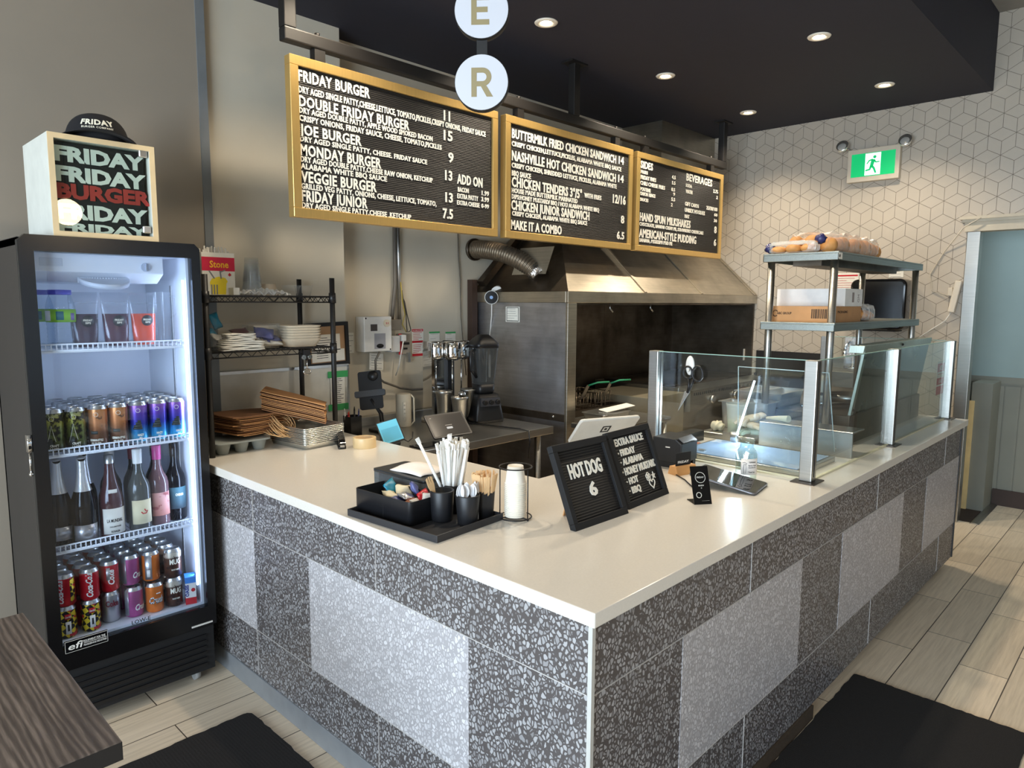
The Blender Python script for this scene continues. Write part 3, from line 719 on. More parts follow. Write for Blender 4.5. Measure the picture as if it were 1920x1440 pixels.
B().box(.262, 1.0, yp-.022, yp-.004, .918, 1.24).obj('panel', P('whiteboard face', (208, 204, 192), .4), mb, world=True)
b = B(); b.box(.262, 1.0, yp-.026, yp-.002, 1.235, 1.25); b.box(.99, 1.003, yp-.026, yp-.002, .918, 1.24); b.obj('edge', m_alu, mb, world=True)
note('prep_list', 'lined prep list held by green tape on the memo board', (.925, yp-.028, 1.10), (1, 0, 0), (0, 0, 1), .09, .19, 14, cat='list')
for z, q in ((1.195, 'upper'), (1.01, 'lower')): tag(B().box(.862, .99, yp-.031, yp-.0295, z-.018, z+.018).obj('green_tape', m_greentape), q+' strip of green tape on the memo board list', 'tape')
# ================================================================ drinks fridge
fx0, fx1, fy0, fy1 = -.628, -.037, 1.985, 2.47
fr = T('drinks_fridge', 'tall black glass-door drinks fridge with lit shelves', 'fridge', ((fx0+fx1)/2, (fy0+fy1)/2, 0))
m_fbody = P('dark grey fridge enamel', (42, 39, 38), .38)
m_liner = P('white fridge liner', (226, 230, 238), .4, var=.02)
cx0, cx1, cy1, cz0, cz1 = -.59, -.075, 2.44, .335, 1.765      # cavity
b = B()
b.box(fx0, fx0+.022, fy0, fy1, .05, 1.81); b.box(fx1-.022, fx1, fy0, fy1, .05, 1.81); b.box(fx0, fx1, fy1-.02, fy1, .05, 1.81)
b.box(fx0, fx1, fy0, fy1, 1.785, 1.812); b.box(fx0, fx1, fy0, fy1, .05, .30)
b.obj('cabinet', m_fbody, fr, world=True)
b = B()
b.box(fx0+.022, cx0, fy0, cy1, .30, 1.785); b.box(cx1, fx1-.022, fy0, cy1, .30, 1.785); b.box(fx0+.022, fx1-.022, cy1, cy1+.008, .30, 1.785)
b.box(cx0, cx1, fy0, cy1, cz1+.004, 1.785); b.box(cx0, cx1, fy0, cy1, .30, .345); b.obj('liner', m_liner, fr, world=True)
# evaporator cover with round vent and dial
b = B(); b.prism([(cx0+.002, fy0+.03, 1.766), (cx0+.002, fy0+.03, 1.70), (cx0+.002, fy0+.10, 1.665), (cx0+.002, cy1, 1.665), (cx0+.002, cy1, 1.766)], (.44, 0, 0)); b.bevel(.004, 2); b.obj('evaporator_cover', m_liner, fr, world=True)
b = B(); vx, vy, vz = -.35, fy0+.075, 1.676
b.cyl((vx, vy-.012, vz+.006), (vx, vy-.006, vz-.012), .085, seg=40); b.obj('fan_vent', P('shaded white plastic', (196, 202, 214), .5), fr, world=True)
b = B()
for k in range(26):
    a = PI*(.06+.88*k/25); b.box(vx+.085*math.cos(a)-.0024, vx+.085*math.cos(a)+.0024, vy-.012-.01*math.sin(a), vy-.004, vz-.014, vz+.006)
b.obj('vent_slats', m_liner, fr, world=True)
b = B(); b.cyl((-.215, fy0+.031, 1.725), (-.215, fy0+.022, 1.725), .016, seg=24); b.box(-.217, -.213, fy0+.016, fy0+.022, 1.712, 1.738); b.obj('dial', P('grey dial', (176, 184, 200), .4), fr, world=True)
B().box(-.56, -.49, fy0+.0285, fy0+.031, 1.718, 1.747).bevel(.001, 1).obj('plate', P('badge plate', (206, 212, 224), .4), fr, world=True)
# wire shelves
m_wire = P('white coated wire', (236, 240, 246), .4, var=0)
SH = {}
for nm, z in (('top', 1.423), ('middle', 1.046), ('lower', .688)):
    b = B(); f = fy0+.012
    for zz in (z-.004, z+.018): b.cyl((cx0+.006, f, zz), (cx1-.006, f, zz), .0032, seg=6)
    b.cyl((cx0+.006, cy1-.02, z), (cx1-.006, cy1-.02, z), .003, seg=6); b.cyl((cx0+.006, (f+cy1)/2, z-.004), (cx1-.006, (f+cy1)/2, z-.004), .003, seg=6)
    for i in range(31):
        x = cx0+.010+(cx1-cx0-.02)*i/30
        b.tube([(x, cy1-.02, z+.003), (x, f+.004, z+.003), (x, f, z+.018)], .0018, 5)
        b.box(x-.0016, x+.0016, f-.003, f+.001, z-.004, z+.018)
    b.box(cx0+.006, cx1-.006, f-.002, f+.002, z-.012, z-.004)
    SH[nm] = z+.005
    s = b.obj('wire_shelf', m_wire, fr, world=True)
    for x in (cx0, cx1-.008): B().prism([(x, f-.002, z-.003), (x, f+.03, z-.003), (x, f-.002, z-.04)], (.008, 0, 0)).obj('shelf_clip', m_wire, s, world=True)
b = B()
for x in (cx0+.001, cx1-.005): b.box(x, x+.004, fy0+.15, fy0+.165, .36, 1.66)
for o_, x in ((0, cx0+.001), (1, cx1-.005)): pass
b.obj('shelf_track', m_alu, fr, world=True)
# LED strip on the right door post
m_led = P('cool led strip', (205, 226, 255), .5, var=0, emit=3.5)
B().box(cx1-.014, cx1-.006, fy0+.004, fy0+.012, .42, 1.68).obj('led_strip', m_led, fr, 'glowing cool white led strip', world=True)
for x, z, h, pw in ((cx1-.012, 1.05, 1.24, 1.8),):
    l = bpy.data.lights.new('led', 'AREA'); l.shape = 'RECTANGLE'; l.size = .02; l.size_y = h; l.energy = pw; l.color = (.60, .74, 1.0)
    o = bpy.data.objects.new('led_light', l); COL.objects.link(o); o.parent = fr
    d = Vector((-.8, .62, 0)); q = d.to_track_quat('-Z', 'Y').to_euler()
    o.location = (x-.006-fr.location.x, fy0+.022-fr.location.y, z); o.rotation_euler = q
# door
m_dframe = P('black door frame', (14, 13, 14), .22, var=0)
dy0, dy1 = 1.948, 1.983
gx0, gx1, gz0, gz1 = -.588, -.066, .335, 1.765
M = None
b = B()
b.prism([(x, dy0, z) for x, z in ((-.632+.02, 1.82), (-.632, 1.80), (-.632, .252), (gx0, .252), (gx0, 1.82))], (0, dy1-dy0, 0))
b.prism([(x, dy0, z) for x, z in ((gx1, 1.82), (gx1, .252), (-.032, .252), (-.032, 1.80), (-.052, 1.82))], (0, dy1-dy0, 0))
b.box(gx0, gx1, dy0, dy1, gz1, 1.82); b.box(gx0, gx1, dy0, dy1, .252, gz0)
dr = b.obj('door', m_dframe, fr, 'black framed glass door', world=True)
b = B(); b.box(-.634, -.630, dy0+.008, dy0+.012, .27, 1.80); b.box(-.634, -.630, dy0+.022, dy0+.026, .27, 1.80); b.obj('edge_strip', P('dull metal strip', (110, 108, 104), .35, .8), dr, world=True)
B().box(gx0, gx1, dy0+.006, dy0+.012, gz0, gz1).obj('glass', glass('fridge door glass', (246, 250, 255), refl=.85, ior=1.38), dr, world=True)
b = B(); b.rbox(-.648, -.632, dy0+.004, dy0+.03, 1.075, 1.135, .004); b.cyl((-.64, dy0+.017, 1.0), (-.64, dy0+.017, 1.07), .004, seg=8); b.sphere((-.64, dy0+.017, .995), .008, 10); b.obj('lock_handle', m_chrome, dr, world=True)
# stickers on the glass
B().box(-.583, -.441, dy0-.0006, dy0+.0065, .318, .362).obj('logo_plate', m_blackg, dr, 'black maker plate with white script', world=True)
b = B()
for q in ((-.582, -.442, .3185, .3195), (-.582, -.442, .3605, .3615), (-.582, -.581, .3185, .3615), (-.443, -.442, .3185, .3615)): b.box(q[0], q[1], dy0-.0012, dy0-.0005, q[2], q[3])
b.text('efi', (-.574, dy0-.0006, .328), (1, 0, 0), (0, 0, 1), .026, w=.045, d=.0006, bold=.01, shear=.25)
b.text('EQUIPMENT FOR THE', (-.522, dy0-.0006, .343), (1, 0, 0), (0, 0, 1), .008, w=.072, d=.0006, bold=.01)
b.text('FOODSERVICE INDUSTRIES', (-.522, dy0-.0006, .328), (1, 0, 0), (0, 0, 1), .007, w=.076, d=.0006, bold=.01)
b.box(-.522, -.446, dy0-.0012, dy0-.0006, .3385, .340)
b.obj('logo', m_white, dr, world=True)
B().text('LOW-E', (-.355, dy0+.0058, .350), (1, 0, 0), (0, 0, 1), .016, w=.068, d=.0006, bold=.01).obj('lettering', m_ink, dr, world=True)
B().box(-.135, -.05, dy0-.004, dy0+.002, .262, .268).obj('trim_tab', m_white, dr, world=True)
# grille and casters
b = B(); b.box(-.622, -.042, 1.96, 1.985, .055, .245)
gr = b.obj('grille', m_blackm, fr, world=True)
b = B()
for z in (.075, .10, .125, .15, .175, .20): b.box(-.60, -.075, 1.955, 1.9605, z, z+.014); b.box(-.60, -.075, 1.952, 1.9605, z+.012, z+.0145)
b.obj('louvre', m_black, gr, world=True)
for x in (-.59, -.10):
    for y in (2.02, 2.43):
        b = B(); b.cyl((x-.011, y, .0255), (x+.011, y, .0255), .025, seg=20); w = b.obj('caster', P('grey caster', (160, 160, 158), .5), fr, world=True)
        B().box(x-.016, x+.016, y-.012, y+.03, .03, .052).obj('fork', m_black, w, world=True)
# ---------------------------------------------------------------- cans
def canprof(h, r): return [(r*.80, 0), (r*.82, .001), (r, .008), (r, h-.014), (r*.82, h-.003), (r*.82, h)]
def canlab(name, stops, h, noise_=None, nscale=30, metal=.55, rough=.3, dark=(20, 20, 20), thr=(.55, .62)):
    k = N(name); v = k.coord(); s = k.n('ShaderNodeSeparateXYZ'); k.l(v, s.inputs[0])
    f = k.math('DIVIDE', s.outputs[2], h)
    c = k.ramp(f, stops)
    if noise_:
        nz = k.noise(v, nscale, 4, .6); c = k.mix(k.ramp(nz, [(thr[0], (0, 0, 0, 1)), (thr[1], (1, 1, 1, 1))]), c, noise_)
    k.base(c); k.set(Metallic=metal, Roughness=rough); return k.m
def cyl_fn(r, a0, z0, cz=0):
    return lambda X, Y, Z: Vector(((r+Z)*math.sin(a0+X/r), -(r+Z)*math.cos(a0+X/r), z0+Y))
def cyl_fn_v(r, a0, z0):   # text running upwards
    return lambda X, Y, Z: Vector(((r+Z)*math.sin(a0-Y/r), -(r+Z)*math.cos(a0-Y/r), z0+X))
def arc_patch(b, r, a0, a1, z0, z1, mi=0, n=10, t=.0006):
    """curved label patch between angles (0 = towards -y)"""
    rings = []
    for i in range(n+1):
        a = a0+(a1-a0)*i/n
        rings.append([Vector((q*math.sin(a), -q*math.cos(a), z)) for q, z in ((r-.0004, z0), (r+t, z0), (r+t, z1), (r-.0004, z1))])
    b.loft(rings, mi, None, (True, True), sm=True); return b
PROTO = {}
def make_can(key, h, r, labmat, top=m_alu, texts=(), extra=None):
    t = T('drink_can', 'proto', 'can', (0, 0, -50))
    pr = canprof(h, r)
    B().lathe(pr[1:4], seg=24, cap=(False, False)).obj('body', labmat, t)
    b = B(); b.lathe([(r, h-.014), (r*.82, h-.003), (r*.82, h), (r*.76, h), (r*.76, h-.004), (.001, h-.004)], seg=24, cap=(False, False)); b.lathe([(.001, 0.002), (r*.78, .002), (r*.80, 0), (r*.82, .001)], seg=24, cap=(False, False)); b.obj('lid', top, t)
    b = B(); b.box(-.006, .006, -.016, .004, h-.004, h-.002); b.obj('pull_tab', top, t)
    for tx in texts:
        if tx[0] == 'patch':
            b = B(); arc_patch(b, r, *tx[1:5]); b.obj('print', tx[5], t)
        elif tx[0] == 'v':
            B().text(tx[1], None or (0, 0, 0), (1, 0, 0), (0, 0, 1), tx[4], w=tx[5], d=.0006, bold=.03, shear=.2, fn=cyl_fn_v(r+.0004, tx[2], tx[3])).obj('lettering', tx[6], t)
        else:
            B().text(tx[1], (0, 0, 0), (1, 0, 0), (0, 0, 1), tx[4], w=tx[5], d=.0006, bold=.03, center=True, shear=(tx[7] if len(tx) > 7 else 0), fn=cyl_fn(r+.0004, tx[2], tx[3])).obj('lettering', tx[6], t)
    PROTO[key] = t; return t
USED = set()
def place(key, loc, rz, label, group):
    p = PROTO[key]
    if key not in USED:
        USED.add(key); p.location = loc; p.rotation_euler.z = rz; p['label'] = label; p['group'] = group; return p
    return dup(p, loc, rz, label, group)
H1, R1, H2, R2 = .157, .033, .122, .033
m_lag = canlab('green landscape print', [(0, (46, 48, 30)), (.25, (92, 100, 52)), (.55, (122, 128, 64)), (.75, (176, 168, 70)), (1, (170, 172, 140))], H1, (34, 32, 24), 46, thr=(.46, .56))
m_pil = canlab('orange brown print', [(0, (96, 66, 46)), (.35, (126, 84, 58)), (.6, (196, 124, 72)), (1, (204, 140, 86))], H1, (88, 62, 46), 30, thr=(.58, .66))
m_ipa = canlab('purple to blue print', [(0, (60, 170, 200)), (.22, (64, 150, 200)), (.45, (50, 60, 160)), (.7, (96, 70, 170)), (1, (170, 110, 190))], H1)
m_moss = P('dark mountain print', (52, 54, 48), .5)
m_cream = P('cream print', (240, 234, 214), .5, var=0)
make_can('lager', H1, R1, m_lag, texts=(('patch', -.5, .1, .02, .05, m_moss), ('h', 'CRAFT', .25, .022, .0085, .028, m_cream), ('h', 'LAGER', .25, .010, .0085, .028, m_cream)))
b = B(); b.tube([cyl_fn(R1+.0004, -.5, .03)(0, 0, 0), cyl_fn(R1+.0004, -.2, .06)(0, 0, 0), cyl_fn(R1+.0004, .05, .10)(0, 0, 0), cyl_fn(R1+.0004, .2, .07)(0, 0, 0), cyl_fn(R1+.0004, .4, .04)(0, 0, 0)], .0008, 5); b.obj('line_art', m_cream, PROTO['lager'])
make_can('pilsner', H1, R1, m_pil, texts=(('h', 'GERMAN-STYLE', 0, .024, .0085, .046, m_cream), ('h', 'PILSNER', 0, .011, .0085, .034, m_cream), ('patch', -.55, .2, .05, .062, m_moss)))
make_can('ipa', H1, R1, m_ipa, texts=(('h', 'HAZY', .3, .024, .009, .022, m_cream), ('h', 'IPA', .3, .011, .009, .012, m_cream)))
b = B()
for a0, a1, z0, z1 in ((-.5, .5, .05, .058), (-.4, .45, .058, .068), (-.2, .4, .068, .078), (0, .35, .078, .086)): arc_patch(b, R1, a0, a1, z0, z1)
b.obj('print', m_moss, PROTO['ipa'])
for kx in ('lager', 'pilsner', 'ipa'):
    b = B(); c = cyl_fn(R1+.0004, .1, .124); b.tube([c(.0075*math.cos(a*PI/8), .0075*math.sin(a*PI/8), 0) for a in range(16)], .0007, 5, closed=True); b.obj('emblem', m_cream, PROTO[kx])
z = SH['middle']; sx = .0712
kinds = ['lager', 'lager', 'pilsner', 'pilsner', 'ipa', 'ipa', 'ipa']
names = ['green craft lager can, leftmost in the front row of the middle fridge shelf', 'green craft lager can beside the orange pilsner cans, front row of the middle fridge shelf', 'orange German-style pilsner can beside the green lager cans, front row', 'orange German-style pilsner can beside the purple cans, front row', 'purple and blue hazy IPA can beside the orange cans, front row', 'purple and blue hazy IPA can in the middle of its three, front row', 'purple and blue hazy IPA can at the right end beside the light strip, front row']
rowlab = {'lager': 'beer can behind the green craft lager cans', 'pilsner': 'beer can behind the orange pilsner cans', 'ipa': 'beer can behind the purple hazy IPA cans'}
for i, kd in enumerate(kinds):
    for j in range(5):
        x = -.548+sx*i+rnd.uniform(-.0012, .0012); y = fy0+.052+.0685*j
        place(kd, (x, y, z), rnd.uniform(-.25, .25)-.3, names[i] if j == 0 else 'beer can in the '+ORD[j]+' row, '+ORD[i]+' column from the left, middle fridge shelf', 'beer cans on the middle fridge shelf')
# soda cans on the fridge floor, stacked two high
m_red = P('red can paint', (196, 24, 40), .28, .45, var=.03)
m_silv = P('silver can paint', (190, 190, 194), .3, .8, var=.03)
m_pink = P('magenta can paint', (176, 86, 142), .28, .45, var=.05)
m_orng = P('orange can paint', (226, 120, 40), .28, .4, var=.04)
m_rootb = canlab('brown root beer print', [(0, (72, 48, 40)), (.5, (104, 66, 48)), (.68, (90, 60, 46)), (.74, (226, 216, 196)), (1, (222, 214, 200))], H2, (58, 38, 34), 40)
m_dkm = P('maroon letters', (110, 24, 40), .5, var=0)
def hazard():
    k = N('yellow black red flag print'); v = k.coord(rot=(0, .6, .4)); ch = k.n('ShaderNodeTexChecker'); ch.inputs['Scale'].default_value = 56; k.l(v, ch.inputs['Vector'])
    ch.inputs['Color1'].default_value = lin((235, 205, 50)); ch.inputs['Color2'].default_value = lin((36, 34, 34))
    n = k.noise(k.coord(), 30, 1); k.base(k.mix(k.math('GREATER_THAN', n, .62), ch.outputs[0], (200, 40, 44))); k.set(Roughness=.3, Metallic=.3); return k.m
m_haz = hazard()
WH = m_cream
make_can('cola', H2, R2, m_red, texts=(('v', 'Coca-Cola', .35, .014, .022, .095, m_white),))
make_can('cola_flag', H2, R2, m_red, texts=(('v', 'Coca-Cola', -.15, .014, .020, .09, m_white), ('patch', .55, 1.2, .01, .11, m_haz)))
make_can('flag', H2, R2, m_haz, texts=(('patch', -.1, .5, .075, .095, m_red), ('patch', -.05, .5, .018, .066, m_white), ('patch', .12, .32, .030, .055, m_ink), ('h', 'Coca-Cola', .2, .081, .008, .018, m_white, .2)))
make_can('diet', H2, R2, m_silv, texts=(('h', 'Coke', .2, .066, .024, .046, m_dkm),))
make_can('cherry', H2, R2, m_red, texts=(('v', 'Coke', .5, .03, .022, .06, m_white), ('patch', -.3, .1, .05, .1, m_silv)))
make_can('pink', H2, R2, m_pink, texts=(('patch', -1.2, -.45, .01, .108, m_silv), ('h', 'Crush', .95, .03, .024, .05, m_white, .2)))
make_can('orange', H2, R2, m_orng, texts=(('h', 'Crush', .15, .04, .026, .056, m_ink, .25), ('h', 'Crush', .14, .042, .026, .055, m_white, .25), ('patch', .2, .7, .078, .082, m_white)))
make_can('orange_back', H2, R2, m_orng, texts=(('patch', -.7, .1, .01, .108, m_silv), ('patch', -.5, -.1, .02, .05, m_white)))
make_can('mug', H2, R2, m_rootb, texts=(('h', 'MUG', .25, .06, .022, .042, WH), ('h', 'ROOT BEER', .25, .034, .006, .03, WH)))
zf = .3455; cs = .0715
front = [('flag', 'cola_flag', -.550), ('flag', 'cola', -.470), ('diet', 'cherry', -.392), ('pink', 'pink', -.313), ('orange', 'orange_back', -.240), ('mug', 'mug', -.165)]
flab = {('flag', 0): 'yellow and black flag-print cola can', ('cola_flag', 1): 'red cola can with a flag-print edge', ('cola', 1): 'red cola can with white script', ('diet', 0): 'silver diet cola can', ('cherry', 1): 'red and silver cherry cola can', ('pink', 0): 'magenta cream soda can', ('pink', 1): 'magenta cream soda can', ('orange', 0): 'orange soda can with slanted white letters', ('orange_back', 1): 'orange soda can turned to its ingredients panel', ('mug', 0): 'brown root beer can', ('mug', 1): 'brown root beer can'}
fy = {0: fy0+.060, 1: fy0+.060}
for i, (lo, up, x) in enumerate(front):
    yy = fy0+.055+(.03 if i in (2,) else 0)+(.012 if i == 3 else 0)
    a = place(lo, (x, yy, zf), -.3 if lo not in ('pink',) else -.45, flab[(lo, 0)]+', lower, '+('far left' if i == 0 else 'second from left' if i == 1 else 'under '+' '.join(flab[(up, 1)].split()[:2])+' can')+' in fridge', 'soda cans on the fridge floor')
    c = place(up, (x+.002, yy+(.03 if i in (3, 4) else 0), zf+H2+.0005), -.3, flab[(up, 1)]+', upper, '+('far left' if i == 0 else 'second from left' if i == 1 else 'over '+' '.join(flab[(lo, 0)].split()[:2])+' can')+' in fridge', 'soda cans on the fridge floor')
back = ['cola', 'cola', 'cherry', 'pink', 'orange_back', 'mug']
for i, kd in enumerate(back):
    for j in (1, 2, 3):
        yy = fy0+.055+(.03 if i in (2,) else 0)+(.014 if i == 3 else 0)+cs*j+(.035 if i in (3, 4) else 0)
        for lv in (0, 1):
            place(kd, (front[i][2]+rnd.uniform(-.002, .002), yy, zf+lv*(H2+.0005)), rnd.uniform(-.4, .2), ('upper' if lv else 'lower')+' soda can in the '+ORD[j]+' row, '+ORD[i]+' stack from the left, fridge floor', 'soda cans on the fridge floor')
jb_ = T('juice_carton', 'small white and red juice carton with blue top on the fridge floor', 'carton', (-.1055, fy0+.035, zf), rz=-.3)
B().box(-.02, .02, -.028, .028, 0, .115).obj('carton', m_white, jb_)
B().box(-.0205, .0205, -.0285, .0285, .0, .028).obj('print', m_redink, jb_)
b = B(); b.box(-.0204, .0204, -.0284, .0284, .09, .1155); b.obj('print', P('blue print', (60, 130, 210), .5), jb_)
B().text('OASIS', (-.0205, -.022, .034), (0, 0, 1), (0, 1, 0), .012, w=.05, d=.0005, bold=.03).obj('lettering', P('navy print', (40, 60, 140), .5), jb_)
b = B(); b.text('OASIS', (-.008, -.0285, .034), (0, 0, 1), (-1, 0, 0), .013, w=.05, d=.0006, bold=.04); b.obj('lettering', P('navy print', (40, 60, 140), .5), jb_)
b = B(); b.sphere((.009, -.0285, .06), .008, 12, sc=(1, .1, 1)); b.obj('print', m_redink, jb_)
# ---------------------------------------------------------------- wine bottles on the lower shelf
def bottle(name, label, loc, glassm, h, r, kind, cap, capm, labm=None, lz=(.05, .14), la=(-.9, .9), texts=(), group='wine bottles in the fridge', neck=None):
    t = T(name, label, 'bottle', loc, group=group)
    if kind == 'sparkling': pr = [(r*.9, 0), (r, .006), (r, h*.42), (r*.93, h*.52), (r*.6, h*.66), (.018, h*.80), (.0155, h*.9), (.0155, h)]
    else: pr = [(r*.9, 0), (r, .006), (r, h*.52), (r*.9, h*.585), (r*.55, h*.68), (.0155, h*.76), (.0145, h*.97), (.0155, h)]
    B().lathe(pr, seg=24).obj('glass', glassm, t)
    if cap == 'foil':
        b = B(); q = [(rr+.0006, z) for rr, z in pr if z > h*.62]; q = [(r*.72, h*.62)]+q+[(.012, h+.004), (.001, h+.006)]
        b.lathe(q, seg=24, cap=(False, False))
        for v in b.bm.verts:
            if v.co.z > h*.82: v.co.x *= 1+.08*math.sin(v.co.z*900); v.co.y *= 1+.08*math.cos(v.co.z*700)
        b.obj('foil', capm, t)
    elif cap:
        B().lathe([(.0165, h-.055), (.0175, h), (.015, h+.002), (.001, h+.002)], seg=20, cap=(False, False)).obj('capsule', capm, t)
    if labm:
        b = B(); arc_patch(b, r, la[0], la[1], lz[0], lz[1], n=16); lb = b.obj('paper_label', labm, t)
    for s, a, z, hh, w, mt in texts: B().text(s, (0, 0, 0), (1, 0, 0), (0, 0, 1), hh, w=w, d=.0005, bold=.02, center=True, fn=cyl_fn(r+.0007, a, z)).obj('lettering', mt, t)
    return t
m_gdk = P('dark wine glass', (9, 9, 13), .06, var=0); m_gdk.node_tree.nodes['Principled BSDF'].inputs['Specular IOR Level'].default_value = .25
m_gro = P('rose wine glass', (74, 42, 44), .1, var=.02)
m_gcl = glass('greyish bottle glass', (150, 156, 162))
m_gpk = P('pale rose glass', (108, 80, 82), .1, var=.02)
m_sfoil = P('silver foil', (214, 214, 214), .3, .55, bump=.4, bs=140, bd=.002)
m_slab = P('silver label', (180, 180, 184), .3, .8)
zl = SH['lower']; yb1 = fy0+.06
bottle('wine_bottle', 'dark sparkling wine bottle with silver foil at the far left of the lower fridge shelf', (-.543, yb1+.02, zl), m_gdk, .318, .043, 'sparkling', 'foil', m_sfoil, m_slab, (.025, .075), (-.6, .8))
bottle('wine_bottle', 'dark sparkling wine bottle with silver foil and label, front row beside the rosé', (-.468, yb1-.002, zl), m_gdk, .318, .043, 'sparkling', 'foil', m_sfoil, m_slab, (.012, .072), (-1.2, 1.0))
t = bottle('wine_bottle', 'rosé bottle with white engraved-style label and oval neck label', (-.374, yb1, zl), m_gro, .315, .043, 'sparkling', None, m_alu, m_paper, (.016, .115), (-1.05, 1.0), (('LA MUNDIAL', -.05, .062, .013, .056, m_ink), ('ROSALIA', -.05, .022, .008, .03, m_ink), ('CAVA BRUT ROSE', -.05, .042, .005, .04, m_ink)))
b = B(); arc_patch(b, .036, -.5, .35, .168, .188, n=8); b.obj('neck_label', m_paper, t)
b = B(); b.lathe([(.0165, .285), (.0165, .317), (.001, .318)], seg=20, cap=(False, False)); b.obj('crown_cap', m_alu, t)
bottle('wine_bottle', 'clear wine bottle with cream label showing a red drawing and white screw cap', (-.272, yb1+.006, zl), P('pale amber wine', (72, 74, 70), .1, var=.02), .322, .041, 'burgundy', 'screw', m_white, P('cream label', (226, 214, 176), .8), (.03, .125), (-1.0, 1.0))
bt = bpy.data.objects[[o.name for o in COL.objects if o.name.startswith('wine_bottle')][-1]]
b = B(); c = cyl_fn(.0416, .1, .075); b.tube([c(-.012, .004, 0), c(-.006, -.004, 0), c(.006, -.004, 0), c(.012, .006, 0), c(.004, .006, 0), c(0, .014, 0)], .0022, 6); b.obj('drawing', m_redink, bt)
bottle('wine_bottle', 'wine bottle with pink portrait label and magenta cap', (-.192, yb1+.03, zl), m_gpk, .322, .040, 'burgundy', 'screw', P('magenta cap', (176, 60, 120), .4), canlab('pink sky label', [(0, (196, 110, 104)), (.35, (214, 140, 126)), (1, (226, 168, 160))], .125, (176, 96, 96), 26, metal=0, rough=.8), (.04, .135), (-1.0, 1.0))
bottle('wine_bottle', 'dark wine bottle with teal label at the right end of the lower fridge shelf', (-.118, yb1+.045, zl), m_gdk, .322, .039, 'burgundy', 'screw', m_gdk, canlab('dark teal label', [(0, (30, 34, 40)), (.3, (26, 36, 44)), (1, (60, 100, 110))], .14, metal=0, rough=.7), (.05, .14), (-1.0, 1.0), (('CHENIN', 0, .105, .010, .03, m_cream),))
for i, (x, c, cm, lb) in enumerate(((-.425, 'foil', m_sfoil, 'sparkling wine bottle with silver foil in the back row, left end'), (-.335, 'screw', m_white, 'wine bottle with white cap in the back row behind the rosé'), (-.25, 'screw', m_dkm, 'wine bottle with dark red cap in the back row behind the cream label'), (-.165, 'screw', m_gdk, 'all dark wine bottle in the back row behind the pink label'))):
    bottle('wine_bottle', lb, (x, fy0+.19, zl), m_gdk, .318 if i else .31, .039, 'sparkling' if i == 0 else 'burgundy', c, cm)
# ---------------------------------------------------------------- top shelf: water bottles, drink pouches, jug
zt_ = SH['top']
m_water = glass('water bottle plastic', (236, 243, 249), refl=.9, rough=.05, haze=.05)
m_bcap = P('blue violet cap', (70, 70, 190), .4)
def water(x, y, lb, ribs=True, lab=True):
    t = T('water_bottle', lb, 'bottle', (x, y, zt_), group='water bottles in the fridge'); t.scale = (1.16, 1.16, 1.02)
    pr = [(.034, 0), (.040, .006)]
    for k in range(5): pr += [(.040, .012+.014*k), (.0375, .018+.014*k), (.040, .024+.014*k)]
    pr += [(.040, .145), (.034, .172), (.029, .185), (.028, .19)]
    B().lathe(pr, seg=24).obj('bottle', m_water, t)
    B().lathe([(.031, .186), (.032, .188), (.032, .203), (.001, .204)], seg=24, cap=(True, False)).obj('cap', m_bcap, t)
    b = B(); arc_patch(b, .0405, -PI*.98, PI*.98, .09, .135, n=36); b.obj('wrap', P('lime label', (140, 200, 50), .5), t)
    b = B(); arc_patch(b, .041, -.55, -.05, .098, .128); b.obj('print', P('teal roundel', (40, 110, 120), .5), t)
    b = B(); arc_patch(b, .041, .45, .78, .097, .122); b.obj('print', P('mauve code', (130, 110, 170), .5), t)
    b = B(); arc_patch(b, .041, -1.6, -.95, .095, .13); b.obj('print', m_white, t)
    return t
water(-.497, fy0+.068, 'clear water bottle with lime green label, fully visible on the top fridge shelf')
water(-.542, fy0+.168, 'clear water bottle half hidden at the left edge of the top fridge shelf')
def pouch(x, y, col, lb, tilt=0.0):
    t = T('drink_pouch', lb, 'pouch', (x, y, zt_), rz=tilt, group='drink pouches on the top fridge shelf')
    def ring(w, d, z): return [Vector((w*math.cos(2*PI*i/20), d*math.sin(2*PI*i/20), z)) for i in range(20)]
    m = P('pouch drink '+lb[:8], col, .25, var=.04)
    B().loft([ring(.036, .024, .0), ring(.040, .026, .01), ring(.043, .022, .06), ring(.0455, .015, .12)]).obj('drink', m, t)
    B().loft([ring(.0375, .0255, .0005), ring(.042, .0275, .01), ring(.0455, .0235, .06), ring(.047, .0165, .12), ring(.049, .006, .17), ring(.049, .0015, .20)]).obj('film', glass('pouch film', (238, 240, 244), rough=.12, haze=.05), t)
    b = B(); b.box(-.048, .048, -.0072, -.0035, .158, .163); b.obj('zip_seal', m_clearp, t)
    d = B(); d.lathe([(.021, 0), (.001, .0008)], seg=28, M=Matrix.Translation((0.004, -.0262, .094)) @ Matrix.Rotation(PI/2+.12, 4, 'X')); dk = d.obj('round_sticker', P('dark sticker', (40, 34, 40), .5), t)
    for s, z, h, w in (('FRIDAY', .094, .007, .03), ('SIPS', .084, .007, .018), ('FRIDAY', .106, .004, .016)):
        B().text(s, (.004, -.0285+(z-.094)*.12, z), (1, 0, 0), (0, -.12, 1), h, w=w, d=.0006, bold=.03, center=True, sp=1.05).obj('lettering', m_cream, dk)
    return t
pouch(-.425, fy0+.06, (74, 22, 54), 'dark purple drink pouch beside the water bottle')
pouch(-.318, fy0+.066, (92, 14, 48), 'maroon drink pouch between the purple and orange pouches')
pouch(-.218, fy0+.07, (250, 78, 24), 'bright orange drink pouch with round black sticker', .05)
jg = T('water_jug', 'clear fluted plastic jug with handle at the right of the top fridge shelf', 'jug', (-.125, fy0+.16, zt_))
b = B(); rings = []
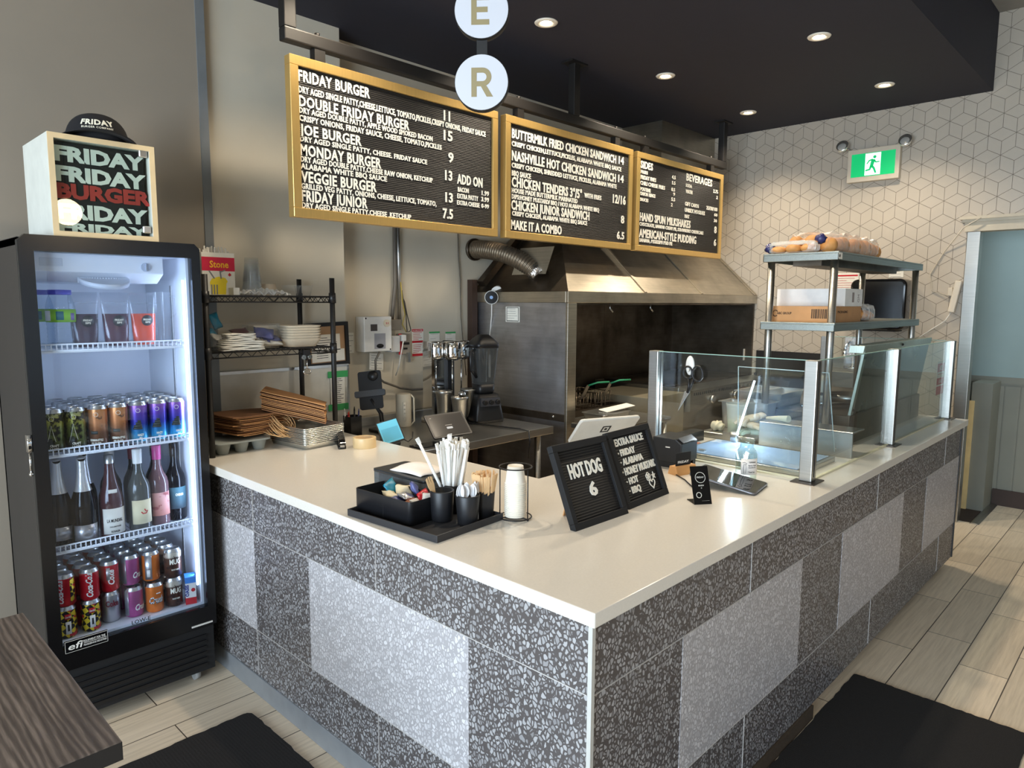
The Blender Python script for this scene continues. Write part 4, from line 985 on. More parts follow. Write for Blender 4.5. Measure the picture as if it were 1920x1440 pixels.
for z, r in ((0, .036), (.02, .038), (.17, .043), (.205, .045)):
    rings.append([Vector((r*(1+(.05*math.cos(12*2*PI*i/48) if z < .15 else 0))*math.cos(2*PI*i/48), r*(1+(.05*math.cos(12*2*PI*i/48) if z < .15 else 0))*math.sin(2*PI*i/48), z)) for i in range(48)])
b.loft(rings, cap=(True, False)); b.obj('body', m_clearp, jg)
B().tube([(.03, -.03, .19), (.05, -.045, .185), (.052, -.048, .12), (.032, -.03, .10)], .005, 8).obj('handle', m_clearp, jg)
# ================================================================ display cube and cap on the fridge
cb = T('display_cube', 'white open display cube with birch edges and a glass door on top of the fridge', 'display box', (-.352, 2.13, 1.8205))
x0, x1, y0, y1, z0, z1 = -.524, -.180, 1.955, 2.30, 1.8205, 2.17
b = B(); w = .018
b.box(x0, x0+w, y0+.004, y1, z0, z1); b.box(x1-w, x1, y0+.004, y1, z0, z1); b.box(x0+w, x1-w, y0+.004, y1, z0, z0+w); b.box(x0+w, x1-w, y0+.004, y1, z1-w, z1); b.box(x0+w, x1-w, y1-.01, y1, z0+w, z1-w)
b.obj('shell', P('white melamine', (208, 209, 200), .5), cb, world=True)
m_birch = P('birch edge', (222, 196, 152), .6, var=.05)
b = B(); b.box(x0, x0+w, y0, y0+.004, z0, z1); b.box(x1-w, x1, y0, y0+.004, z0, z1); b.box(x0+w, x1-w, y0, y0+.004, z0, z0+w); b.box(x0+w, x1-w, y0, y0+.004, z1-w, z1); b.obj('edge_band', m_birch, cb, 'pale birch front edge', world=True)
B().box(x0+w+.002, x1-w-.018, y0+.008, y0+.013, z0+w+.002, z1-w-.002).obj('glass_door', m_glass, cb, world=True)
for zc in (z0+w+.012, z1-w-.024): B().box(x1-w-.034, x1-w-.006, y0+.004, y0+.02, zc, zc+.026).bevel(.003, 1).obj('hinge', m_alu, cb, world=True)
sh = T('folded_shirt', 'folded black shirt printed FRIDAY FRIDAY BURGER inside the display cube', 'shirt', (-.36, 2.06, z0+w+.001))
m_cloth = P('black cotton', (22, 21, 24), .92, bump=.25, bs=500)
rr = random.Random(2)
def shirtf(u, v):
    return Vector((-.153+.302*u, -.075+.002*math.sin(u*7)*math.sin(v*5), .003+.302*v))
b = B(); b.grid(shirtf, 16, 16, th=.03); b.obj('cloth', m_cloth, sh)
for s, z, mt in (('FRIDAY', .244, m_white), ('FRIDAY', .176, m_white), ('BURGER', .117, P('brick red print', (172, 52, 46), .7)), ('FRIDAY', .047, m_white), ('FRIDAY', -.004, m_white)):
    ch = .050
    B().text(s, (-.141, -.0772, max(z, .001)), (1, 0, 0), (0, 0, 1), ch if z > 0 else .03, w=.295 if s == 'FRIDAY' else .31, d=.001, bold=.05).obj('lettering', mt, sh)
cp = T('baseball_cap', 'black baseball cap with white lettering on top of the display cube', 'cap', (-.335, 2.075, 2.1702), rz=-.25); cp.scale = (1.15, 1.15, 1.18)
def dome(u, v):
    a = 2*PI*u; e = v*PI/2; r = .088*math.cos(e)**.8
    return Vector((r*math.cos(a), r*1.05*math.sin(a), .002+.088*math.sin(e)**.9))
b = B(); b.grid(dome, 36, 10, th=-.002); crown = b.obj('crown', m_cloth, cp)
def brim(u, v):
    a = -PI/2+(u-.5)*2.1; r = .086+.062*v*(1-.35*abs(u-.5)*2)
    return Vector((r*math.cos(a), r*1.05*math.sin(a), .016+.008*(1-abs(2*u-1)**2)-.012*v*(abs(2*u-1)**2)-.004*v))
b = B(); b.grid(brim, 18, 6, th=-.003); b.obj('brim', m_cloth, cp)
B().sphere((0, 0, .0895), .006, 10, sc=(1, 1, .6)).obj('button', m_cloth, cp)
def capfn(z0, r=.0885):
    def f(X, Y, Z):
        zz = z0+Y; e = math.asin(min(1, (max(zz, .003)-.002)/.088)**(1/.9)); rr_ = r*math.cos(e)**.8+.0018+Z
        a = -PI/2+X/.085; return Vector((rr_*math.cos(a), rr_*1.05*math.sin(a), zz))
    return f
B().text('FRIDAY', (0, 0, 0), (1, 0, 0), (0, 0, 1), .017, w=.098, d=.0015, bold=.04, center=True, fn=capfn(.045), sp=1.1).obj('embroidery', m_cream, crown)
B().text('BURGER COMPANY', (0, 0, 0), (1, 0, 0), (0, 0, 1), .006, w=.09, d=.001, bold=.01, center=True, fn=capfn(.034), sp=1.1).obj('embroidery', m_cream, crown)
# ================================================================ wire rack on the counter end
CT = .914
rk = T('wire_rack', 'black wire shelving rack standing on the counter beside the fridge', 'rack', (.36, 2.29, CT))
rx0, rx1, ry0, ry1 = .062, .68, 2.14, 2.455
for x in (rx0, rx1):
    for y in (ry0, ry1):
        b = B(); b.cyl((x, y, CT), (x, y, 1.712), .0125, seg=14)
        p = b.obj('post', m_bpow, rk, world=True)
        for z in (1.62, 1.375):
            B().cyl((x, y, z-.03), (x, y, z+.02), .018, .0165, seg=14).obj('collar', m_black, p, world=True)
for z in (1.62, 1.375):
    b = B()
    def truss(p0, p1, n):
        p0 = Vector(p0); p1 = Vector(p1)
        b.cyl(p0, p1, .0032, seg=6); q = Vector((0, 0, -.026)); b.cyl(p0+q, p1+q, .0032, seg=6)
        b.tube([p0.lerp(p1, i/n)+(q if i % 2 else Vector()) for i in range(n+1)], .0022, 5)
    truss((rx0, ry0, z), (rx1, ry0, z), 22); truss((rx0, ry1, z), (rx1, ry1, z), 22); truss((rx0, ry0, z), (rx0, ry1, z), 12); truss((rx1, ry0, z), (rx1, ry1, z), 12)
    for i in range(25):
        x = rx0+(rx1-rx0)*(i+.5)/25; b.cyl((x, ry0, z+.003), (x, ry1, z+.003), .0018, seg=5)
    b.obj('shelf', m_bpow, rk, world=True)
zs1, zs2 = 1.62+.0052, 1.375+.0052
# straw box
sb = T('straw_box', 'white and red straw box with a yellow milkshake drawing on the rack top', 'box', (.158, 2.26, zs1))
B().box(-.072, .074, -.04, .05, 0, .185).obj('carton', m_paper, sb)
B().box(-.0722, .0742, -.0405, -.0398, .105, .165).obj('print', P('crimson band', (206, 24, 62), .6), sb)
m_yel = P('yellow print', (240, 214, 40), .6)
B().text('Stone', (-.038, -.0405, .12), (1, 0, 0), (0, 0, 1), .03, w=.084, d=.0006, bold=.02).obj('lettering', P('amber letters', (250, 190, 40), .6), sb)
b = B(); b.prism([(x, -.0398, z) for x, z in ((-.035, .002), (.03, .002), (.034, .05), (.04, .06), (.03, .075), (.0, .08), (-.03, .072), (-.04, .055))], (0, -.0006, 0)); b.obj('print', m_yel, sb)
b = B()
for k in range(3): b.box(-.036+.012*k, -.030+.012*k, -.0408, -.0402, .002, .045)
for x0, x1 in ((-.045, -.022), (.004, .008)): b.prism([(x0, -.0402, .105), (x0+.006, -.0402, .107), (x1+.006, -.0402, .072), (x1, -.0402, .07)], (0, -.0006, 0))
b.prism([(.008, -.0402, .103), (.03, -.0402, .112), (.031, -.0402, .107), (.009, -.0402, .098)], (0, -.0006, 0))
b.obj('print', P('grey print', (130, 130, 128), .6), sb)
b = B(); b.prism([(x+.05, -.0402, z+.088) for x, z in ((0, -.008), (.002, -.003), (.008, -.003), (.005, .002), (.009, .005), (.004, .005), (0, .011), (-.004, .005), (-.009, .005), (-.005, .002), (-.008, -.003), (-.002, -.003))], (0, -.0006, 0)); b.obj('maple_leaf', m_redink, sb)
m_straww = P('paper straw white', (236, 230, 218), .7)
rr = random.Random(8)
stw = T('straw', 'white paper straw poking out of the red and white straw box', 'straw', (.1, 2.25, 1.80), group='straws in the straw box')
B().cyl((0, 0, -.1), (.002, 0, .035), .0035, seg=7).obj('tube', m_straww, stw)
first = True
for i in range(26):
    loc = (.095+.0048*i+rr.uniform(-.002, .002), 2.232+rr.uniform(0, .065), 1.795+rr.uniform(-.016, .014))
    if i == 0: stw.location = loc
    else: dup(stw, loc, rr.uniform(0, 6))
# clear cups, bowl, foil, tubs on the top shelf
cs_ = T('cup_stack', 'tall nested stack of clear plastic cups on the rack top', 'cup stack', (.365, 2.33, zs1))
for k in range(9):
    zz = .009*k; B().lathe([(.033, zz), (.0345, zz+.004), (.047-.0, zz-0+.0)] if False else [(.044-.0005*k, zz), (.046-.0005*k, zz+.003), (.030, zz+.105), (.028, zz+.106)], seg=24, cap=(False, False)).obj('cup', m_clearp, cs_)
tag(B().lathe([(.046, 0), (.048, .004), (.044, .035), (.034, .062), (.001, .066)], c=(.31, 2.22, zs1), seg=28, cap=(False, False)).obj('dome_lid', m_clearp), 'clear dome lid in front of the clear cup stack on the rack top', 'lid')
tag(B().lathe([(.043, 0), (.043, .004), (.034, .056), (.033, .056), (.001, .052)], c=(.462, 2.36, zs1), seg=28, cap=(False, False)).obj('paper_bowl', P('kraft white bowl', (226, 206, 178), .7)), 'upside-down pale paper bowl on the rack top', 'bowl')
for k, (x, y, q) in enumerate(((.52, 2.25, 'left'), (.60, 2.27, 'right'))):
    t = T('plastic_tub', 'clear plastic tub at the right end of the rack top, '+q+' of two', 'tub', (x, y, zs1))
    B().lathe([(.03, 0), (.033, .002), (.044, .045), (.046, .047), (.046, .05)], seg=28, cap=(True, False)).obj('tub', m_clearp, t)
rr = random.Random(4)
def foilf(u, v):
    x = .225+.25*u; y = 2.165+.13*v; return Vector((x, y, zs1+.004+.022*math.sin(PI*u)**.5*(.6+.4*math.sin(9*u+5*v))*(.5+.5*math.sin(PI*v))+.006*math.sin(37*u+11*v)+.004*math.sin(23*v-31*u)))
tag(B().grid(foilf, 40, 16, sm=False, th=-.002).obj('foil_sheet', P('silver foil sheet', (232, 230, 224), .3, .6, bump=.3, bs=60, bd=.004)), 'crumpled silver foil sheet along the front of the rack top', 'foil')
tag(B().box(.20, .228, 2.17, 2.26, zs1, zs1+.032).obj('paper_box', m_paper), 'small white paper box between the straw box and the foil sheet', 'box')
# second shelf
bn = T('clear_bin', 'clear plastic bin of sachets on the middle rack shelf', 'bin', (.26, 2.27, zs2))
b = B(); b.rbox(.10-.26, .435-.26, -.075, .11, 0, .115, .012, open_=True, taper=.006); b.obj('body', m_clearp, bn)
def packet(name, label, c, rz, rx, w, h, mat, group, seed):
    q = random.Random(seed); p1, p2 = q.uniform(0, 6), q.uniform(0, 6)
    def top(sgn):
        return lambda u, v: Vector(((u-.5)*w, (v-.5)*h, sgn*.011*(math.sin(PI*u)*math.sin(PI*v))**.6+.003*math.sin(9*u+p1)*math.sin(7*v+p2)))
    b = B(); b.grid(top(1), 10, 8); b.grid(top(-1), 10, 8); bmesh.ops.remove_doubles(b.bm, verts=b.bm.verts, dist=.0004)
    o = b.obj(name, mat); o.location = c; o.rotation_euler = (rx, q.uniform(-.3, .3), rz); return tag(o, label, 'packet', group)
m_pk = [P('blue white sachet', (90, 96, 150), .35, bump=.3, bs=50), P('silver sachet', (190, 190, 190), .28, .7, bump=.3, bs=60), P('maroon sachet', (96, 50, 58), .35), P('white sachet', (226, 222, 212), .5, bump=.3, bs=60), P('teal sachet', (40, 140, 170), .35), P('cream sachet', (226, 214, 180), .5)]
for i, (x, y, z, rz, rx, w, h, mi, lb) in enumerate(((.40, 2.235, .045, .4, .5, .10, .07, 0, 'blue and white sachet at the right end of the clear bin'), (.36, 2.22, .07, -.3, .7, .09, .07, 0, 'blue and white sachet on top in the clear bin'), (.33, 2.25, .06, 1.0, .3, .09, .07, 1, 'silver sachet in the middle of the clear bin'), (.27, 2.26, .07, .3, .6, .10, .07, 2, 'maroon sachet at the back of the clear bin'), (.24, 2.27, .045, -.5, .4, .10, .07, 2, 'maroon sachet lying low in the clear bin'), (.17, 2.25, .05, .2, .5, .09, .07, 3, 'white sachet at the left end of the clear bin'), (.15, 2.29, .075, .9, .9, .07, .05, 4, 'teal sachet sticking up at the left of the clear bin'), (.39, 2.21, .025, .05, .2, .11, .05, 3, 'white sachet lying at the front right of the clear bin'))):
    packet('sachet', lb, (x, y, zs2+z), rz, rx, w, h, m_pk[mi], 'sachets in the clear bin', i)
tag(packet('sachet', '', (.195, 2.36, zs2+.125), .3, 1.35, .05, .075, m_pk[4], '', 22), 'teal folded wrapper standing behind the clear bin', 'wrapper')
rr = random.Random(6)
for k in range(9):
    x0 = .112+rr.uniform(-.004, .012); w = .19 if k < 5 else .13; zz = zs2+.0085*k-.0
    b = B(); ph = rr.uniform(0, 6)
    b.grid(lambda u, v: Vector((x0+w*u+(.02 if k > 4 else 0), 2.115+rr.uniform(-.0006, .0006)+.065*v, zz+.001+.0016*math.sin(u*8+ph))), 10, 3, th=-.006)
    o = b.obj('paper_napkin', m_paper); tag(o, 'folded white napkin, '+up_from_bottom(k, 9)+' in the stack on the middle rack shelf', 'napkin', 'napkins stacked on the rack')
for k in range(6):
    t = B().rbox(.455, .64, 2.16, 2.30, zs2+.0125*k, zs2+.0125*k+.040, .03, taper=.02, open_=True)
    o = t.obj('takeout_tray', P('bagasse pulp', (214, 200, 176), .85)); tag(o, 'nested cream pulp takeout bowl, '+up_from_bottom(k, 6)+' in the stack on the rack', 'takeout bowl', 'stacked takeout bowls')
for k in range(2): tag(B().box(.37-.01*k, .565-.006*k, 2.32, 2.45, zs2+.052*k, zs2+.05+.052*k).bevel(.003, 1).obj('lid_box', P('off white lid box', (214, 208, 192), .6)), ('upper' if k else 'lower')+' pale flat box behind the sachet bin', 'box')
op = T('corkscrew', 'steel corkscrew opener hanging under the middle rack shelf', 'corkscrew', (.525, 2.13, 1.30))
b = B(); b.tube([(0, -.004, .02+.018*0), (0, -.004, -.02)], .003, 8); b.obj('shaft', m_chrome, op)
b = B(); b.tube([(.019*math.cos(a), -.004, -.036+.013*math.sin(a)) for a in [2*PI*i/24 for i in range(24)]], .0028, 8, closed=True); b.obj('ring', m_chrome, op)
for s in (-1, 1):
    b = B(); b.cyl((s*.016, -.008, .034), (s*.016, 0, .034), .011, seg=12)
    b.obj('lever_gear', m_chrome, op)
B().box(-.018, .018, -.006, .004, .022, .068).bevel(.004).obj('body', m_black, op)
# counter under the rack: pulp carton, paper bags, sheet pans
ec = T('pulp_carton', 'grey moulded pulp cup carrier under the paper bags', 'carton', (.2, 2.23, CT))
b = B(); m_pulp = P('grey pulp', (158, 164, 160), .95, bump=.3, bs=200)
cellsx = 3
for i in range(cellsx):
    for j in range(2):
        cx, cy = -.075+.085*i, -.05+.10*j; b.lathe([(.020, 0), (.024, .003), (.036, .05), (.044, .052)], c=(cx, cy, 0), seg=16, cap=(True, False))
b.rbox(-.12, .135, -.10, .10, .049, .056, .02, cap if False else 0); b.obj('tray', m_pulp, ec)
m_kraft = P('kraft paper', (186, 136, 88), .85, var=.05, vs_=5); m_kraftd = P('kraft paper darker', (150, 106, 72), .85, var=.06, vs_=5)
def bag(label, group, org, M, w, d, seed, th=.0075):
    q = random.Random(5); p = [q.uniform(0, 6) for _ in range(4)]
    b = B(); b.grid(lambda u, v: Vector(((u-.5)*w, (v-.5)*d, .0012*math.sin(6*u+p[0])+.0012*math.sin(5*v+p[1])+.002*math.sin(3*u+3*v+p[2]))), 14, 10, sm=False, th=-th*.72)
    o = b.obj('paper_bag', m_kraft if seed % 3 else m_kraftd); o.matrix_basis = Matrix.Translation(org) @ M
    return tag(o, label, 'paper bag', group)
for k in range(12):
    z = CT+.070+.0078*k
    M = Matrix.Rotation(math.radians(13+rnd.uniform(-5, 5)), 4, 'Z') @ Matrix.Rotation(math.radians(2.5), 4, 'Y') @ Matrix.Rotation(math.radians(-1), 4, 'X')
    o = bag('brown kraft paper bag, '+up_from_bottom(k, 12)+' in the left flat stack under the rack', 'kraft bags in the left stack', Vector((.325+rnd.uniform(-.012, .012)-(.0 if k > 4 else .02), 2.295+rnd.uniform(-.01, .01), z)), M, .36 if k > 4 else .30, .24, k+1, .0055)
    if k == 11: o['label'] = 'topmost brown kraft paper bag of the left stack under the rack'; del o['group']
    if k in (1, 2, 3, 4, 5, 6, 7, 8, 9, 10):
        pts = []
        x0 = .13+rnd.uniform(-.02, .02); sag = .012+.0045*k+rnd.uniform(-.006, .022); out = rnd.uniform(.05, .085); ox = .035+rnd.uniform(-.012, .012)
        for i in range(21):
            a = i/20; pts.append((ox+x0*(a-.5)*(.6+.9*math.sin(PI*a)), -.118-out*math.sin(PI*a)**.8, -sag*math.sin(PI*a)**1.4))
        for s in range(2):
            hp = [(x+.014*s, y-.010*s*math.sin(PI*i_/20), zz-.006*s*math.sin(PI*i_/20)) for i_, (x, y, zz) in enumerate(pts)]
            B().tube(hp, .0019, 6).obj('twisted_handle', P('pale kraft cord', (214, 172, 120), .8), o)
for k in range(11):
    t_ = k/10
    M = Matrix.Rotation(math.radians(-34), 4, 'Z') @ Matrix.Rotation(math.radians(16), 4, 'Y') @ Matrix.Rotation(math.radians(-2+rnd.uniform(-.5, .5)), 4, 'X')
    o = bag('brown kraft paper bag, '+up_from_bottom(k, 11)+' in the tilted right stack', 'kraft bags in the right stack', Vector((.495, 2.205, 1.052+.0085*k))+Vector((rnd.uniform(-.006, .006), rnd.uniform(-.006, .006), 0)), M, .30, .19, k+30, .006)
    if k == 10: o['label'] = 'topmost brown kraft paper bag of the tilted right stack'; del o['group']
pn = T('sheet_pan', 'aluminium sheet pan in the stack under the tilted paper bags', 'sheet pan', (.525, 2.12, CT), rz=math.radians(6), group='stacked sheet pans')
b = B()
b.rbox(-.115, .115, -.125, .165, 0, .024, .02, taper=.008, open_=True); b.obj('pan', P('sheet pan aluminium', (206, 204, 196), .3, .9), pn)
b = B(); r_ = .02
pts = []
for cx, cy, a0 in ((.115-r_, .165-r_, 0), (-.115+r_, .165-r_, PI/2), (-.115+r_, -.125+r_, PI), (.115-r_, -.125+r_, 1.5*PI)):
    for i in range(5): a = a0+PI/2*i/4; pts.append((cx+r_*math.cos(a), cy+r_*math.sin(a), .0235))
b.tube(pts, .0032, 6, closed=True); b.obj('rolled_rim', P('rim aluminium', (222, 220, 212), .25, .9), pn)
for k in range(1, 10): dup(pn, (.525+rnd.uniform(-.001, .001), 2.12, CT+.0082*k), label='aluminium sheet pan, '+up_from_bottom(k, 10)+' in the stack under the tilted bags')
pn['label'] = 'aluminium sheet pan at the bottom of the stack under the tilted bags'
# ================================================================ small things on the counter by the rack
st = T('stapler', 'black stapler on the worktop beside the tape roll', 'stapler', (.60, 1.965, CT), rz=math.radians(62))
B().rbox(-.08, .08, -.018, .018, 0, .012, .008).obj('base', m_black, st)
b = B(); b.prism([(-.078, -.016, .014), (.07, -.016, .026), (.085, -.016, .05), (.06, -.016, .062), (-.06, -.016, .042), (-.084, -.016, .03)], (0, .032, 0)); b.bevel(.006); b.obj('arm', m_blackg, st)
B().box(-.084, -.06, -.01, .01, .010, .02).obj('anvil', m_alu, st)
tp = T('tape_roll', 'beige roll of packing tape lying on the worktop edge', 'tape', (.665, 1.865, CT))
B().lathe([(.038, .0), (.054, .0), (.0545, .002), (.0545, .046), (.054, .048), (.038, .048), (.038, 0)], seg=40, cap=(False, False)).obj('tape', P('beige tape', (226, 196, 146), .35), tp)
B().lathe([(.0345, .0005), (.038, .0005), (.038, .0485), (.0345, .0485), (.0345, .0005)], seg=40, cap=(False, False)).obj('core', P('cardboard core', (190, 160, 120), .8), tp)
pc = T('pen_cup', 'black pen cup with pens behind the stapler', 'pen cup', (.93, 2.37, .860))
B().rbox(-.038, .038, -.038, .038, 0, .115, .006, open_=True).obj('cup', m_black, pc)
for i, (dx, dy, mt, lb) in enumerate(((-.02, 0, m_redink, 'red pen'), (-.008, .012, P('orange pen', (214, 110, 70), .5), 'orange pen'), (.004, -.01, m_black, 'tall black pen'), (.016, .008, P('blue pen', (50, 70, 170), .4), 'blue pen'), (.024, -.012, P('navy pen', (40, 50, 110), .4), 'navy blue pen'), (-.028, .014, m_white, 'white pen'))):
    hgt = .165 if i == 2 else .135+.004*i
    b = B(); b.cyl((0, 0, 0), (dx*.3, dy*.3, hgt-.02), .0045, seg=8); b.cyl((dx*.3, dy*.3, hgt-.02), (dx*.34, dy*.34, hgt), .0045, .002, seg=8); o = b.obj('pen', mt); o.location = (.93+dx, 2.37+dy, .8615); tag(o, lb+' in the black pen cup', 'pen', 'pens in the pen cup')
# ================================================================ back steel table and what stands on it
tz = .86
tbl = T('prep_table', 'stainless work table against the back wall left of the hood', 'table', (1.4, 2.2, 0))
B().box(.83, 1.965, 1.80, 2.6, tz-.045, tz).bevel(.004).obj('top', m_steelh, tbl, world=True)
B().box(.83, 1.965, 2.6, 2.66, tz-.045, tz+.05).bevel(.004).obj('upstand', m_steelh, tbl, world=True)
for x in (.9, 1.90):
    for y in (1.87, 2.55): B().cyl((x, y, 0), (x, y, tz-.045), .02, seg=14).obj('leg', m_steel, tbl, world=True)
B().box(.86, 1.94, 1.84, 2.58, .22, .24).obj('undershelf', m_hooddark, tbl, world=True)
b = B()
for k in range(9): b.cyl((1.0+.1*k, 1.95+.05*(k % 3), .242), (1.0+.1*k, 1.95+.05*(k % 3), .242+.10+.03*(k % 4)), .035+.006*(k % 3), seg=14)
b.bm.free()
for k, (x, c, h, lb) in enumerate(((1.15, (60, 56, 52), .22, 'dark canister'), (1.42, (96, 84, 70), .16, 'brown canister'), (1.7, (130, 110, 84), .12, 'tan canister'))):
    t = T('canister', lb+' on the shelf under the steel work table', 'canister', (x, 2.0, .2405)); B().cyl((0, 0, 0), (0, 0, h-.02), .06, seg=20).obj('body', P(lb, c, .6), t); B().cyl((0, 0, h-.02), (0, 0, h), .062, seg=20).obj('lid', m_black, t)
tag(B().tube([(1.62, 2.4, .87), (1.66, 2.2, .866), (1.70, 2.0, .866), (1.73, 1.86, .866), (1.735, 1.79, .862), (1.735, 1.782, .80), (1.735, 1.79, .7)], .004, 6).obj('black_cable', m_black), 'black power cord trailing over the front edge of the steel work table', 'cord')
# milkshake mixer
mx = T('milkshake_mixer', 'chrome triple-spindle milkshake mixer with two shown motor heads', 'mixer', (1.62, 2.37, tz))
B().rbox(-.14, .14, -.10, .10, 0, .03, .02).obj('base', m_chrome, mx)
B().box(-.125, -.105, .0, .085, .03, .50).obj('side_column', m_chrome, mx)
B().box(-.105, .03, .05, .085, .03, .48).obj('back_panel', m_chrome, mx)
B().box(.03, .085, .03, .085, .03, .50).bevel(.006).obj('column', m_black, mx)
for i, (x, y) in enumerate(((-.075, .02), (.0, -.045), (.105, -.01))):
    b = B(); b.lathe([(.034, .385), (.05, .40), (.052, .41), (.052, .492), (.048, .50), (.001, .503)], c=(x, y, 0), seg=28); hdm = b.obj('motor_head', m_chrome, mx)
    b = B(); b.cyl((x, y, .16), (x, y, .39), .0045, seg=8); b.lathe([(.001, .150), (.012, .153), (.012, .157), (.001, .16)], c=(x, y, 0), seg=14); b.obj('spindle', m_chrome, hdm)
for i, (x, y, lb) in enumerate(((1.555, 2.33, 'steel milkshake cup under the left head of the mixer'), (1.60, 2.235, 'steel milkshake cup in front of the mixer, ladle across its rim'), (1.735, 2.30, 'steel milkshake cup at the right of the mixer'))):
    t = T('milkshake_cup', lb, 'cup', (x, y, tz+(.0305 if i != 1 else .0)), group='steel milkshake cups')
    B().lathe([(.036, 0), (.038, .003), (.050, .15), (.052, .152), (.0545, .165), (.0545, .172), (.052, .172), (.048, .15), (.034, .006), (.001, .006)], seg=28, cap=(True, False)).obj('cup', m_steelh, t)
ld = T('ice_cream_scoop', 'steel scoop resting in the front milkshake cup', 'scoop', (1.61, 2.225, tz+.17))
b = B(); b.sphere((0, 0, .016), .024, 16); b.obj('bowl', m_chrome, ld); b = B(); b.tube([(0, .0, -.01), (.004, .002, -.09)], .006, 8); b.obj('handle', m_chrome, ld)
# blender
bl = T('blender', 'black countertop blender with tall clear jug beside the hood', 'blender', (1.80, 2.24, tz), rz=math.radians(-15))
def sq(r, z, k=.25): return [Vector((r*math.copysign(abs(math.cos(a))**k, math.cos(a)), r*math.copysign(abs(math.sin(a))**k, math.sin(a)), z)) for a in [2*PI*(i+.5)/32 for i in range(32)]]
B().loft([sq(.10, 0), sq(.102, .02), sq(.088, .10), sq(.072, .175)], sm=True).obj('motor_base', m_black, bl)
b = B(); b.prism([(-.07, -.1065, .105), (.07, -.1065, .105), (.066, -.094, .155), (-.066, -.094, .155)], (0, .02, .0)); pn_ = b.obj('control_panel', P('slate control panel', (74, 74, 78), .4, .5), bl)
for dx in (-.045, 0, .045): B().cyl((dx, -.1, .13), (dx, -.116, .127), .014, seg=16).obj('knob', m_black, pn_)
B().text('blender', (-.03, -.1078, .082), (1, 0, 0), (0, 0, 1), .008, w=.04, d=.0006).bm.free()
B().loft([sq(.05, .175, .4), sq(.056, .19, .4), sq(.060, .235, .4)], sm=True).obj('jug_foot', m_black, bl)
B().loft([sq(.058, .235, .4), sq(.078, .46, .35)], cap=(False, False)).obj('jug', glass('smoky jug plastic', (168, 168, 164), rough=.05, haze=.04), bl)
B().loft([sq(.080, .46, .35), sq(.080, .485, .35), sq(.052, .52, .5), sq(.03, .54, .6)], sm=True).obj('lid', m_black, bl)
B().tube([(-.07, -.03, .45), (-.115, -.05, .44), (-.11, -.05, .33), (-.062, -.03, .28)], .010, 8).obj('handle', m_black, bl)
B().box(-.003, .012, -.0745, -.0735, .28, .42).obj('level_strip', m_clearp, bl)
# speaker / router on the wall side
sp = T('speaker', 'beige upright cylinder speaker with a handle strap on the steel table', 'speaker', (1.325, 2.43, tz), rz=math.radians(-30))
b = B(); b.lathe([(.042, 0), (.046, .004), (.046, .192), (.042, .196), (.001, .196)], seg=28); b.obj('body', P('beige fabric mesh', (190, 180, 160), .8, bump=.3, bs=700), sp)
b = B(); b.rbox(-.009, .009, -.0485, -.044, .04, .15, .004); sp2 = b.obj('button_strip', P('beige buttons', (210, 202, 184), .6), sp)
for k in range(4): B().cyl((0, -.0486, .06+.024*k), (0, -.0496, .06+.024*k), .0055, seg=12).obj('button', P('button grey', (170, 162, 146), .6), sp2)
B().tube([(.044, -.01, .19), (.06, -.012, .17), (.062, -.012, .03), (.044, -.01, .01)], .0045, 8).obj('strap', P('beige strap', (206, 196, 174), .7), sp)
# tablets
def tablet(name, label, M, w, h, scr, bez=.01, th=.009, extra=None, frame=m_black):
    t = T(name, label, 'tablet'); t.matrix_basis = M
    b = B(); b.rbox(-w/2, w/2, -h/2, h/2, -th, 0, .01); b.obj('housing', frame, t)
    B().box(-w/2+bez, w/2-bez, -h/2+bez, h/2-bez, 0, .0008).obj('screen', scr, t)
    return t
def frameM(o, xd, yd):
    xd = Vector(xd).normalized(); yd = Vector(yd); yd = (yd-xd*yd.dot(xd)).normalized(); n = xd.cross(yd)
    M = Matrix((xd, yd, n)).transposed().to_4x4(); M.translation = Vector(o); return M
# camera-facing directions at the table: right = (0.69,-0.72,0), away = (0.72,0.69,0)
Rv = Vector((.69, -.72, 0)); Av = Vector((.72, .69, 0)); Zv = Vector((0, 0, 1))
m_cyan = P('cyan screen', (98, 176, 200), .25, var=.02, emit=.28)
t = tablet('tablet', 'small tablet with plain cyan screen at the left end of the steel table', frameM((.895, 1.975, .945), .88*Rv+.42*Av+.22*Zv, Zv*.8+.6*(.85*Av-.45*Rv)), .115, .13, m_cyan, .006)
b = B(); b.box(-.045, .045, -.05, .02, .0008, .0011); b.obj('picture', P('darker cyan panel', (84, 160, 186), .3, emit=.2), t)
B().tube([(.05, -.06, -.008), (.07, -.075, -.02), (.10, -.06, -.03), (.12, -.02, -.05)], .003, 6).obj('charge_cable', m_black, t)
B().box(-.03, .03, -.075, -.06, -.05, -.002).obj('stand_foot', m_black, t)
m_dscr = P('dim tablet screen', (64, 61, 58), .12, var=.02)
t = tablet('tablet', 'large dark-framed tablet tilted back on the steel table behind the straws', frameM((1.235, 1.92, .945), .86*Rv+.5*Av+.05*Zv, Zv*.62+.78*(.86*Av-.5*Rv)), .225, .165, m_dscr, .010)
b = B(); b.rbox(-.017, .017, -.03, -.016, .0008, .0013, .003); b.obj('button_icon', P('pale icon', (170, 176, 186), .4), t)
b = B(); b.box(-.02, .02, -.005, -.002, .0008, .0012); b.box(-.09, -.08, .055, .058, .0008, .0012); b.obj('print', P('pale print', (150, 146, 144), .4), t)
B().box(-.05, .05, -.09, -.06, -.06, -.006).obj('stand_foot', m_black, t)
tag(B().box(.98, 1.14, 1.84, 1.93, tz, tz+.006).obj('flat_pad', m_blackg), 'flat black pad on the steel table in front of the large tablet', 'pad')
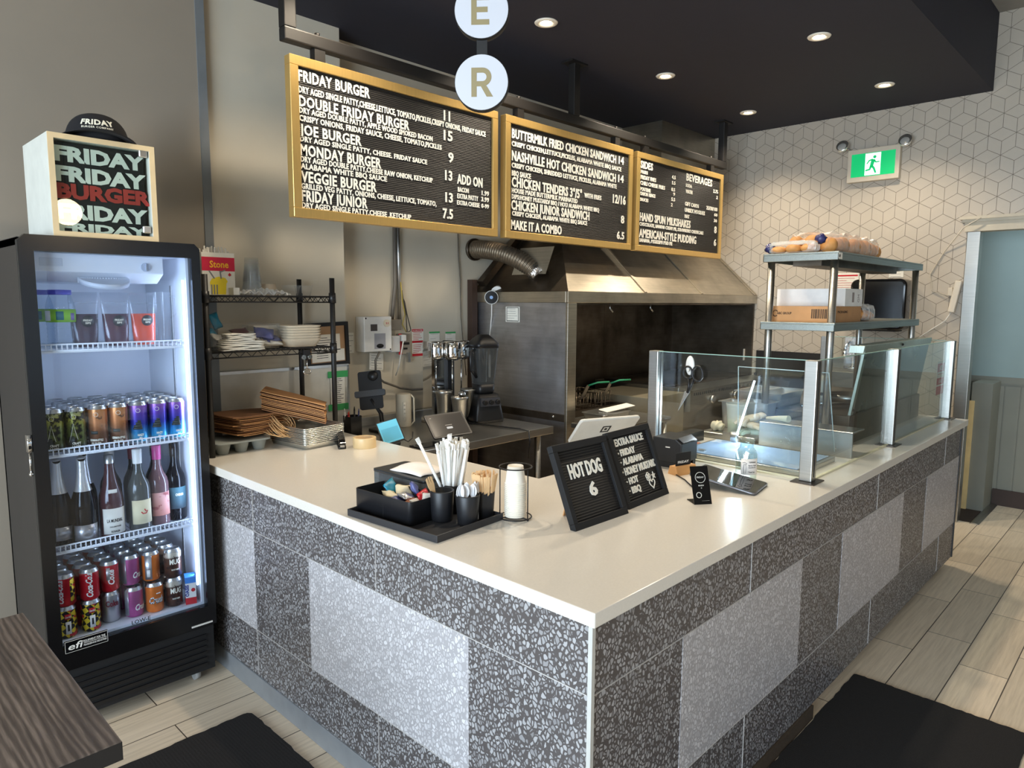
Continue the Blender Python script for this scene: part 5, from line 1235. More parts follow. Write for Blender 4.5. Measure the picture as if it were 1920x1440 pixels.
ts = T('tablet_stand', 'black tablet seen from behind on a tilted stand arm by the wall', 'tablet stand', (1.12, 2.40, tz))
M = frameM((1.045, 2.36, 1.115), Rv+.12*Zv, Zv*.95+.25*Av+.42*Rv)
B().rbox(-.065, .065, -.115, .10, -.006, .006, .012, M=M).obj('tablet_back', m_blackm, ts, world=True)
B().rbox(-.088, .082, -.045, -.01, -.004, .016, .008, M=M).obj('clamp', m_black, ts, world=True)
B().lathe([(.028, .006), (.028, .014), (.001, .016)], seg=20, M=M @ Matrix.Translation((.02, .07, 0))).obj('camera_bump', m_black, ts, world=True)
for s in (-.008, .008): B().tube([M @ Vector((0, -.06, .012)), Vector((1.07+s, 2.30, .98)), Vector((1.14+s, 2.38, .87))], .006, 8).obj('arm', m_black, ts, world=True)
B().rbox(1.08, 1.20, 2.33, 2.45, tz, tz+.015, .02).obj('base', m_black, ts, world=True)
# ================================================================ serving set on the worktop corner
tr = T('serving_tray', 'black rimmed tray on the worktop corner holding cups and sachets', 'tray', (.19, .80, CT))
poly = [(.047, .597), (.336, .617), (.30, 1.05), (.014, 1.005)]
def inset(p, d):
    cx = sum(q[0] for q in p)/4; cy = sum(q[1] for q in p)/4
    return [(cx+(x-cx)*(1-d), cy+(y-cy)*(1-d)) for x, y in p]
b = B(); o_ = [Vector((x, y, CT)) for x, y in poly]; o2 = [v+Vector((0, 0, .022)) for v in o_]; i2 = [Vector((x, y, CT+.022)) for x, y in inset(poly, .03)]; i1 = [Vector((x, y, CT+.006)) for x, y in inset(poly, .035)]
b.loft([o_, o2, i2, i1], sm=False); b.bevel(.002, 2); b.obj('tray', P('charcoal tray', (44, 44, 47), .5), tr, world=True)
TZ = CT+.0065
m_bin = P('matt black bin', (24, 24, 27), .45)
bi = T('sachet_bin', 'square black open bin of condiment sachets on the tray', 'bin', (.125, .895, TZ), rz=math.radians(4))
def openbox(b, x0, x1, y0, y1, h, r, t=.003):
    b.rbox(x0, x1, y0, y1, 0, h, r, seg=5, open_=True)
    b.rbox(x0+t, x1-t, y0+t, y1-t, .003, h, r-t*.5, seg=5, open_=True)
    # rim
    def ring(x0, x1, y0, y1, r):
        pts = []
        for cx, cy, a0 in ((x1-r, y1-r, 0), (x0+r, y1-r, PI/2), (x0+r, y0+r, PI), (x1-r, y0+r, 1.5*PI)):
            for i in range(6): a = a0+PI/2*i/5; pts.append(Vector((cx+r*math.cos(a), cy+r*math.sin(a), h)))
        return pts
    b.loft([ring(x0, x1, y0, y1, r), ring(x0+t, x1-t, y0+t, y1-t, r-t*.5)], cap=(False, False), sm=False)
b = B(); openbox(b, -.062, .068, -.138, .132, .074, .014); b.obj('bin', m_bin, bi)
B().box(-.0625, -.0622, -.012, -.011, 0, .05).obj('seam', m_ink, bi)
pk = [('teal salt sachet standing at the left of the black bin', 4, .035, .07, .066, .5, 1.0, .07, .05), ('clear and cream sachet at the far side of the black bin', 5, .05, .02, .062, -.4, .7, .06, .045), ('blue and cream sachet sticking up at the far side of the black bin', 0, .06, -.02, .075, .9, 1.1, .05, .05), ('silver grey sachet in the middle of the black bin', 1, .02, -.03, .058, .2, .3, .06, .05), ('cream sachet lying in the middle of the black bin', 5, .0, .03, .056, 1.2, .2, .06, .045), ('purple and white sachet near the front of the black bin', 0, -.01, -.02, .05, .1, .3, .06, .04), ('red and white ketchup sachet standing near the right of the black bin', 6, .045, -.085, .066, .3, 1.1, .055, .035), ('crumpled white sachet in the right corner of the black bin', 3, .05, -.11, .06, -.5, .8, .05, .04), ('white and silver sachet at the front right of the black bin', 3, 0.01, -.095, .052, .5, .5, .055, .04), ('brown sauce sachet at the front of the black bin', 7, 0.0, -.07, .047, .15, .25, .07, .03)]
m_pk += [P('red sachet', (206, 40, 48), .35), P('brown sachet', (150, 84, 50), .4)]
for i, (lb, mi, x, y, z, rz, rx, w, h) in enumerate(pk):
    packet('sachet', lb, (.125+x, .895+y, TZ+z), rz, rx, w, h, m_pk[mi], 'sachets in the black bin', 60+i)
for i in range(8): packet('sachet', 'sachet buried under the top layer in the black bin', (.125+rnd.uniform(-.02, .025), .895+rnd.uniform(-.09, .085), TZ+.018+.012*(i % 3)), rnd.uniform(0, 6), .1, .06, .045, m_pk[i % 6], 'sachets buried in the black bin', 80+i)
def cup(name, label, x, y, r0, r1, h, z0=TZ):
    t = T(name, label, 'cup', (x, y, z0))
    B().lathe([(r0*.92, 0), (r0, .004), (r1, h-.002), (r1-.001, h), (r1-.004, h), (r0-.004, .005), (.001, .005)], seg=32, cap=(True, False)).obj('cup', m_bin, t); return t
cup('utensil_cup', 'black cup holding a single wooden fork on the tray', .186, .738, .033, .038, .096)
cup('utensil_cup', 'black cup of white plastic spoons at the front of the tray', .218, .655, .031, .038, .092)
cup('utensil_cup', 'black cup packed with wooden stir sticks at the right of the tray', .300, .672, .033, .038, .090)
cup('utensil_cup', 'black cup of paper-wrapped straws at the back of the tray', .272, .785, .033, .038, .092)
m_birchw = P('birch wood cutlery', (222, 184, 136), .7, var=.08)
fk = T('wooden_fork', 'wooden fork standing in the black cup', 'fork', (.190, .742, TZ+.008), rx=-.12, ry=-.30)
b = B(); b.prism([(-.005, 0, 0), (.005, 0, 0), (.006, 0, .08), (.012, 0, .11), (.012, 0, .135), (.006, 0, .138), (.005, 0, .118), (.003, 0, .118), (.002, 0, .139), (-.002, 0, .139), (-.003, 0, .118), (-.005, 0, .118), (-.006, 0, .138), (-.012, 0, .135), (-.012, 0, .11), (-.006, 0, .08)], (0, .002, 0)); b.obj('fork', m_birchw, fk)
m_spoon = P('white plastic cutlery', (236, 236, 238), .3)
rr = random.Random(11)
spn = None
for i in range(10):
    lb = 'white plastic spoon standing in the front black cup'
    a = rr.uniform(0, 6); loc = (.218+.016*math.cos(a)+.004*i-.012, .655+.014*math.sin(a), TZ+.006)
    if spn is None:
        spn = T('plastic_spoon', lb, 'spoon', loc, group='white spoons in the front cup')
        b = B(); b.grid(lambda u, v: Vector(((u-.5)*.026*math.sin(PI*min(.999, max(.05, v)))**.6, .004*(1-(2*u-1)**2)*math.sin(PI*v), .075+.045*v)), 8, 8, th=.0012); b.box(-.003, .003, -.0005, .0012, 0, .078); b.obj('spoon', m_spoon, spn)
    else: dup(spn, loc, rr.uniform(-1.5, 1.5))
stk = None
for i in range(96):
    a = 2*PI*i/46*1.0+rr.uniform(-.05, .05); rad = (.034, .027, .019)[i % 3 if i > 46 else 0]; q = 1.18+rr.uniform(-.04, .04)
    lo = Vector((.300+rad*.72*math.cos(a), .672+rad*.72*math.sin(a), TZ+.007))
    if stk is None:
        stk = T('stir_stick', 'flat wooden stir stick packed in the black cup', 'stir stick', lo, group='wooden stir sticks in the cup')
        b = B(); b.rbox(-.0034, .0034, -.0008, .0008, 0, .133, .0006); b.obj('stick', m_birchw, stk); s_ = stk
    else: s_ = dup(stk, lo)
    s_.rotation_euler = (-.17*math.sin(a)*rad/.034, .17*math.cos(a)*rad/.034, a+PI/2); s_.location.z += rr.uniform(0, .008)
m_wrap = P('straw wrapper paper', (240, 238, 232), .65, bump=.2, bs=200)
wst = None
for i in range(60):
    a = rr.uniform(0, 2*PI); rad = .027*math.sqrt(rr.random()); tx, ty = .19*math.cos(a)*rad/.026, .19*math.sin(a)*rad/.026
    lo = (.272+.7*rad*math.cos(a), .785+.7*rad*math.sin(a), TZ+.006)
    if wst is None:
        wst = T('wrapped_straw', 'white paper-wrapped straw in the back black cup', 'straw', lo, group='wrapped straws in the cup')
        b = B(); b.cyl((0, 0, 0), (0, 0, .205), .0050, seg=8); b.obj('straw', m_wrap, wst)
        b = B(); b.prism([(-.0065, -.0012, .203), (.0065, -.0012, .203), (.0075, -.0012, .224), (-.0075, -.0012, .224)], (0, .0024, 0)); b.obj('wrapper_end', m_wrap, wst); s_ = wst
    else: s_ = dup(wst, lo)
    s_.rotation_euler = (-ty, tx, rr.uniform(0, 3)); s_.location.z += rr.uniform(-.004, .012)
for i, (tx, ty, dz) in enumerate(((-.34, .28, .035), (-.26, .20, .01), (-.05, .12, .028), (.08, .08, .03))):
    s_ = dup(wst, (.265-.01+.007*i, .795, TZ+.006+dz)); s_.rotation_euler = (-ty, tx, i)
    del s_['group']; s_['label'] = 'paper-wrapped straw leaning out '+('furthest left of the bundle' if i == 0 else 'second from the left of the bundle' if i == 1 else 'above the middle of the bundle' if i == 2 else 'at the top centre right of the bundle')
# napkin dispenser
nb = T('napkin_dispenser', 'clear smoky napkin box with white napkins behind the black bin', 'napkin dispenser', (.275, 1.0, CT), rz=math.radians(3))
m_smoke = glass('smoky acrylic', (150, 160, 170), rough=.05, haze=.08)
b = B(); b.rbox(-.055, .10, -.12, .15, .0, .092, .012); 
nb.location.z = CT+.0005
b.obj('box', m_smoke, nb)
B().box(-.04, .085, -.105, .135, .004, .08).obj('dark_tray', P('dark insert', (36, 40, 46), .5), nb)
b = B(); b.rbox(-.056, .101, -.121, .151, .088, .097, .012); b.obj('lid', P('dark lid', (42, 44, 46), .35), nb)
def napk(u, v): return Vector((-.03+.125*u, -.075+.16*v, .098+.022*math.sin(PI*u)**.7*math.sin(PI*v)**.7+.002*math.sin(9*u+5*v)))
tag(B().grid(napk, 14, 14, th=-.003).obj('napkin_sheet', P('soft white napkin', (244, 234, 224), .9), nb))
# cup stack in wire holder
ch_ = T('cup_holder', 'black wire ring holder beside the tray', 'cup holder', (.376, .603, CT))
b = B()
for z, r in ((.006, .052), (.168, .052)): b.tube([(r*math.cos(a), r*math.sin(a), z) for a in [2*PI*i/40 for i in range(40)]], .0022, 6, closed=True)
for a in (.6, 2.7, 4.75): b.cyl((.052*math.cos(a), .052*math.sin(a), .003), (.052*math.cos(a), .052*math.sin(a), .168), .0022, seg=6)
for a in (.6, 2.7, 4.75): b.cyl((0, 0, .006), (.052*math.cos(a), .052*math.sin(a), .006), .0022, seg=6); b.sphere((.052*math.cos(a), .052*math.sin(a), .0045), .0045, 8)
b.obj('wire_frame', m_bpow, ch_)
pcup = None; m_cup = P('white paper cup', (236, 228, 212), .55)
for k in range(18):
    z = CT+.009+.0062*k
    if pcup is None:
        pcup = T('paper_cup', 'white paper cup at the bottom of the upside-down stack in the wire holder', 'paper cup', (.376, .603, z), group='paper cups in the wire holder')
        b = B(); b.tube([(.0335*math.cos(a), .0335*math.sin(a), .0022) for a in [2*PI*i/28 for i in range(28)]], .0026, 6, closed=True); b.lathe([(.0335, .001), (.0255, .056), (.0245, .057), (.0235, .055), (.001, .054)], seg=28, cap=(False, False)); b.obj('cup', m_cup, pcup)
    else:
        s_ = dup(pcup, (.376, .603, z), label='white paper cup, '+up_from_bottom(k, 18)+' in the upside-down stack in the wire holder')
        if k == 17: s_['label'] = 'topmost white paper cup of the upside-down stack in the wire holder'; del s_['group']
# ================================================================ letter boards standing on the worktop
def lboard(label, b0, ang, tilt, w, h, texts, extras=None):
    M = Matrix.Translation(b0) @ Matrix.Rotation(math.radians(ang), 4, 'Z') @ Matrix.Rotation(-math.radians(tilt), 4, 'X')
    t = T('letter_board', label, 'letter board'); t.matrix_basis = M
    f = .022; b = B()
    b.box(0, w, -.0, .022, 0, f); b.box(0, w, 0, .022, h-f, h); b.box(0, f, 0, .022, f, h-f); b.box(w-f, w, 0, .022, f, h-f); b.bevel(.0015, 1); b.obj('frame', m_blackm, t)
    B().box(f, w-f, .010, .02, f, h-f).obj('letter_panel', m_felt, t)
    for s, x0, x1, z, hh in texts: B().text(s, (x0*w, .010, z*h), (1, 0, 0), (0, 0, 1), hh*h, w=(x1-x0)*w, d=.0025, bold=.035).obj('lettering', m_letter, t)
    return t
th_ = 22
lz = .022*math.sin(math.radians(23))
t = lboard('black letter board reading HOT DOG 6 on the worktop', (.406, .379, CT+.0005), -1.4, 23, .269, .268, (('HOT DOG', .20, .80, .58, .17), ('6', .46, .60, .33, .16)))
MH = t.matrix_basis; e0 = MH @ Vector((.10, .0235, .17)); e1 = Vector((.52, .505, CT+.001)); sd = (MH @ Vector((1, 0, 0))-MH @ Vector((0, 0, 0)))*.02
B().prism([e0-sd, e0+sd, e1+sd, e1-sd], (0, .004, 0)).obj('easel_leg', P('kraft easel leg', (190, 140, 90), .7), t, world=True)
t = lboard('black letter board listing EXTRA SAUCE choices on the worktop', (.707, .393, CT+.0005), 2.8, 21, .272, .266, (('EXTRA SAUCE', .14, .82, .80, .095), ('· FRIDAY', .15, .55, .665, .085), ('· ALABAMA', .15, .68, .545, .085), ('· HONEY MUSTARD', .13, .95, .415, .095), ('· HOT', .16, .43, .29, .085), ('· BBQ', .16, .43, .17, .085)))
w, h = .272, .266
b = B(); b.prism([(w*.80+.014*math.sin(2*PI*i/10)*(1 if i % 2 == 0 else .42), .010, h*.30+.014*math.cos(2*PI*i/10)*(1 if i % 2 == 0 else .42)) for i in range(10)], (0, -.0025, 0)); b.obj('star', m_letter, t)
b = B()
for i in range(5): b.tube([(w*.67+.007*math.cos(a)+.008*math.cos(2*PI*i/5+.3), .009, h*.305+.007*math.sin(a)+.008*math.sin(2*PI*i/5+.3)) for a in [2*PI*j/10 for j in range(10)]], .0017, 5, closed=True)
b.obj('flower', m_letter, t)
hp = [(w*.725+.0011*16*math.sin(a)**3, .009, h*.205+.0011*(13*math.cos(a)-5*math.cos(2*a)-2*math.cos(3*a)-math.cos(4*a))) for a in [2*PI*i/24 for i in range(24)]]
B().tube(hp, .0022, 6, closed=True).obj('heart', m_letter, t)
# ================================================================ till, printer, card, stands, phone, jar
pos = T('pos_terminal', 'white point-of-sale tablet stand seen from behind the letter boards', 'till', (1.1, .78, CT))
M = frameM((1.11, .80, 1.083), (.935, -.355, 0), (-.01, -.1, .101))
b = B(); b.rbox(-.142, .142, -.075, .075, -.006, .008, .012, M=M); b.bevel(.002, 1); b.obj('tablet_shell', P('white pos shell', (206, 204, 196), .4), pos, world=True)
b = B()
for q0, q1, q2, q3 in ((-.02, .02, .014, .02), (-.02, .02, -.02, -.014), (-.02, -.014, -.014, .014), (.014, .02, -.014, .014)): b.box(q0, q1, q2, q3, .008, .0092, M=M @ Matrix.Translation((.0, .01, 0)))
b.box(-.006, .006, -.006, .006, .008, .0092, M=M @ Matrix.Translation((.0, .01, 0))); b.obj('square_emblem', m_ink, pos, world=True)
B().prism([M @ Vector(p) for p in ((-.06, -.03, -.006), (.06, -.03, -.006), (.05, -.07, -.006), (-.05, -.07, -.006))], (0.02, .0, -.09)).obj('neck', m_white, pos, world=True)
b = B(); b.rbox(1.02, 1.20, .74, .87, CT, CT+.02, .02); b.obj('base', m_white, pos, world=True)
pr = T('receipt_printer', 'black receipt printer beside the sneeze guard post', 'printer', (1.395, .63, CT), rz=math.radians(4))
b = B(); b.prism([(-.075, y, z) for y, z in ((-.062, .022), (-.062, .105), (-.035, .125), (.07, .125), (.07, .022))], (.15, 0, 0)); b.bevel(.004); b.obj('housing', m_black, pr)
b = B()
for x in (-.07, .045): b.box(x, x+.025, -.058, .066, 0, .022)
b.obj('foot', m_black, pr)
B().prism([(-.06, -.0625, .108), (.06, -.0625, .108), (.06, -.038, .1262), (-.06, -.038, .1262)], (0, -.002, .002)).obj('cover', P('shiny grey cover', (86, 86, 88), .25), pr)
B().box(-.0755, -.075, -.01, .01, .085, .09).obj('logo', m_white, pr)
B().text('star', (.0765, .0, .08), (0, 1, 0), (0, 0, 1), .008, d=.0005).bm.free()
cd = T('business_card_stand', 'light wood card block holding a black business card', 'card holder', (1.283, .53, CT), rz=math.radians(-14))
b = B(); b.prism([(-.055, y, z) for y, z in ((-.028, 0), (.028, 0), (.018, .034), (-.016, .034))], (.11, 0, 0)); b.obj('block', P('light beech', (216, 160, 100), .6, var=.08), cd)
bc = tag(B().box(-.042, .042, -.002, .0, .030, .086).obj('business_card', m_blackm, cd), 'black business card')
B().text('FRIDAY', (0, -.002, .043), (1, 0, 0), (0, 0, 1), .010, w=.062, d=.0006, bold=.03, center=True).obj('lettering', m_white, bc)
qs = T('tap_stand', 'small black acrylic tap-to-review stand in front of the phone', 'stand', (.94, .25, CT), rz=math.radians(-36))
ch = [(0, .0), (-.004, .0045)]
b = B(); b.prism([(-.032, y, z) for y, z in ((.0, 0), (.062, 0), (.062, .003), (.005, .003), (.050, .122), (.047, .123))], (.064, 0, 0)); b.obj('sheet', m_blackg, qs)
up = Vector((0, .047, .123)).normalized(); q0 = Vector((0, -.0008, .0))
def qp(x, s): return Vector((x, 0, 0))+up*s+Vector((0, -.0012, .0004))
b = B(); b.tube([qp(.018*math.cos(a), .092+.018*math.sin(a)) for a in [2*PI*i/28 for i in range(28)]], .0008, 5, closed=True); b.text('FRIDAY', qp(0, .09), (1, 0, 0), up, .006, w=.026, d=.0004, center=True); b.text('REVIEW', qp(0, .062), (1, 0, 0), up, .005, w=.02, d=.0004, center=True); b.text('US', qp(0, .054), (1, 0, 0), up, .004, d=.0004, center=True)
b.tube([qp(-.012+.009*math.cos(a), .032+.009*math.sin(a)) for a in [2*PI*i/20 for i in range(20)]], .0011, 5, closed=True); b.box(-.003, .024, -.0002, .0002, 0, .0002, M=Matrix.Translation(qp(0, .012)))
b.obj('print', m_paper, qs)
tag(B().tube([(1.23, .53, CT+.004), (1.18, .46, CT+.004), (1.12, .40, CT+.004), (1.06, .33, CT+.004), (1.03, .31, CT+.004)], .0026, 6).obj('thin_wire', m_black), 'thin black wire curving across the worktop behind the tap stand', 'wire')
ph = T('payment_tablet', 'small grey-edged payment tablet lying tilted on the worktop', 'payment tablet')
A_, Bq, C_, D_ = Vector((1.09, .177, CT+.012)), Vector((1.273, .197, CT+.012)), Vector((1.394, .436, CT+.02)), Vector((1.215, .40, CT+.02))
ph.matrix_basis = frameM((1.232, .305, CT+.030), Vector((.183, .03, -.0)), Vector((.14, .24, .035)))
b = B(); b.rbox(-.09, .09, -.125, .125, -.010, 0, .014); b.obj('housing', P('space grey metal', (120, 120, 124), .35, .7), ph)
B().rbox(-.086, .086, -.121, .121, 0, .0008, .011).obj('screen', P('black glass screen', (16, 17, 18), .04, var=0), ph)
B().box(-.05, .05, .02, .10, -.024, -.010).obj('wedge', m_black, ph)
B().cyl((0, -.1255, -.005), (0, -.1262, -.005), .0025, seg=8).obj('port', m_ink, ph)
b = B(); b.box(-.03, .03, .108, .111, .0008, .0011); b.obj('speaker_slot', P('slot grey', (60, 60, 62), .5), ph)
jr = T('tip_jar', 'clear glass tip jar with white TIPPING label', 'jar', (1.368, .302, CT+.0003))
GJ = [(.036, 0), (.04, .004), (.0405, .10), (.036, .115), (.026, .127), (.0245, .148), (.029, .153), (.029, .157), (.024, .158)]
B().lathe(GJ, seg=36, cap=(True, False)).obj('glass', glass('tip jar glass', (226, 236, 233), ior=1.9), jr)
a0 = math.radians(-50)
b = B(); arc_patch(b, .0407, a0-.75, a0+1.0, .027, .09, n=20); lbm = b.obj('paper_label', P('cream label paper', (238, 230, 222), .8), jr)
b = B()
for s, z, hh, w_ in (('TIPPING', .074, .006, .030), ('Bad for Cows', .062, .005, .032), ('Good for Us', .054, .005, .030), ('Thank You', .036, .005, .026)):
    b.text(s, (0, 0, 0), (1, 0, 0), (0, 0, 1), hh, w=w_, d=.0004, bold=.02, fn=cyl_fn(.0414, a0-.05, z))
b.obj('lettering', m_ink, lbm)
b = B(); c = cyl_fn(.0414, a0-.4, .04); b.tube([c(-.008, .034, 0), c(.0, .036, 0), c(.008, .032, 0), c(.004, .026, 0), c(-.002, .03, 0), c(-.004, .012, 0), c(-.002, -.008, 0)], .0011, 5); b.tube([c(.004, .03, 0), c(.006, .014, 0), c(.004, -.006, 0)], .0008, 5); b.obj('cow_sketch', m_gray, lbm)
# ================================================================ sneeze guard on the long side of the counter
sg = T('sneeze_guard', 'glass sneeze guard on square steel posts along the right end of the worktop', 'sneeze guard', (2.5, .115, CT))
gh = 1.382
for x, y in ((1.508, .118), (2.512, .112), (3.628, .112), (1.535, .828), (3.655, .845)):
    b = B(); b.box(x-.024, x+.024, y-.024, y+.024, CT+.004, gh+.003); b.bevel(.003, 2); p = b.obj('post', m_steel, sg, world=True)
    B().box(x-.003, x+.003, y-.0252, y-.0235, CT+.02, gh).obj('slot', m_ink, p, world=True)
    b = B(); b.box(x-.055, x+.055, y-.045, y+.045, CT, CT+.004)
    q = b.obj('base_plate', P('dark base plate', (92, 84, 78), .35, .9), p, world=True)
m_pane = glass('sneeze guard glass', (246, 250, 250), ior=1.5)
m_gedge = P('green glass edge', (150, 186, 176), .2)
for x0, x1, y0, y1 in ((1.532, 2.488, .108, .116), (2.536, 3.604, .108, .116), (1.519, 1.527, .142, .804), (3.65, 3.658, .136, .82)):
    B().box(x0, x1, y0, y1, CT+.006, gh).obj('glass_pane', m_pane, sg, world=True)
for x0, x1, y0, y1 in ((1.532, 2.488, .1075, .1165), (2.536, 3.604, .1075, .1165), (1.5185, 1.5275, .142, .804), (3.6495, 3.6585, .136, .82)):
    B().box(x0, x1, y0, y1, gh-.0005, gh+.0025).obj('glass_edge', m_gedge, sg, world=True)
b = B(); b.box(1.532, 3.604, .106, .118, CT, CT+.006); b.box(1.517, 1.529, .142, .804, CT, CT+.006); b.obj('bead', P('sealant bead', (226, 220, 190), .5), sg, world=True)
# scissors on a white stick-on hook
hk = T('adhesive_hook', 'white stick-on hook on the left sneeze guard pane', 'hook', (1.518, .645, 1.33))
b = B(); b.lathe([(.021, -.001), (.021, .004), (.016, .006), (.001, .0065)], seg=28, M=Matrix.Diagonal((1, 1, 1, 1)) @ Matrix.Rotation(-PI/2, 4, 'Y') @ Matrix.Diagonal((2.0, .95, 1, 1))); b.obj('plate', m_white, hk)
B().tube([(-.005, 0, -.018), (-.014, 0, -.024), (-.018, 0, -.016)], .004, 8).obj('peg', m_white, hk)
sc = T('scissors', 'black-handled scissors hanging on the left sneeze guard pane', 'scissors', (1.507, .645, 1.30))
def ring(cy, cz, ry, rz_, n=24): return [(0, cy+ry*math.cos(2*PI*i/n), cz+rz_*math.sin(2*PI*i/n)) for i in range(n)]
b = B(); b.tube(ring(.006, 0, .021, .026), .0045, 8, closed=True); b.tube([(0, .0, -.026), (0, -.004, -.06), (0, .002, -.088)], .006, 8); b.obj('handle', m_black, sc)
b = B(); b.tube(ring(-.042, -.002, .024, .032), .0045, 8, closed=True); b.tube([(0, -.024, -.026), (0, -.012, -.06), (0, .004, -.088)], .006, 8); b.obj('handle', m_black, sc)
b = B(); b.prism([(-.001, -.006, -.082), (-.001, .016, -.082), (-.001, .046, -.172)], (.002, 0, 0)); b.obj('blade', m_steel, sc)
b = B(); b.prism([(.001, -.008, -.082), (.001, .010, -.082), (.001, .040, -.160)], (.002, 0, 0)); b.obj('blade', m_steel, sc)
# warning sheet on the inside of the pane
note('warning_sheet', 'red warning sheet taped inside the right front glass pane', (3.48, .122, 1.175), (1, 0, 0), (0, 0, 1), .17, .19, 7, head=((.30, .05, 'ASSESS'), (-.12, .04, 'ATTEND'), (-.40, .05, '')), headcol=m_redink, cat='notice')
# display tray with cool light
dt = T('display_tray', 'bluish glass-topped display tray behind the left sneeze guard pane', 'display tray', (1.75, .45, CT))
b = B(); b.box(1.56, 1.945, .165, .735, CT, CT+.022); b.bevel(.004); b.obj('frame', m_steelh, dt, world=True)
B().box(1.58, 1.925, .185, .715, CT+.0222, CT+.0245).obj('glass_top', P('frosted blue glass', (150, 176, 206), .06, var=.05, vs_=4, coat=.6), dt, world=True)
B().box(1.62, 1.64, .62, .65, CT+.025, CT+.030).obj('clip', m_alu, dt, world=True)
lb_ = T('light_bar', 'slanted cool white light bar over the display tray', 'light bar', (1.93, .625, CT+.022))
p0, p1 = Vector((1.92, .622, .938)), Vector((1.90, .527, 1.243))
B().cyl(p0.lerp(p1, .1), p1, .0045, seg=10).obj('tube', P('cool tube', (205, 228, 255), .4, var=0, emit=7), lb_, world=True)
b = B(); b.rbox(-.012, .012, -.018, .018, 0, .05, .006, M=Matrix.Translation((1.922, .625, .9365))); b.obj('bracket', m_alu, lb_, world=True)
l = bpy.data.lights.new('tube', 'AREA'); l.shape = 'RECTANGLE'; l.size = .015; l.size_y = .28; l.energy = 2.2; l.color = (.80, .90, 1.0)
o = bpy.data.objects.new('tube_light', l); COL.objects.link(o); o.parent = lb_
o.location = (Vector((1.885, .57, 1.10))-lb_.location); o.rotation_euler = Vector((-.75, -.1, -.65)).to_track_quat('-Z', 'Y').to_euler()
ac = tag(B().prism([(1.905, .20, 1.302), (1.905, .613, 1.302), (2.03, .66, .937), (2.03, .20, .937)], (.005, 0, .001)).obj('acrylic_guard', glass('clear acrylic guard', (249, 252, 253), ior=1.48)), 'clear sloping acrylic guard behind the display tray', 'guard')
for y in (.31, .53): B().cyl((1.905, y, 1.275), (1.918, y, 1.277), .006, seg=10).obj('stud', m_ink, ac)
b = B(); 
def seg_edge(a, c): b.tube([a, c], .002, 6)
seg_edge((1.908, .20, 1.303), (1.908, .613, 1.303)); seg_edge((1.908, .613, 1.303), (2.033, .66, .94)); seg_edge((1.908, .20, 1.303), (2.033, .20, .94)); b.obj('bright_edge', P('acrylic edge', (206, 226, 232), .3), ac)
# steel riser and ledge behind the tray
ri = T('steel_riser', 'folded steel riser behind the display tray', 'riser', (2.1, .45, CT))
b = B(); b.box(2.045, 2.055, .13, .56, CT, 1.03); b.box(2.045, 2.20, .13, .56, 1.024, 1.032); b.bevel(.002, 1); b.obj('front', m_steelh, ri, world=True)
B().box(2.045, 2.30, .58, .87, CT, CT+.03).bevel(.003, 1).obj('ledge', m_steelh, ri, world=True)
for y, z in ((.2, .95), (.3, .945), (.45, .95)): B().sphere((2.044, y, z), .005, 8).obj('rivet', m_alu, ri, world=True)
B().box(2.03, 2.045, .69, .74, CT+.001, CT+.045).obj('bracket', m_steel, ri, world=True)
dl = T('deli_container', 'cloudy plastic deli tub with green relish behind the display tray', 'tub', (2.13, .72, CT+.0305))
B().lathe([(.038, .0), (.040, .003), (.050, .136), (.052, .140), (.053, .150), (.051, .150)], seg=32, cap=(True, False)).obj('tub', glass('cloudy deli plastic', (236, 238, 226), rough=.15, haze=.42), dl)
B().lathe([(.001, .004), (.0385, .004), (.0425, .058), (.001, .06)], seg=28, cap=(False, False)).obj('relish', P('pale green relish', (176, 190, 120), .7, var=.25, vs_=90), dl)
rr = random.Random(9)
def lump(name, label, cat, c, sx, sy, sz, mat, seed):
    q = random.Random(seed); a, b2, c2_ = q.uniform(0, 6), q.uniform(0, 6), q.uniform(0, 6)
    bb = B(); bb.sphere((0, 0, 0), 1.0, 28)
    for v in bb.bm.verts:
        d = v.co.normalized(); k = 1+.22*math.sin(5*d.x+a)*math.sin(4*d.y+b2)+.14*math.sin(9*d.y+c2_+3*d.z)
        v.co = Vector((d.x*sx*k, d.y*sy*k, max(-sz, d.z*sz*k*1.0)))
    bb.bm.verts.ensure_lookup_table()
    for v in bb.bm.verts: v.co.z += sz
    o = bb.obj(name, mat); o.location = c; return tag(o, label, cat)
gl = T('work_gloves', 'pale knitted work gloves piled beside the deli tub', 'gloves', (2.12, .62, CT+.031))
m_glv = P('cream knit', (226, 214, 196), .9, bump=.4, bs=400); m_glt = P('pale teal knit', (176, 204, 194), .9, bump=.4, bs=400)
def glove(M, mat, seed):
    q = random.Random(seed); b = B()
    b.sphere((0, 0, .018), .045, 20, sc=(1.0, .85, .38))
    for k in range(4):
        a = -.5+.34*k; b.tube([(.03*math.cos(a), .03*math.sin(a), .018), (.062*math.cos(a), .062*math.sin(a), .02), (.092*math.cos(a), .092*math.sin(a), .010)], lambda t: .0105-.003*t, 8)
    b.tube([(.0, -.03, .018), (.028, -.062, .018), (.045, -.068, .012)], .0105, 8)
    b.loft([[Vector((-.035-.03*t, r*math.cos(a_), .018+r*.45*math.sin(a_))) for a_ in [2*PI*i/18 for i in range(18)]] for t, r in ((0, .034), (.5, .03), (1, .034))])
    b.bm.transform(M); return b.obj('glove', mat, gl)
glove(Matrix.Translation((.0, -.01, .0)) @ Matrix.Rotation(2.2, 4, 'Z'), m_glt, 1)
glove(Matrix.Translation((-.01, .0, .032)) @ Matrix.Rotation(-1.1, 4, 'Z') @ Matrix.Rotation(.15, 4, 'Y'), m_glv, 2)
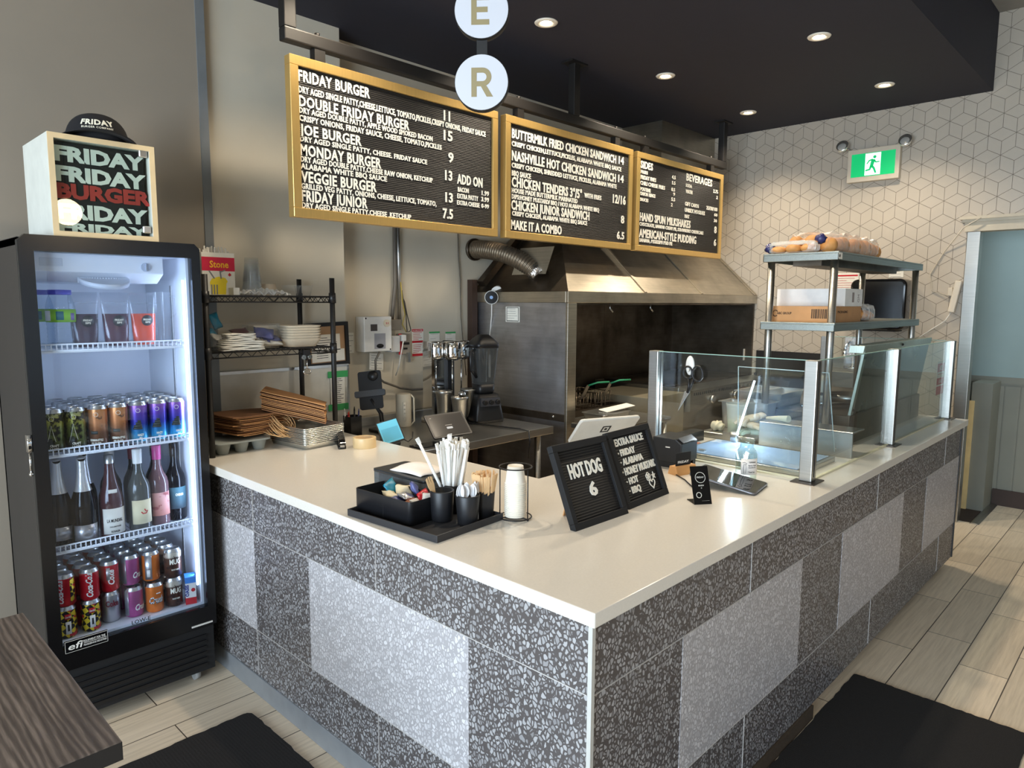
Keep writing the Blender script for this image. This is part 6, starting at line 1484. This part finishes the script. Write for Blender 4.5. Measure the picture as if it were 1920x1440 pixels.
glove(Matrix.Translation((.02, .02, .064)) @ Matrix.Rotation(2.6, 4, 'Z') @ Matrix.Rotation(.2, 4, 'Y'), m_glv, 3)
lump('garlic_bulb', 'whole pale garlic bulb left of the deli tub', 'garlic', (2.12, .815, CT+.0305), .032, .034, .024, P('garlic skin', (226, 214, 186), .6), 3)
tag(B().tube([(2.14, .565, 1.036), (2.12, .50, 1.045), (2.10, .44, 1.05)], lambda t: .008+.009*t, 10).obj('ladle', P('cream plastic ladle', (236, 226, 196), .5)), 'cream plastic ladle lying on the steel riser', 'ladle')
tag(B().box(1.66, 1.84, .755, .80, CT, CT+.014).bevel(.003).obj('cutting_board', P('red brown board', (150, 74, 50), .6)), 'narrow red-brown board on the worktop behind the printer', 'board')
bb = T('black_tray', 'black plastic lidded tray on the worktop behind the left glass pane', 'tray', (1.78, .845, CT))
B().rbox(1.64, 1.98, .812, .878, CT, CT+.05, .01).obj('tray', m_black, bb, world=True)
# gastronorm pans on the prep unit
pu = T('prep_unit', 'stainless refrigerated prep unit with raised lid behind the sneeze guard', 'prep unit', (3.0, .55, CT))
b = B(); b.box(2.36, 3.60, .25, .86, CT, 1.055); b.bevel(.004); b.obj('body', m_hooddark, pu, world=True)
b = B(); b.prism([(2.40, .262, 1.055), (3.59, .262, 1.055), (3.59, .215, 1.375), (2.40, .215, 1.375)], (0, .006, .001)); ld = b.obj('lid', brushed('lid steel', (120, 124, 120), rough=.28, scale=(2, 160, 160)), pu, 'raised stainless lid', world=True)
m_ltrim = brushed('pale lid trim', (196, 206, 196), rough=.4, scale=(60, 60, 3))
b = B(); b.prism([(2.395, .258, 1.055), (2.43, .258, 1.055), (2.43, .209, 1.375), (2.395, .209, 1.375)], (0, .012, .001)); e1 = b.obj('lid_side_trim', m_ltrim, ld, world=True)
b = B(); b.prism([(2.38, .212, 1.362), (3.60, .212, 1.362), (3.60, .205, 1.40), (2.38, .205, 1.40)], (0, .07, .0)); b.bevel(.002, 1); b.obj('lid_top_trim', m_ltrim, ld, world=True)
for x, z, y in ((2.412, 1.08, .252), (2.412, 1.34, .212), (3.0, 1.382, .2065)): B().sphere((x, y, z), .007, 10).obj('screw', m_ink, ld, world=True)
m_panst = P('bright pan steel', (186, 186, 184), .35, .55)
def gn(x0, x1, y0, y1, zt_, d, lb):
    t = T('food_pan', lb, 'food pan', ((x0+x1)/2, (y0+y1)/2, zt_-d), group='steel food pans behind the sneeze guard')
    b = B(); b.rbox(x0, x1, y0, y1, zt_-d, zt_-.004, .02, taper=.008, open_=True); b.obj('pan', m_panst, t, world=True)
    b = B()
    b.box(x0-.008, x1+.008, y0-.008, y0+.001, zt_-.005, zt_); b.box(x0-.008, x1+.008, y1-.001, y1+.008, zt_-.005, zt_); b.box(x0-.008, x0+.001, y0, y1, zt_-.005, zt_); b.box(x1-.001, x1+.008, y0, y1, zt_-.005, zt_); b.obj('rim', m_alu, t, world=True)
gn(2.215, 2.345, .60, .74, 1.095, .15, 'nearest square steel food pan behind the acrylic guard')
gn(2.225, 2.345, .755, .86, 1.085, .14, 'left rear steel food pan behind the acrylic guard')
gn(2.38, 2.68, .60, .72, 1.13, .0735, 'middle steel food pan on the prep unit, in front of the white tub')
gn(2.38, 2.68, .74, .85, 1.13, .0735, 'far steel food pan on the prep unit beside the shelf post')
wt = T('white_tub', 'upside-down white plastic tub on the prep unit behind the corner post', 'tub', (2.78, .55, 1.0555))
B().lathe([(.06, 0), (.058, .04), (.05, .12), (.03, .145), (.001, .15)], seg=28).obj('tub', P('white tub plastic', (226, 222, 208), .5), wt)
ct = T('kitchen_tongs', 'steel tongs and spatulas lying on the prep unit', 'tongs', (2.62, .38, 1.056))
b = B()
for k in range(3): b.tube([(2.50+.03*k, .54-.02*k, 1.062+.006*k), (2.66, .42-.03*k, 1.066+.006*k), (2.84, .30, 1.064+.006*k)], .006, 8)
b.obj('tongs', m_chrome, ct, world=True)
fp = T('frying_pan', 'steel frying pan with handle on the prep unit behind the raised lid', 'pan', (2.86, .42, 1.056))
B().lathe([(.09, 0), (.11, .05), (.112, .05), (.092, .003), (.001, .003)], seg=36, cap=(True, False)).obj('pan', m_steel, fp)
B().tube([(-.10, .03, .045), (-.2, .10, .06)], .008, 8).obj('handle', m_black, fp)
# two-tier steel overshelf
os_ = T('overshelf', 'two-tier stainless overshelf on tube posts above the prep unit', 'shelf', (2.95, .49, CT))
sx0, sx1, sy0, sy1 = 2.25, 3.70, .306, .672
for x in (sx0+.035, sx1-.035):
    for y in (sy0+.03, sy1-.03):
        b = B(); zb = CT+.0005 if x < 2.36 or x > 3.60 else 1.056
        b.cyl((x, y, zb), (x, y, 1.805), .018, seg=18); p = b.obj('post', m_steel, os_, world=True)
        B().cyl((x, y, zb), (x, y, zb+.012), .03, seg=18).obj('foot', m_steel, p, world=True)
for z in (1.805, 1.468):
    b = B(); b.box(sx0, sx1, sy0, sy1, z+.030, z+.040); b.box(sx0, sx1, sy0, sy0+.006, z, z+.031); b.box(sx0, sx1, sy1-.006, sy1, z, z+.031); b.box(sx0, sx0+.006, sy0, sy1, z, z+.031); b.box(sx1-.006, sx1, sy0, sy1, z, z+.031); b.bevel(.002, 1)
    s_ = b.obj('shelf', brushed('shelf steel', (158, 164, 160), rough=.42, scale=(3, 100, 100)), os_, world=True)
    if z > 1.7:
        B().box(sx0+.10, sx1-.12, .42, .56, 1.785, 1.834).obj('stiffener', m_hooddark, s_, world=True)
        B().box(sx0+.0, sx0+.045, sy0-.0008, sy0, z+.004, z+.034).obj('maker_sticker', m_paper, s_, world=True)
        B().cyl((sx0+.010, sy0-.0012, z+.018), (sx0+.010, sy0-.0008, z+.018), .008, seg=14).obj('maker_print', m_ink, s_, world=True)
# bread on the top shelf
m_bun = P('baked bun', (204, 146, 84), .6, var=.2, vs_=18)
m_bagp = glass('bread bag film', (250, 246, 240), rough=.2, haze=.24)
def loafbag(label, x0, x1, y0, y1, z0, h, buns, seed, tint=None):
    t = T('bread_bag', label, 'bread', ((x0+x1)/2, (y0+y1)/2, z0))
    q = random.Random(seed)
    nx, ny = buns
    for i in range(nx):
        for j in range(ny):
            cx = x0+(x1-x0)*(i+.5)/nx; cy = y0+(y1-y0)*(j+.5)/ny; rx, ry = (x1-x0)/nx*.52, (y1-y0)/ny*.52
            hh = h*q.uniform(.34, .43); b = B(); b.sphere((cx, cy, z0+hh), 1.0, 16, sc=(rx, ry, hh)); b.obj('bun', m_bun, t, world=True)
    p = [q.uniform(0, 6) for _ in range(4)]
    def f(u, v):
        a = 2*PI*v; c = math.copysign(abs(math.cos(a))**.5, math.cos(a)); s = math.copysign(abs(math.sin(a))**.5, math.sin(a))
        e = 1-.25*(abs(2*u-1)**6)
        return Vector((x0+(x1-x0)*u, (y0+y1)/2+(y1-y0)*.52*c*e+.004*math.sin(26*u+p[0])+q.uniform(-.003, .003), max(z0+.0006, z0+h*.48+h*.48*s*e+(.007*math.sin(31*u+7*v*6+p[1])+q.uniform(-.006, .006))*(s > 0))))
    b = B(); b.grid(f, 40, 28, sm=False); bmesh.ops.remove_doubles(b.bm, verts=b.bm.verts, dist=.0004); b.obj('bag', m_bagp, t, world=True); return t
loafbag('large clear bag of golden burger buns on the top shelf', 2.36, 3.12, .37, .61, 1.8455, .115, (9, 3), 1)
t = loafbag('small bag of buns with blue wrapper ends at the left of the top shelf', 2.265, 2.345, .43, .655, 1.8455, .055, (1, 3), 2)
rr = random.Random(12)
m_bl = P('dark blue wrapper', (44, 44, 92), .35, bump=.4, bs=70)
for k, (y, zc) in enumerate(((.66, .03), (.43, .065))):
    b = B(); b.sphere((0, 0, 0), .032, 14)
    for v in b.bm.verts: v.co = Vector((v.co.x*(.7+.5*rr.random()), v.co.y*(.5+.5*rr.random()), v.co.z*(.5+.4*rr.random())))
    b.bm.transform(Matrix.Translation((2.30, y-.02*k, 1.8455+zc))); b.obj('wrapper_end', m_bl, t, world=True)
# boxes on the lower shelf
zl2 = 1.5085
kb = T('cardboard_box', 'long brown cardboard box with barcode on the lower overshelf', 'box', (2.33, .345, zl2))
B().box(0, .40, 0, .335, 0, .078).obj('carton', P('brown cardboard', (190, 142, 96), .85), kb)
b = B(); rr = random.Random(3); y = .02
while y < .10:
    w_ = rr.choice((.0015, .0025, .004)); b.box(-.0004, .0, y, y+w_, .018, .064); y += w_+rr.choice((.0015, .003))
b.obj('barcode', m_ink, kb)
yd = Vector((0, -1, 0))
b = B(); b.tube([(-.0002, .285-.013*math.cos(a), .042+.015*math.sin(a)) for a in [.6+4.9*i/20 for i in range(21)]], .0022, 5); b.text('ABC GROUP', (-.0002, .277, .037), yd, (0, 0, 1), .012, w=.075, d=.0006, bold=.03); b.obj('print', P('brown print', (70, 50, 36), .8), kb)
b = B(); b.text('PACKAGING', (.06, -.0002, .045), (1, 0, 0), (0, 0, 1), .012, w=.14, d=.0006, bold=.02); b.obj('print', P('brown print', (70, 50, 36), .8), kb)
wb = T('white_box', 'white cardboard box on top of the brown box on the lower overshelf', 'box', (2.475, .342, zl2+.0785))
B().box(0, .255, 0, .345, 0, .088).obj('carton', P('white carton', (232, 230, 226), .6), wb)
b = B(); b.text('GM', (.21, -.0002, .02), (0, 0, 1), (-1, 0, 0), .03, w=.04, d=.0006); b.box(.10, .13, -.0004, 0, .02, .07); b.obj('print', P('grey print on carton', (150, 140, 136), .8), wb)
loafbag('clear bag of bread rolls beside the boxes on the lower overshelf', 2.75, 2.93, .33, .46, zl2, .085, (2, 1), 7)
# ================================================================ cooking line under the hood
fy = T('deep_fryer', 'stainless deep fryer under the left end of the hood', 'fryer', (2.5, 2.2, 0))
b = B(); b.box(2.22, 2.86, 1.90, 2.62, .05, .86); b.bevel(.004); b.obj('cabinet', m_steel, fy, world=True)
b = B(); b.box(2.22, 2.86, 1.90, 1.93, .86, .90); b.box(2.22, 2.25, 1.93, 2.62, .86, .90); b.box(2.83, 2.86, 1.93, 2.62, .86, .90); b.box(2.22, 2.86, 2.50, 2.62, .86, 1.02); b.obj('tank_rim', m_hooddark, fy, world=True)
B().box(2.25, 2.83, 1.93, 2.50, .86, .868).obj('oil', P('dark oil', (36, 26, 14), .08), fy, world=True)
B().box(2.26, 2.82, 2.485, 2.50, .93, .985).obj('control_strip', P('worn control strip', (150, 136, 112), .5), fy, world=True)
b = B(); b.tube([(2.23, 2.47, 1.03), (2.85, 2.47, 1.05)], .01, 8); b.obj('manifold_pipe', m_alu, fy, world=True)
m_wired = P('dark basket wire', (120, 108, 92), .4, .9)
m_green = P('green grip', (30, 130, 90), .5)
for i, (x, y, lb) in enumerate(((2.46, 2.12, 'left wire fryer basket with green handle'), (2.68, 2.10, 'right wire fryer basket with green handle'))):
    t = T('fryer_basket', lb, 'fryer basket', (x, y, .8685), group='fryer baskets in the fryer', rz=0)
    b = B()
    for k in range(7):
        xx = -.08+.16*k/6; b.tube([(xx, -.14, .12), (xx, -.13, .01), (xx, .13, .01), (xx, .14, .12)], .0022, 5)
    for k in range(9):
        yy = -.13+.26*k/8; b.tube([(-.085, yy, .12), (-.08, yy, .01), (.08, yy, .01), (.085, yy, .12)], .0022, 5)
    for z in (.05, .12): b.tube([(-.085, -.14, z), (.085, -.14, z), (.085, .14, z), (-.085, .14, z)], .003, 6, closed=True)
    b.obj('basket', m_wired, t)
    b = B(); b.prism([(-.02, -.142, .09), (.02, -.142, .09), (.016, -.20, .19), (-.016, -.20, .19)], (0, .004, .0)); b.obj('bracket', m_alu, t)
    B().tube([(0, -.195, .185), (.05, -.235, .205), (.13, -.27, .205)], .006, 8).obj('handle', m_green, t)
lt = T('side_table', 'steel side table in front of the fryer below the hood', 'table', (2.45, 1.7, 0))
B().box(2.13, 2.80, 1.50, 1.80, .83, .86).bevel(.004).obj('top', m_steelh, lt, world=True)
for x in (2.16, 2.77):
    for y in (1.53, 1.77): B().cyl((x, y, 0), (x, y, .83), .018, seg=12).obj('leg', m_steel, lt, world=True)
sp_ = T('steel_pan', 'shallow steel pan with papers on the side table by the hood corner', 'pan', (2.32, 1.67, .8605), rz=math.radians(2))
b = B(); b.rbox(-.14, .14, -.09, .09, 0, .065, .025, taper=.012, open_=True); b.obj('pan', m_steel, sp_)
b = B(); b.rbox(-.148, .148, -.098, .098, .063, .067, .03); b.obj('rim', m_alu, sp_)
tag(B().prism([(2.26, 1.62, .93), (2.50, 1.58, .95), (2.52, 1.66, .955), (2.28, 1.70, .935)], (0, 0, .004)).obj('paper_sheet', m_paper), 'white paper sheet lying over the steel pan', 'paper')
fb = T('fryer_cabinet', 'plain steel cabinet beside the griddle, seen through the left glass pane', 'cabinet', (3.15, 1.95, 0))
b = B(); b.box(2.90, 3.38, 1.74, 2.3, .05, .945); b.bevel(.004); b.obj('cabinet', P('beige steel', (176, 168, 146), .4, .7), fb, world=True)
gd = T('griddle', 'long stainless griddle with knobs under the right end of the hood', 'griddle', (4.0, 2.1, 0))
b = B(); b.box(3.40, 4.66, 1.80, 2.58, .30, .97); b.bevel(.004); b.obj('body', m_steel, gd, world=True)
B().box(3.42, 4.64, 1.84, 2.5, .97, .985).obj('hot_plate', m_hooddark, gd, world=True)
b = B(); b.prism([(3.40, y, z) for y, z in ((1.80, .98), (1.70, .955), (1.70, .80), (1.80, .78))], (1.26, 0, 0)); ap = b.obj('apron', m_steelh, gd, world=True)
b = B()
for k in range(40): b.box(3.45+.03*k, 3.465+.03*k, 1.698, 1.7005, .915, .935)
b.obj('vent_slots', m_ink, ap, world=True)
for x in (3.72, 4.10, 4.48):
    B().cyl((x, 1.70, .865), (x, 1.675, .865), .03, seg=20).obj('knob', m_alu, ap, world=True)
b = B()
for x0 in (3.44, 4.58): 
    for y0 in (1.86, 2.5): b.cyl((x0, y0, 0), (x0, y0, .30), .02, seg=10)
b.obj('legs', m_steel, gd, world=True)
tag(B().box(4.688, 4.7045, 1.22, 1.80, .3, 1.192).obj('wall_panel', P('black wall panel', (30, 27, 25), .5)), 'black splash panel on the tiled wall right of the hood', 'panel')
tag(B().box(4.655, 4.687, 1.90-.0, 1.905, 1.10, 1.2).obj('spare_clip', m_paper), 'cream tag beside the hood end panel', 'tag')
# ================================================================ fittings on the tiled wall
xw = 4.7045
hs = T('hand_sink', 'small stainless hand sink with gooseneck tap on the tiled wall', 'sink', (4.55, .97, .9))
b = B(); b.box(4.34, xw, .80, 1.16, .92, 1.09); b.bevel(.006); b.obj('basin', m_steel, hs, world=True)
b = B(); b.box(4.69, xw, .80, 1.16, 1.09, 1.16); b.obj('splashback', m_steelh, hs, world=True)
b = B(); b.tube([(4.62, .975, 1.09), (4.62, .975, 1.25), (4.60, .98, 1.295), (4.55, .99, 1.30), (4.51, 1.0, 1.27), (4.50, 1.0, 1.23)], .012, 10); b.cyl((4.50, 1.0, 1.235), (4.50, 1.0, 1.20), .016, seg=12); b.obj('tap', m_chrome, hs, world=True)
b = B(); b.tube([(4.62, .92, 1.10), (4.62, 1.04, 1.10)], .014, 8); b.obj('tap_handles', m_chrome, hs, world=True)
td = T('paper_towel_dispenser', 'large glossy black paper towel dispenser on the tiled wall', 'dispenser', (xw, .79, 1.40))
b = B(); b.rbox(-.19, .19, -.19, .20, 0, .20, .05, seg=6, M=Matrix.Translation((xw, .79, 1.595)) @ Matrix.Rotation(-PI/2, 4, 'Y')); b.bevel(.02, 3, ang=1.2); b.obj('housing', m_blackg, td, world=True)
b = B(); b.box(xw-.185, xw-.02, .66, .92, 1.395, 1.41); b.obj('paper_slot', m_blackm, td, world=True)
note('hygiene_poster', 'red-edged white hygiene poster behind the overshelf', (xw-.0015, 1.11, 1.76), (0, -1, 0), (0, 0, 1), .225, .165, 8, head=((.38, .012, ''),), headcol=m_redink, cat='poster')
note('warning_label', 'small red-edged label above the black towel dispenser', (xw-.0015, .73, 1.838), (0, -1, 0), (0, 0, 1), .10, .075, 4, head=((.36, .012, 'WARNING'),), cat='label')
hp_ = T('wall_phone', 'cream telephone handset hanging on the tiled wall by the doorway', 'phone', (xw, .335, 1.65))
b = B(); b.box(xw-.03, xw, .345, .375, 1.66, 1.72); b.bevel(.006); b.obj('cradle', P('beige cradle', (206, 196, 178), .5), hp_, world=True)
b = B(); b.rbox(-.022, .022, -.11, .11, 0, .03, .012, M=Matrix.Translation((xw-.012, .325, 1.655)) @ Matrix.Rotation(math.radians(8), 4, 'X') @ Matrix.Rotation(-PI/2, 4, 'Y') @ Matrix.Rotation(PI/2, 4, 'Z')); 
b.bm.free()
b = B(); M = Matrix.Translation((xw-.03, .325, 1.655)) @ Matrix.Rotation(math.radians(9), 4, 'X'); b.box(-.02, .02, -.022, .022, -.115, .115, M=M); b.bevel(.01, 3); b.obj('handset', P('cream handset', (214, 204, 186), .5), hp_, world=True)
tag(B().tube([(xw-.02, .34, 1.55), (xw-.01, .38, 1.48), (xw-.01, .52, 1.37), (xw-.01, .60, 1.30)], .004, 6).obj('phone_cord', m_white), 'pale telephone cord running down the tiled wall', 'cord')
tag(B().tube([(4.640, .20, 2.20), (4.640, .30, 2.14), (xw-.008, .42, 1.98), (xw-.008, .50, 1.82), (xw-.008, .48, 1.70), (xw-.02, .37, 1.66)], .004, 6).obj('thin_cable', P('pale cable', (206, 196, 178), .6)), 'thin pale cable looping from the doorway head to the wall phone', 'cable')
# exit sign with twin emergency heads
ex = T('exit_sign', 'lit green running-man exit sign on the tiled wall', 'exit sign', (xw, .93, 2.65))
b = B(); b.box(xw-.055, xw, .745, 1.115, 2.535, 2.782); b.bevel(.006); b.obj('housing', P('beige sign housing', (206, 194, 174), .5), ex, world=True)
m_exg = P('exit green', (0, 168, 96), .4, var=0, emit=.75); m_exw = P('exit white', (225, 255, 240), .4, var=0, emit=.9)
X = xw-.0555
pl = B().box(X-.001, X+.001, .775, 1.085, 2.572, 2.745).obj('green_panel', m_exg, ex, world=True)
B().box(X-.0016, X-.0010, .875, .985, 2.578, 2.740).obj('white_panel', m_exw, pl, world=True)
Y0, Z0 = .93, 2.578
def P2(y, z): return Vector((X-.0022, Y0-y, Z0+z))
b = B()
b.cyl(P2(.012, .132)+Vector((-.0004, 0, 0)), P2(.012, .132)+Vector((.0006, 0, 0)), .0115, seg=16)
def limb(pts, w0, w1):
    n = len(pts); L = []; R_ = []
    for i, p in enumerate(pts):
        a = Vector(pts[max(0, i-1)]); c = Vector(pts[min(n-1, i+1)]); d = (c-a).normalized(); nn = Vector((-d.y, d.x)); w_ = w0+(w1-w0)*i/(n-1)
        q = Vector(p)+nn*w_; s = Vector(p)-nn*w_; L.append(P2(q.x, q.y)); R_.append(P2(s.x, s.y))
    b.prism(L+R_[::-1], (.0008, 0, 0))
limb([(.005, .115), (-.004, .085), (-.008, .066)], .014, .011)
limb([(.006, .112), (.022, .092), (.048, .094)], .006, .004)
limb([(-.002, .114), (-.026, .108), (-.042, .084)], .006, .004)
limb([(-.006, .068), (.010, .048), (.024, .012)], .009, .006)
limb([(-.010, .070), (-.020, .042), (-.050, .036)], .009, .0055)
b.obj('running_figure', m_exg, pl, world=True)
for y, z, lbl in ((1.148, 2.81, 'l'), (.706, 2.79, 'r')):
    b = B(); b.lathe([(.001, -.03), (.03, -.022), (.042, 0), (.046, .02), (.044, .024)], seg=28, M=Matrix.Translation((xw-.075, y, z)) @ Matrix.Rotation(math.radians(-65), 4, 'Y')); h_ = b.obj('lamp_head', P('silver lamp shell', (214, 208, 196), .18, .9), ex, world=True)
    b = B(); b.sphere((0, 0, 0), .040, 24, sc=(1, 1, .45)); b.bm.transform(Matrix.Translation((xw-.092, y, z-.006)) @ Matrix.Rotation(math.radians(-65), 4, 'Y')); b.obj('lamp_lens', P('silver lamp lens', (226, 224, 216), .2, .5, bump=.4, bs=120), h_, world=True)
    b = B(); b.tube([(xw-.06, y, z+.0), (xw-.03, y+(.02 if y < 1 else -.02), z-.01), (xw-.02, 1.10 if y > 1 else .76, 2.778)], .010, 8); b.obj('lamp_arm', m_alu, h_, world=True)
SC.cycles.transparent_max_bounces = 24
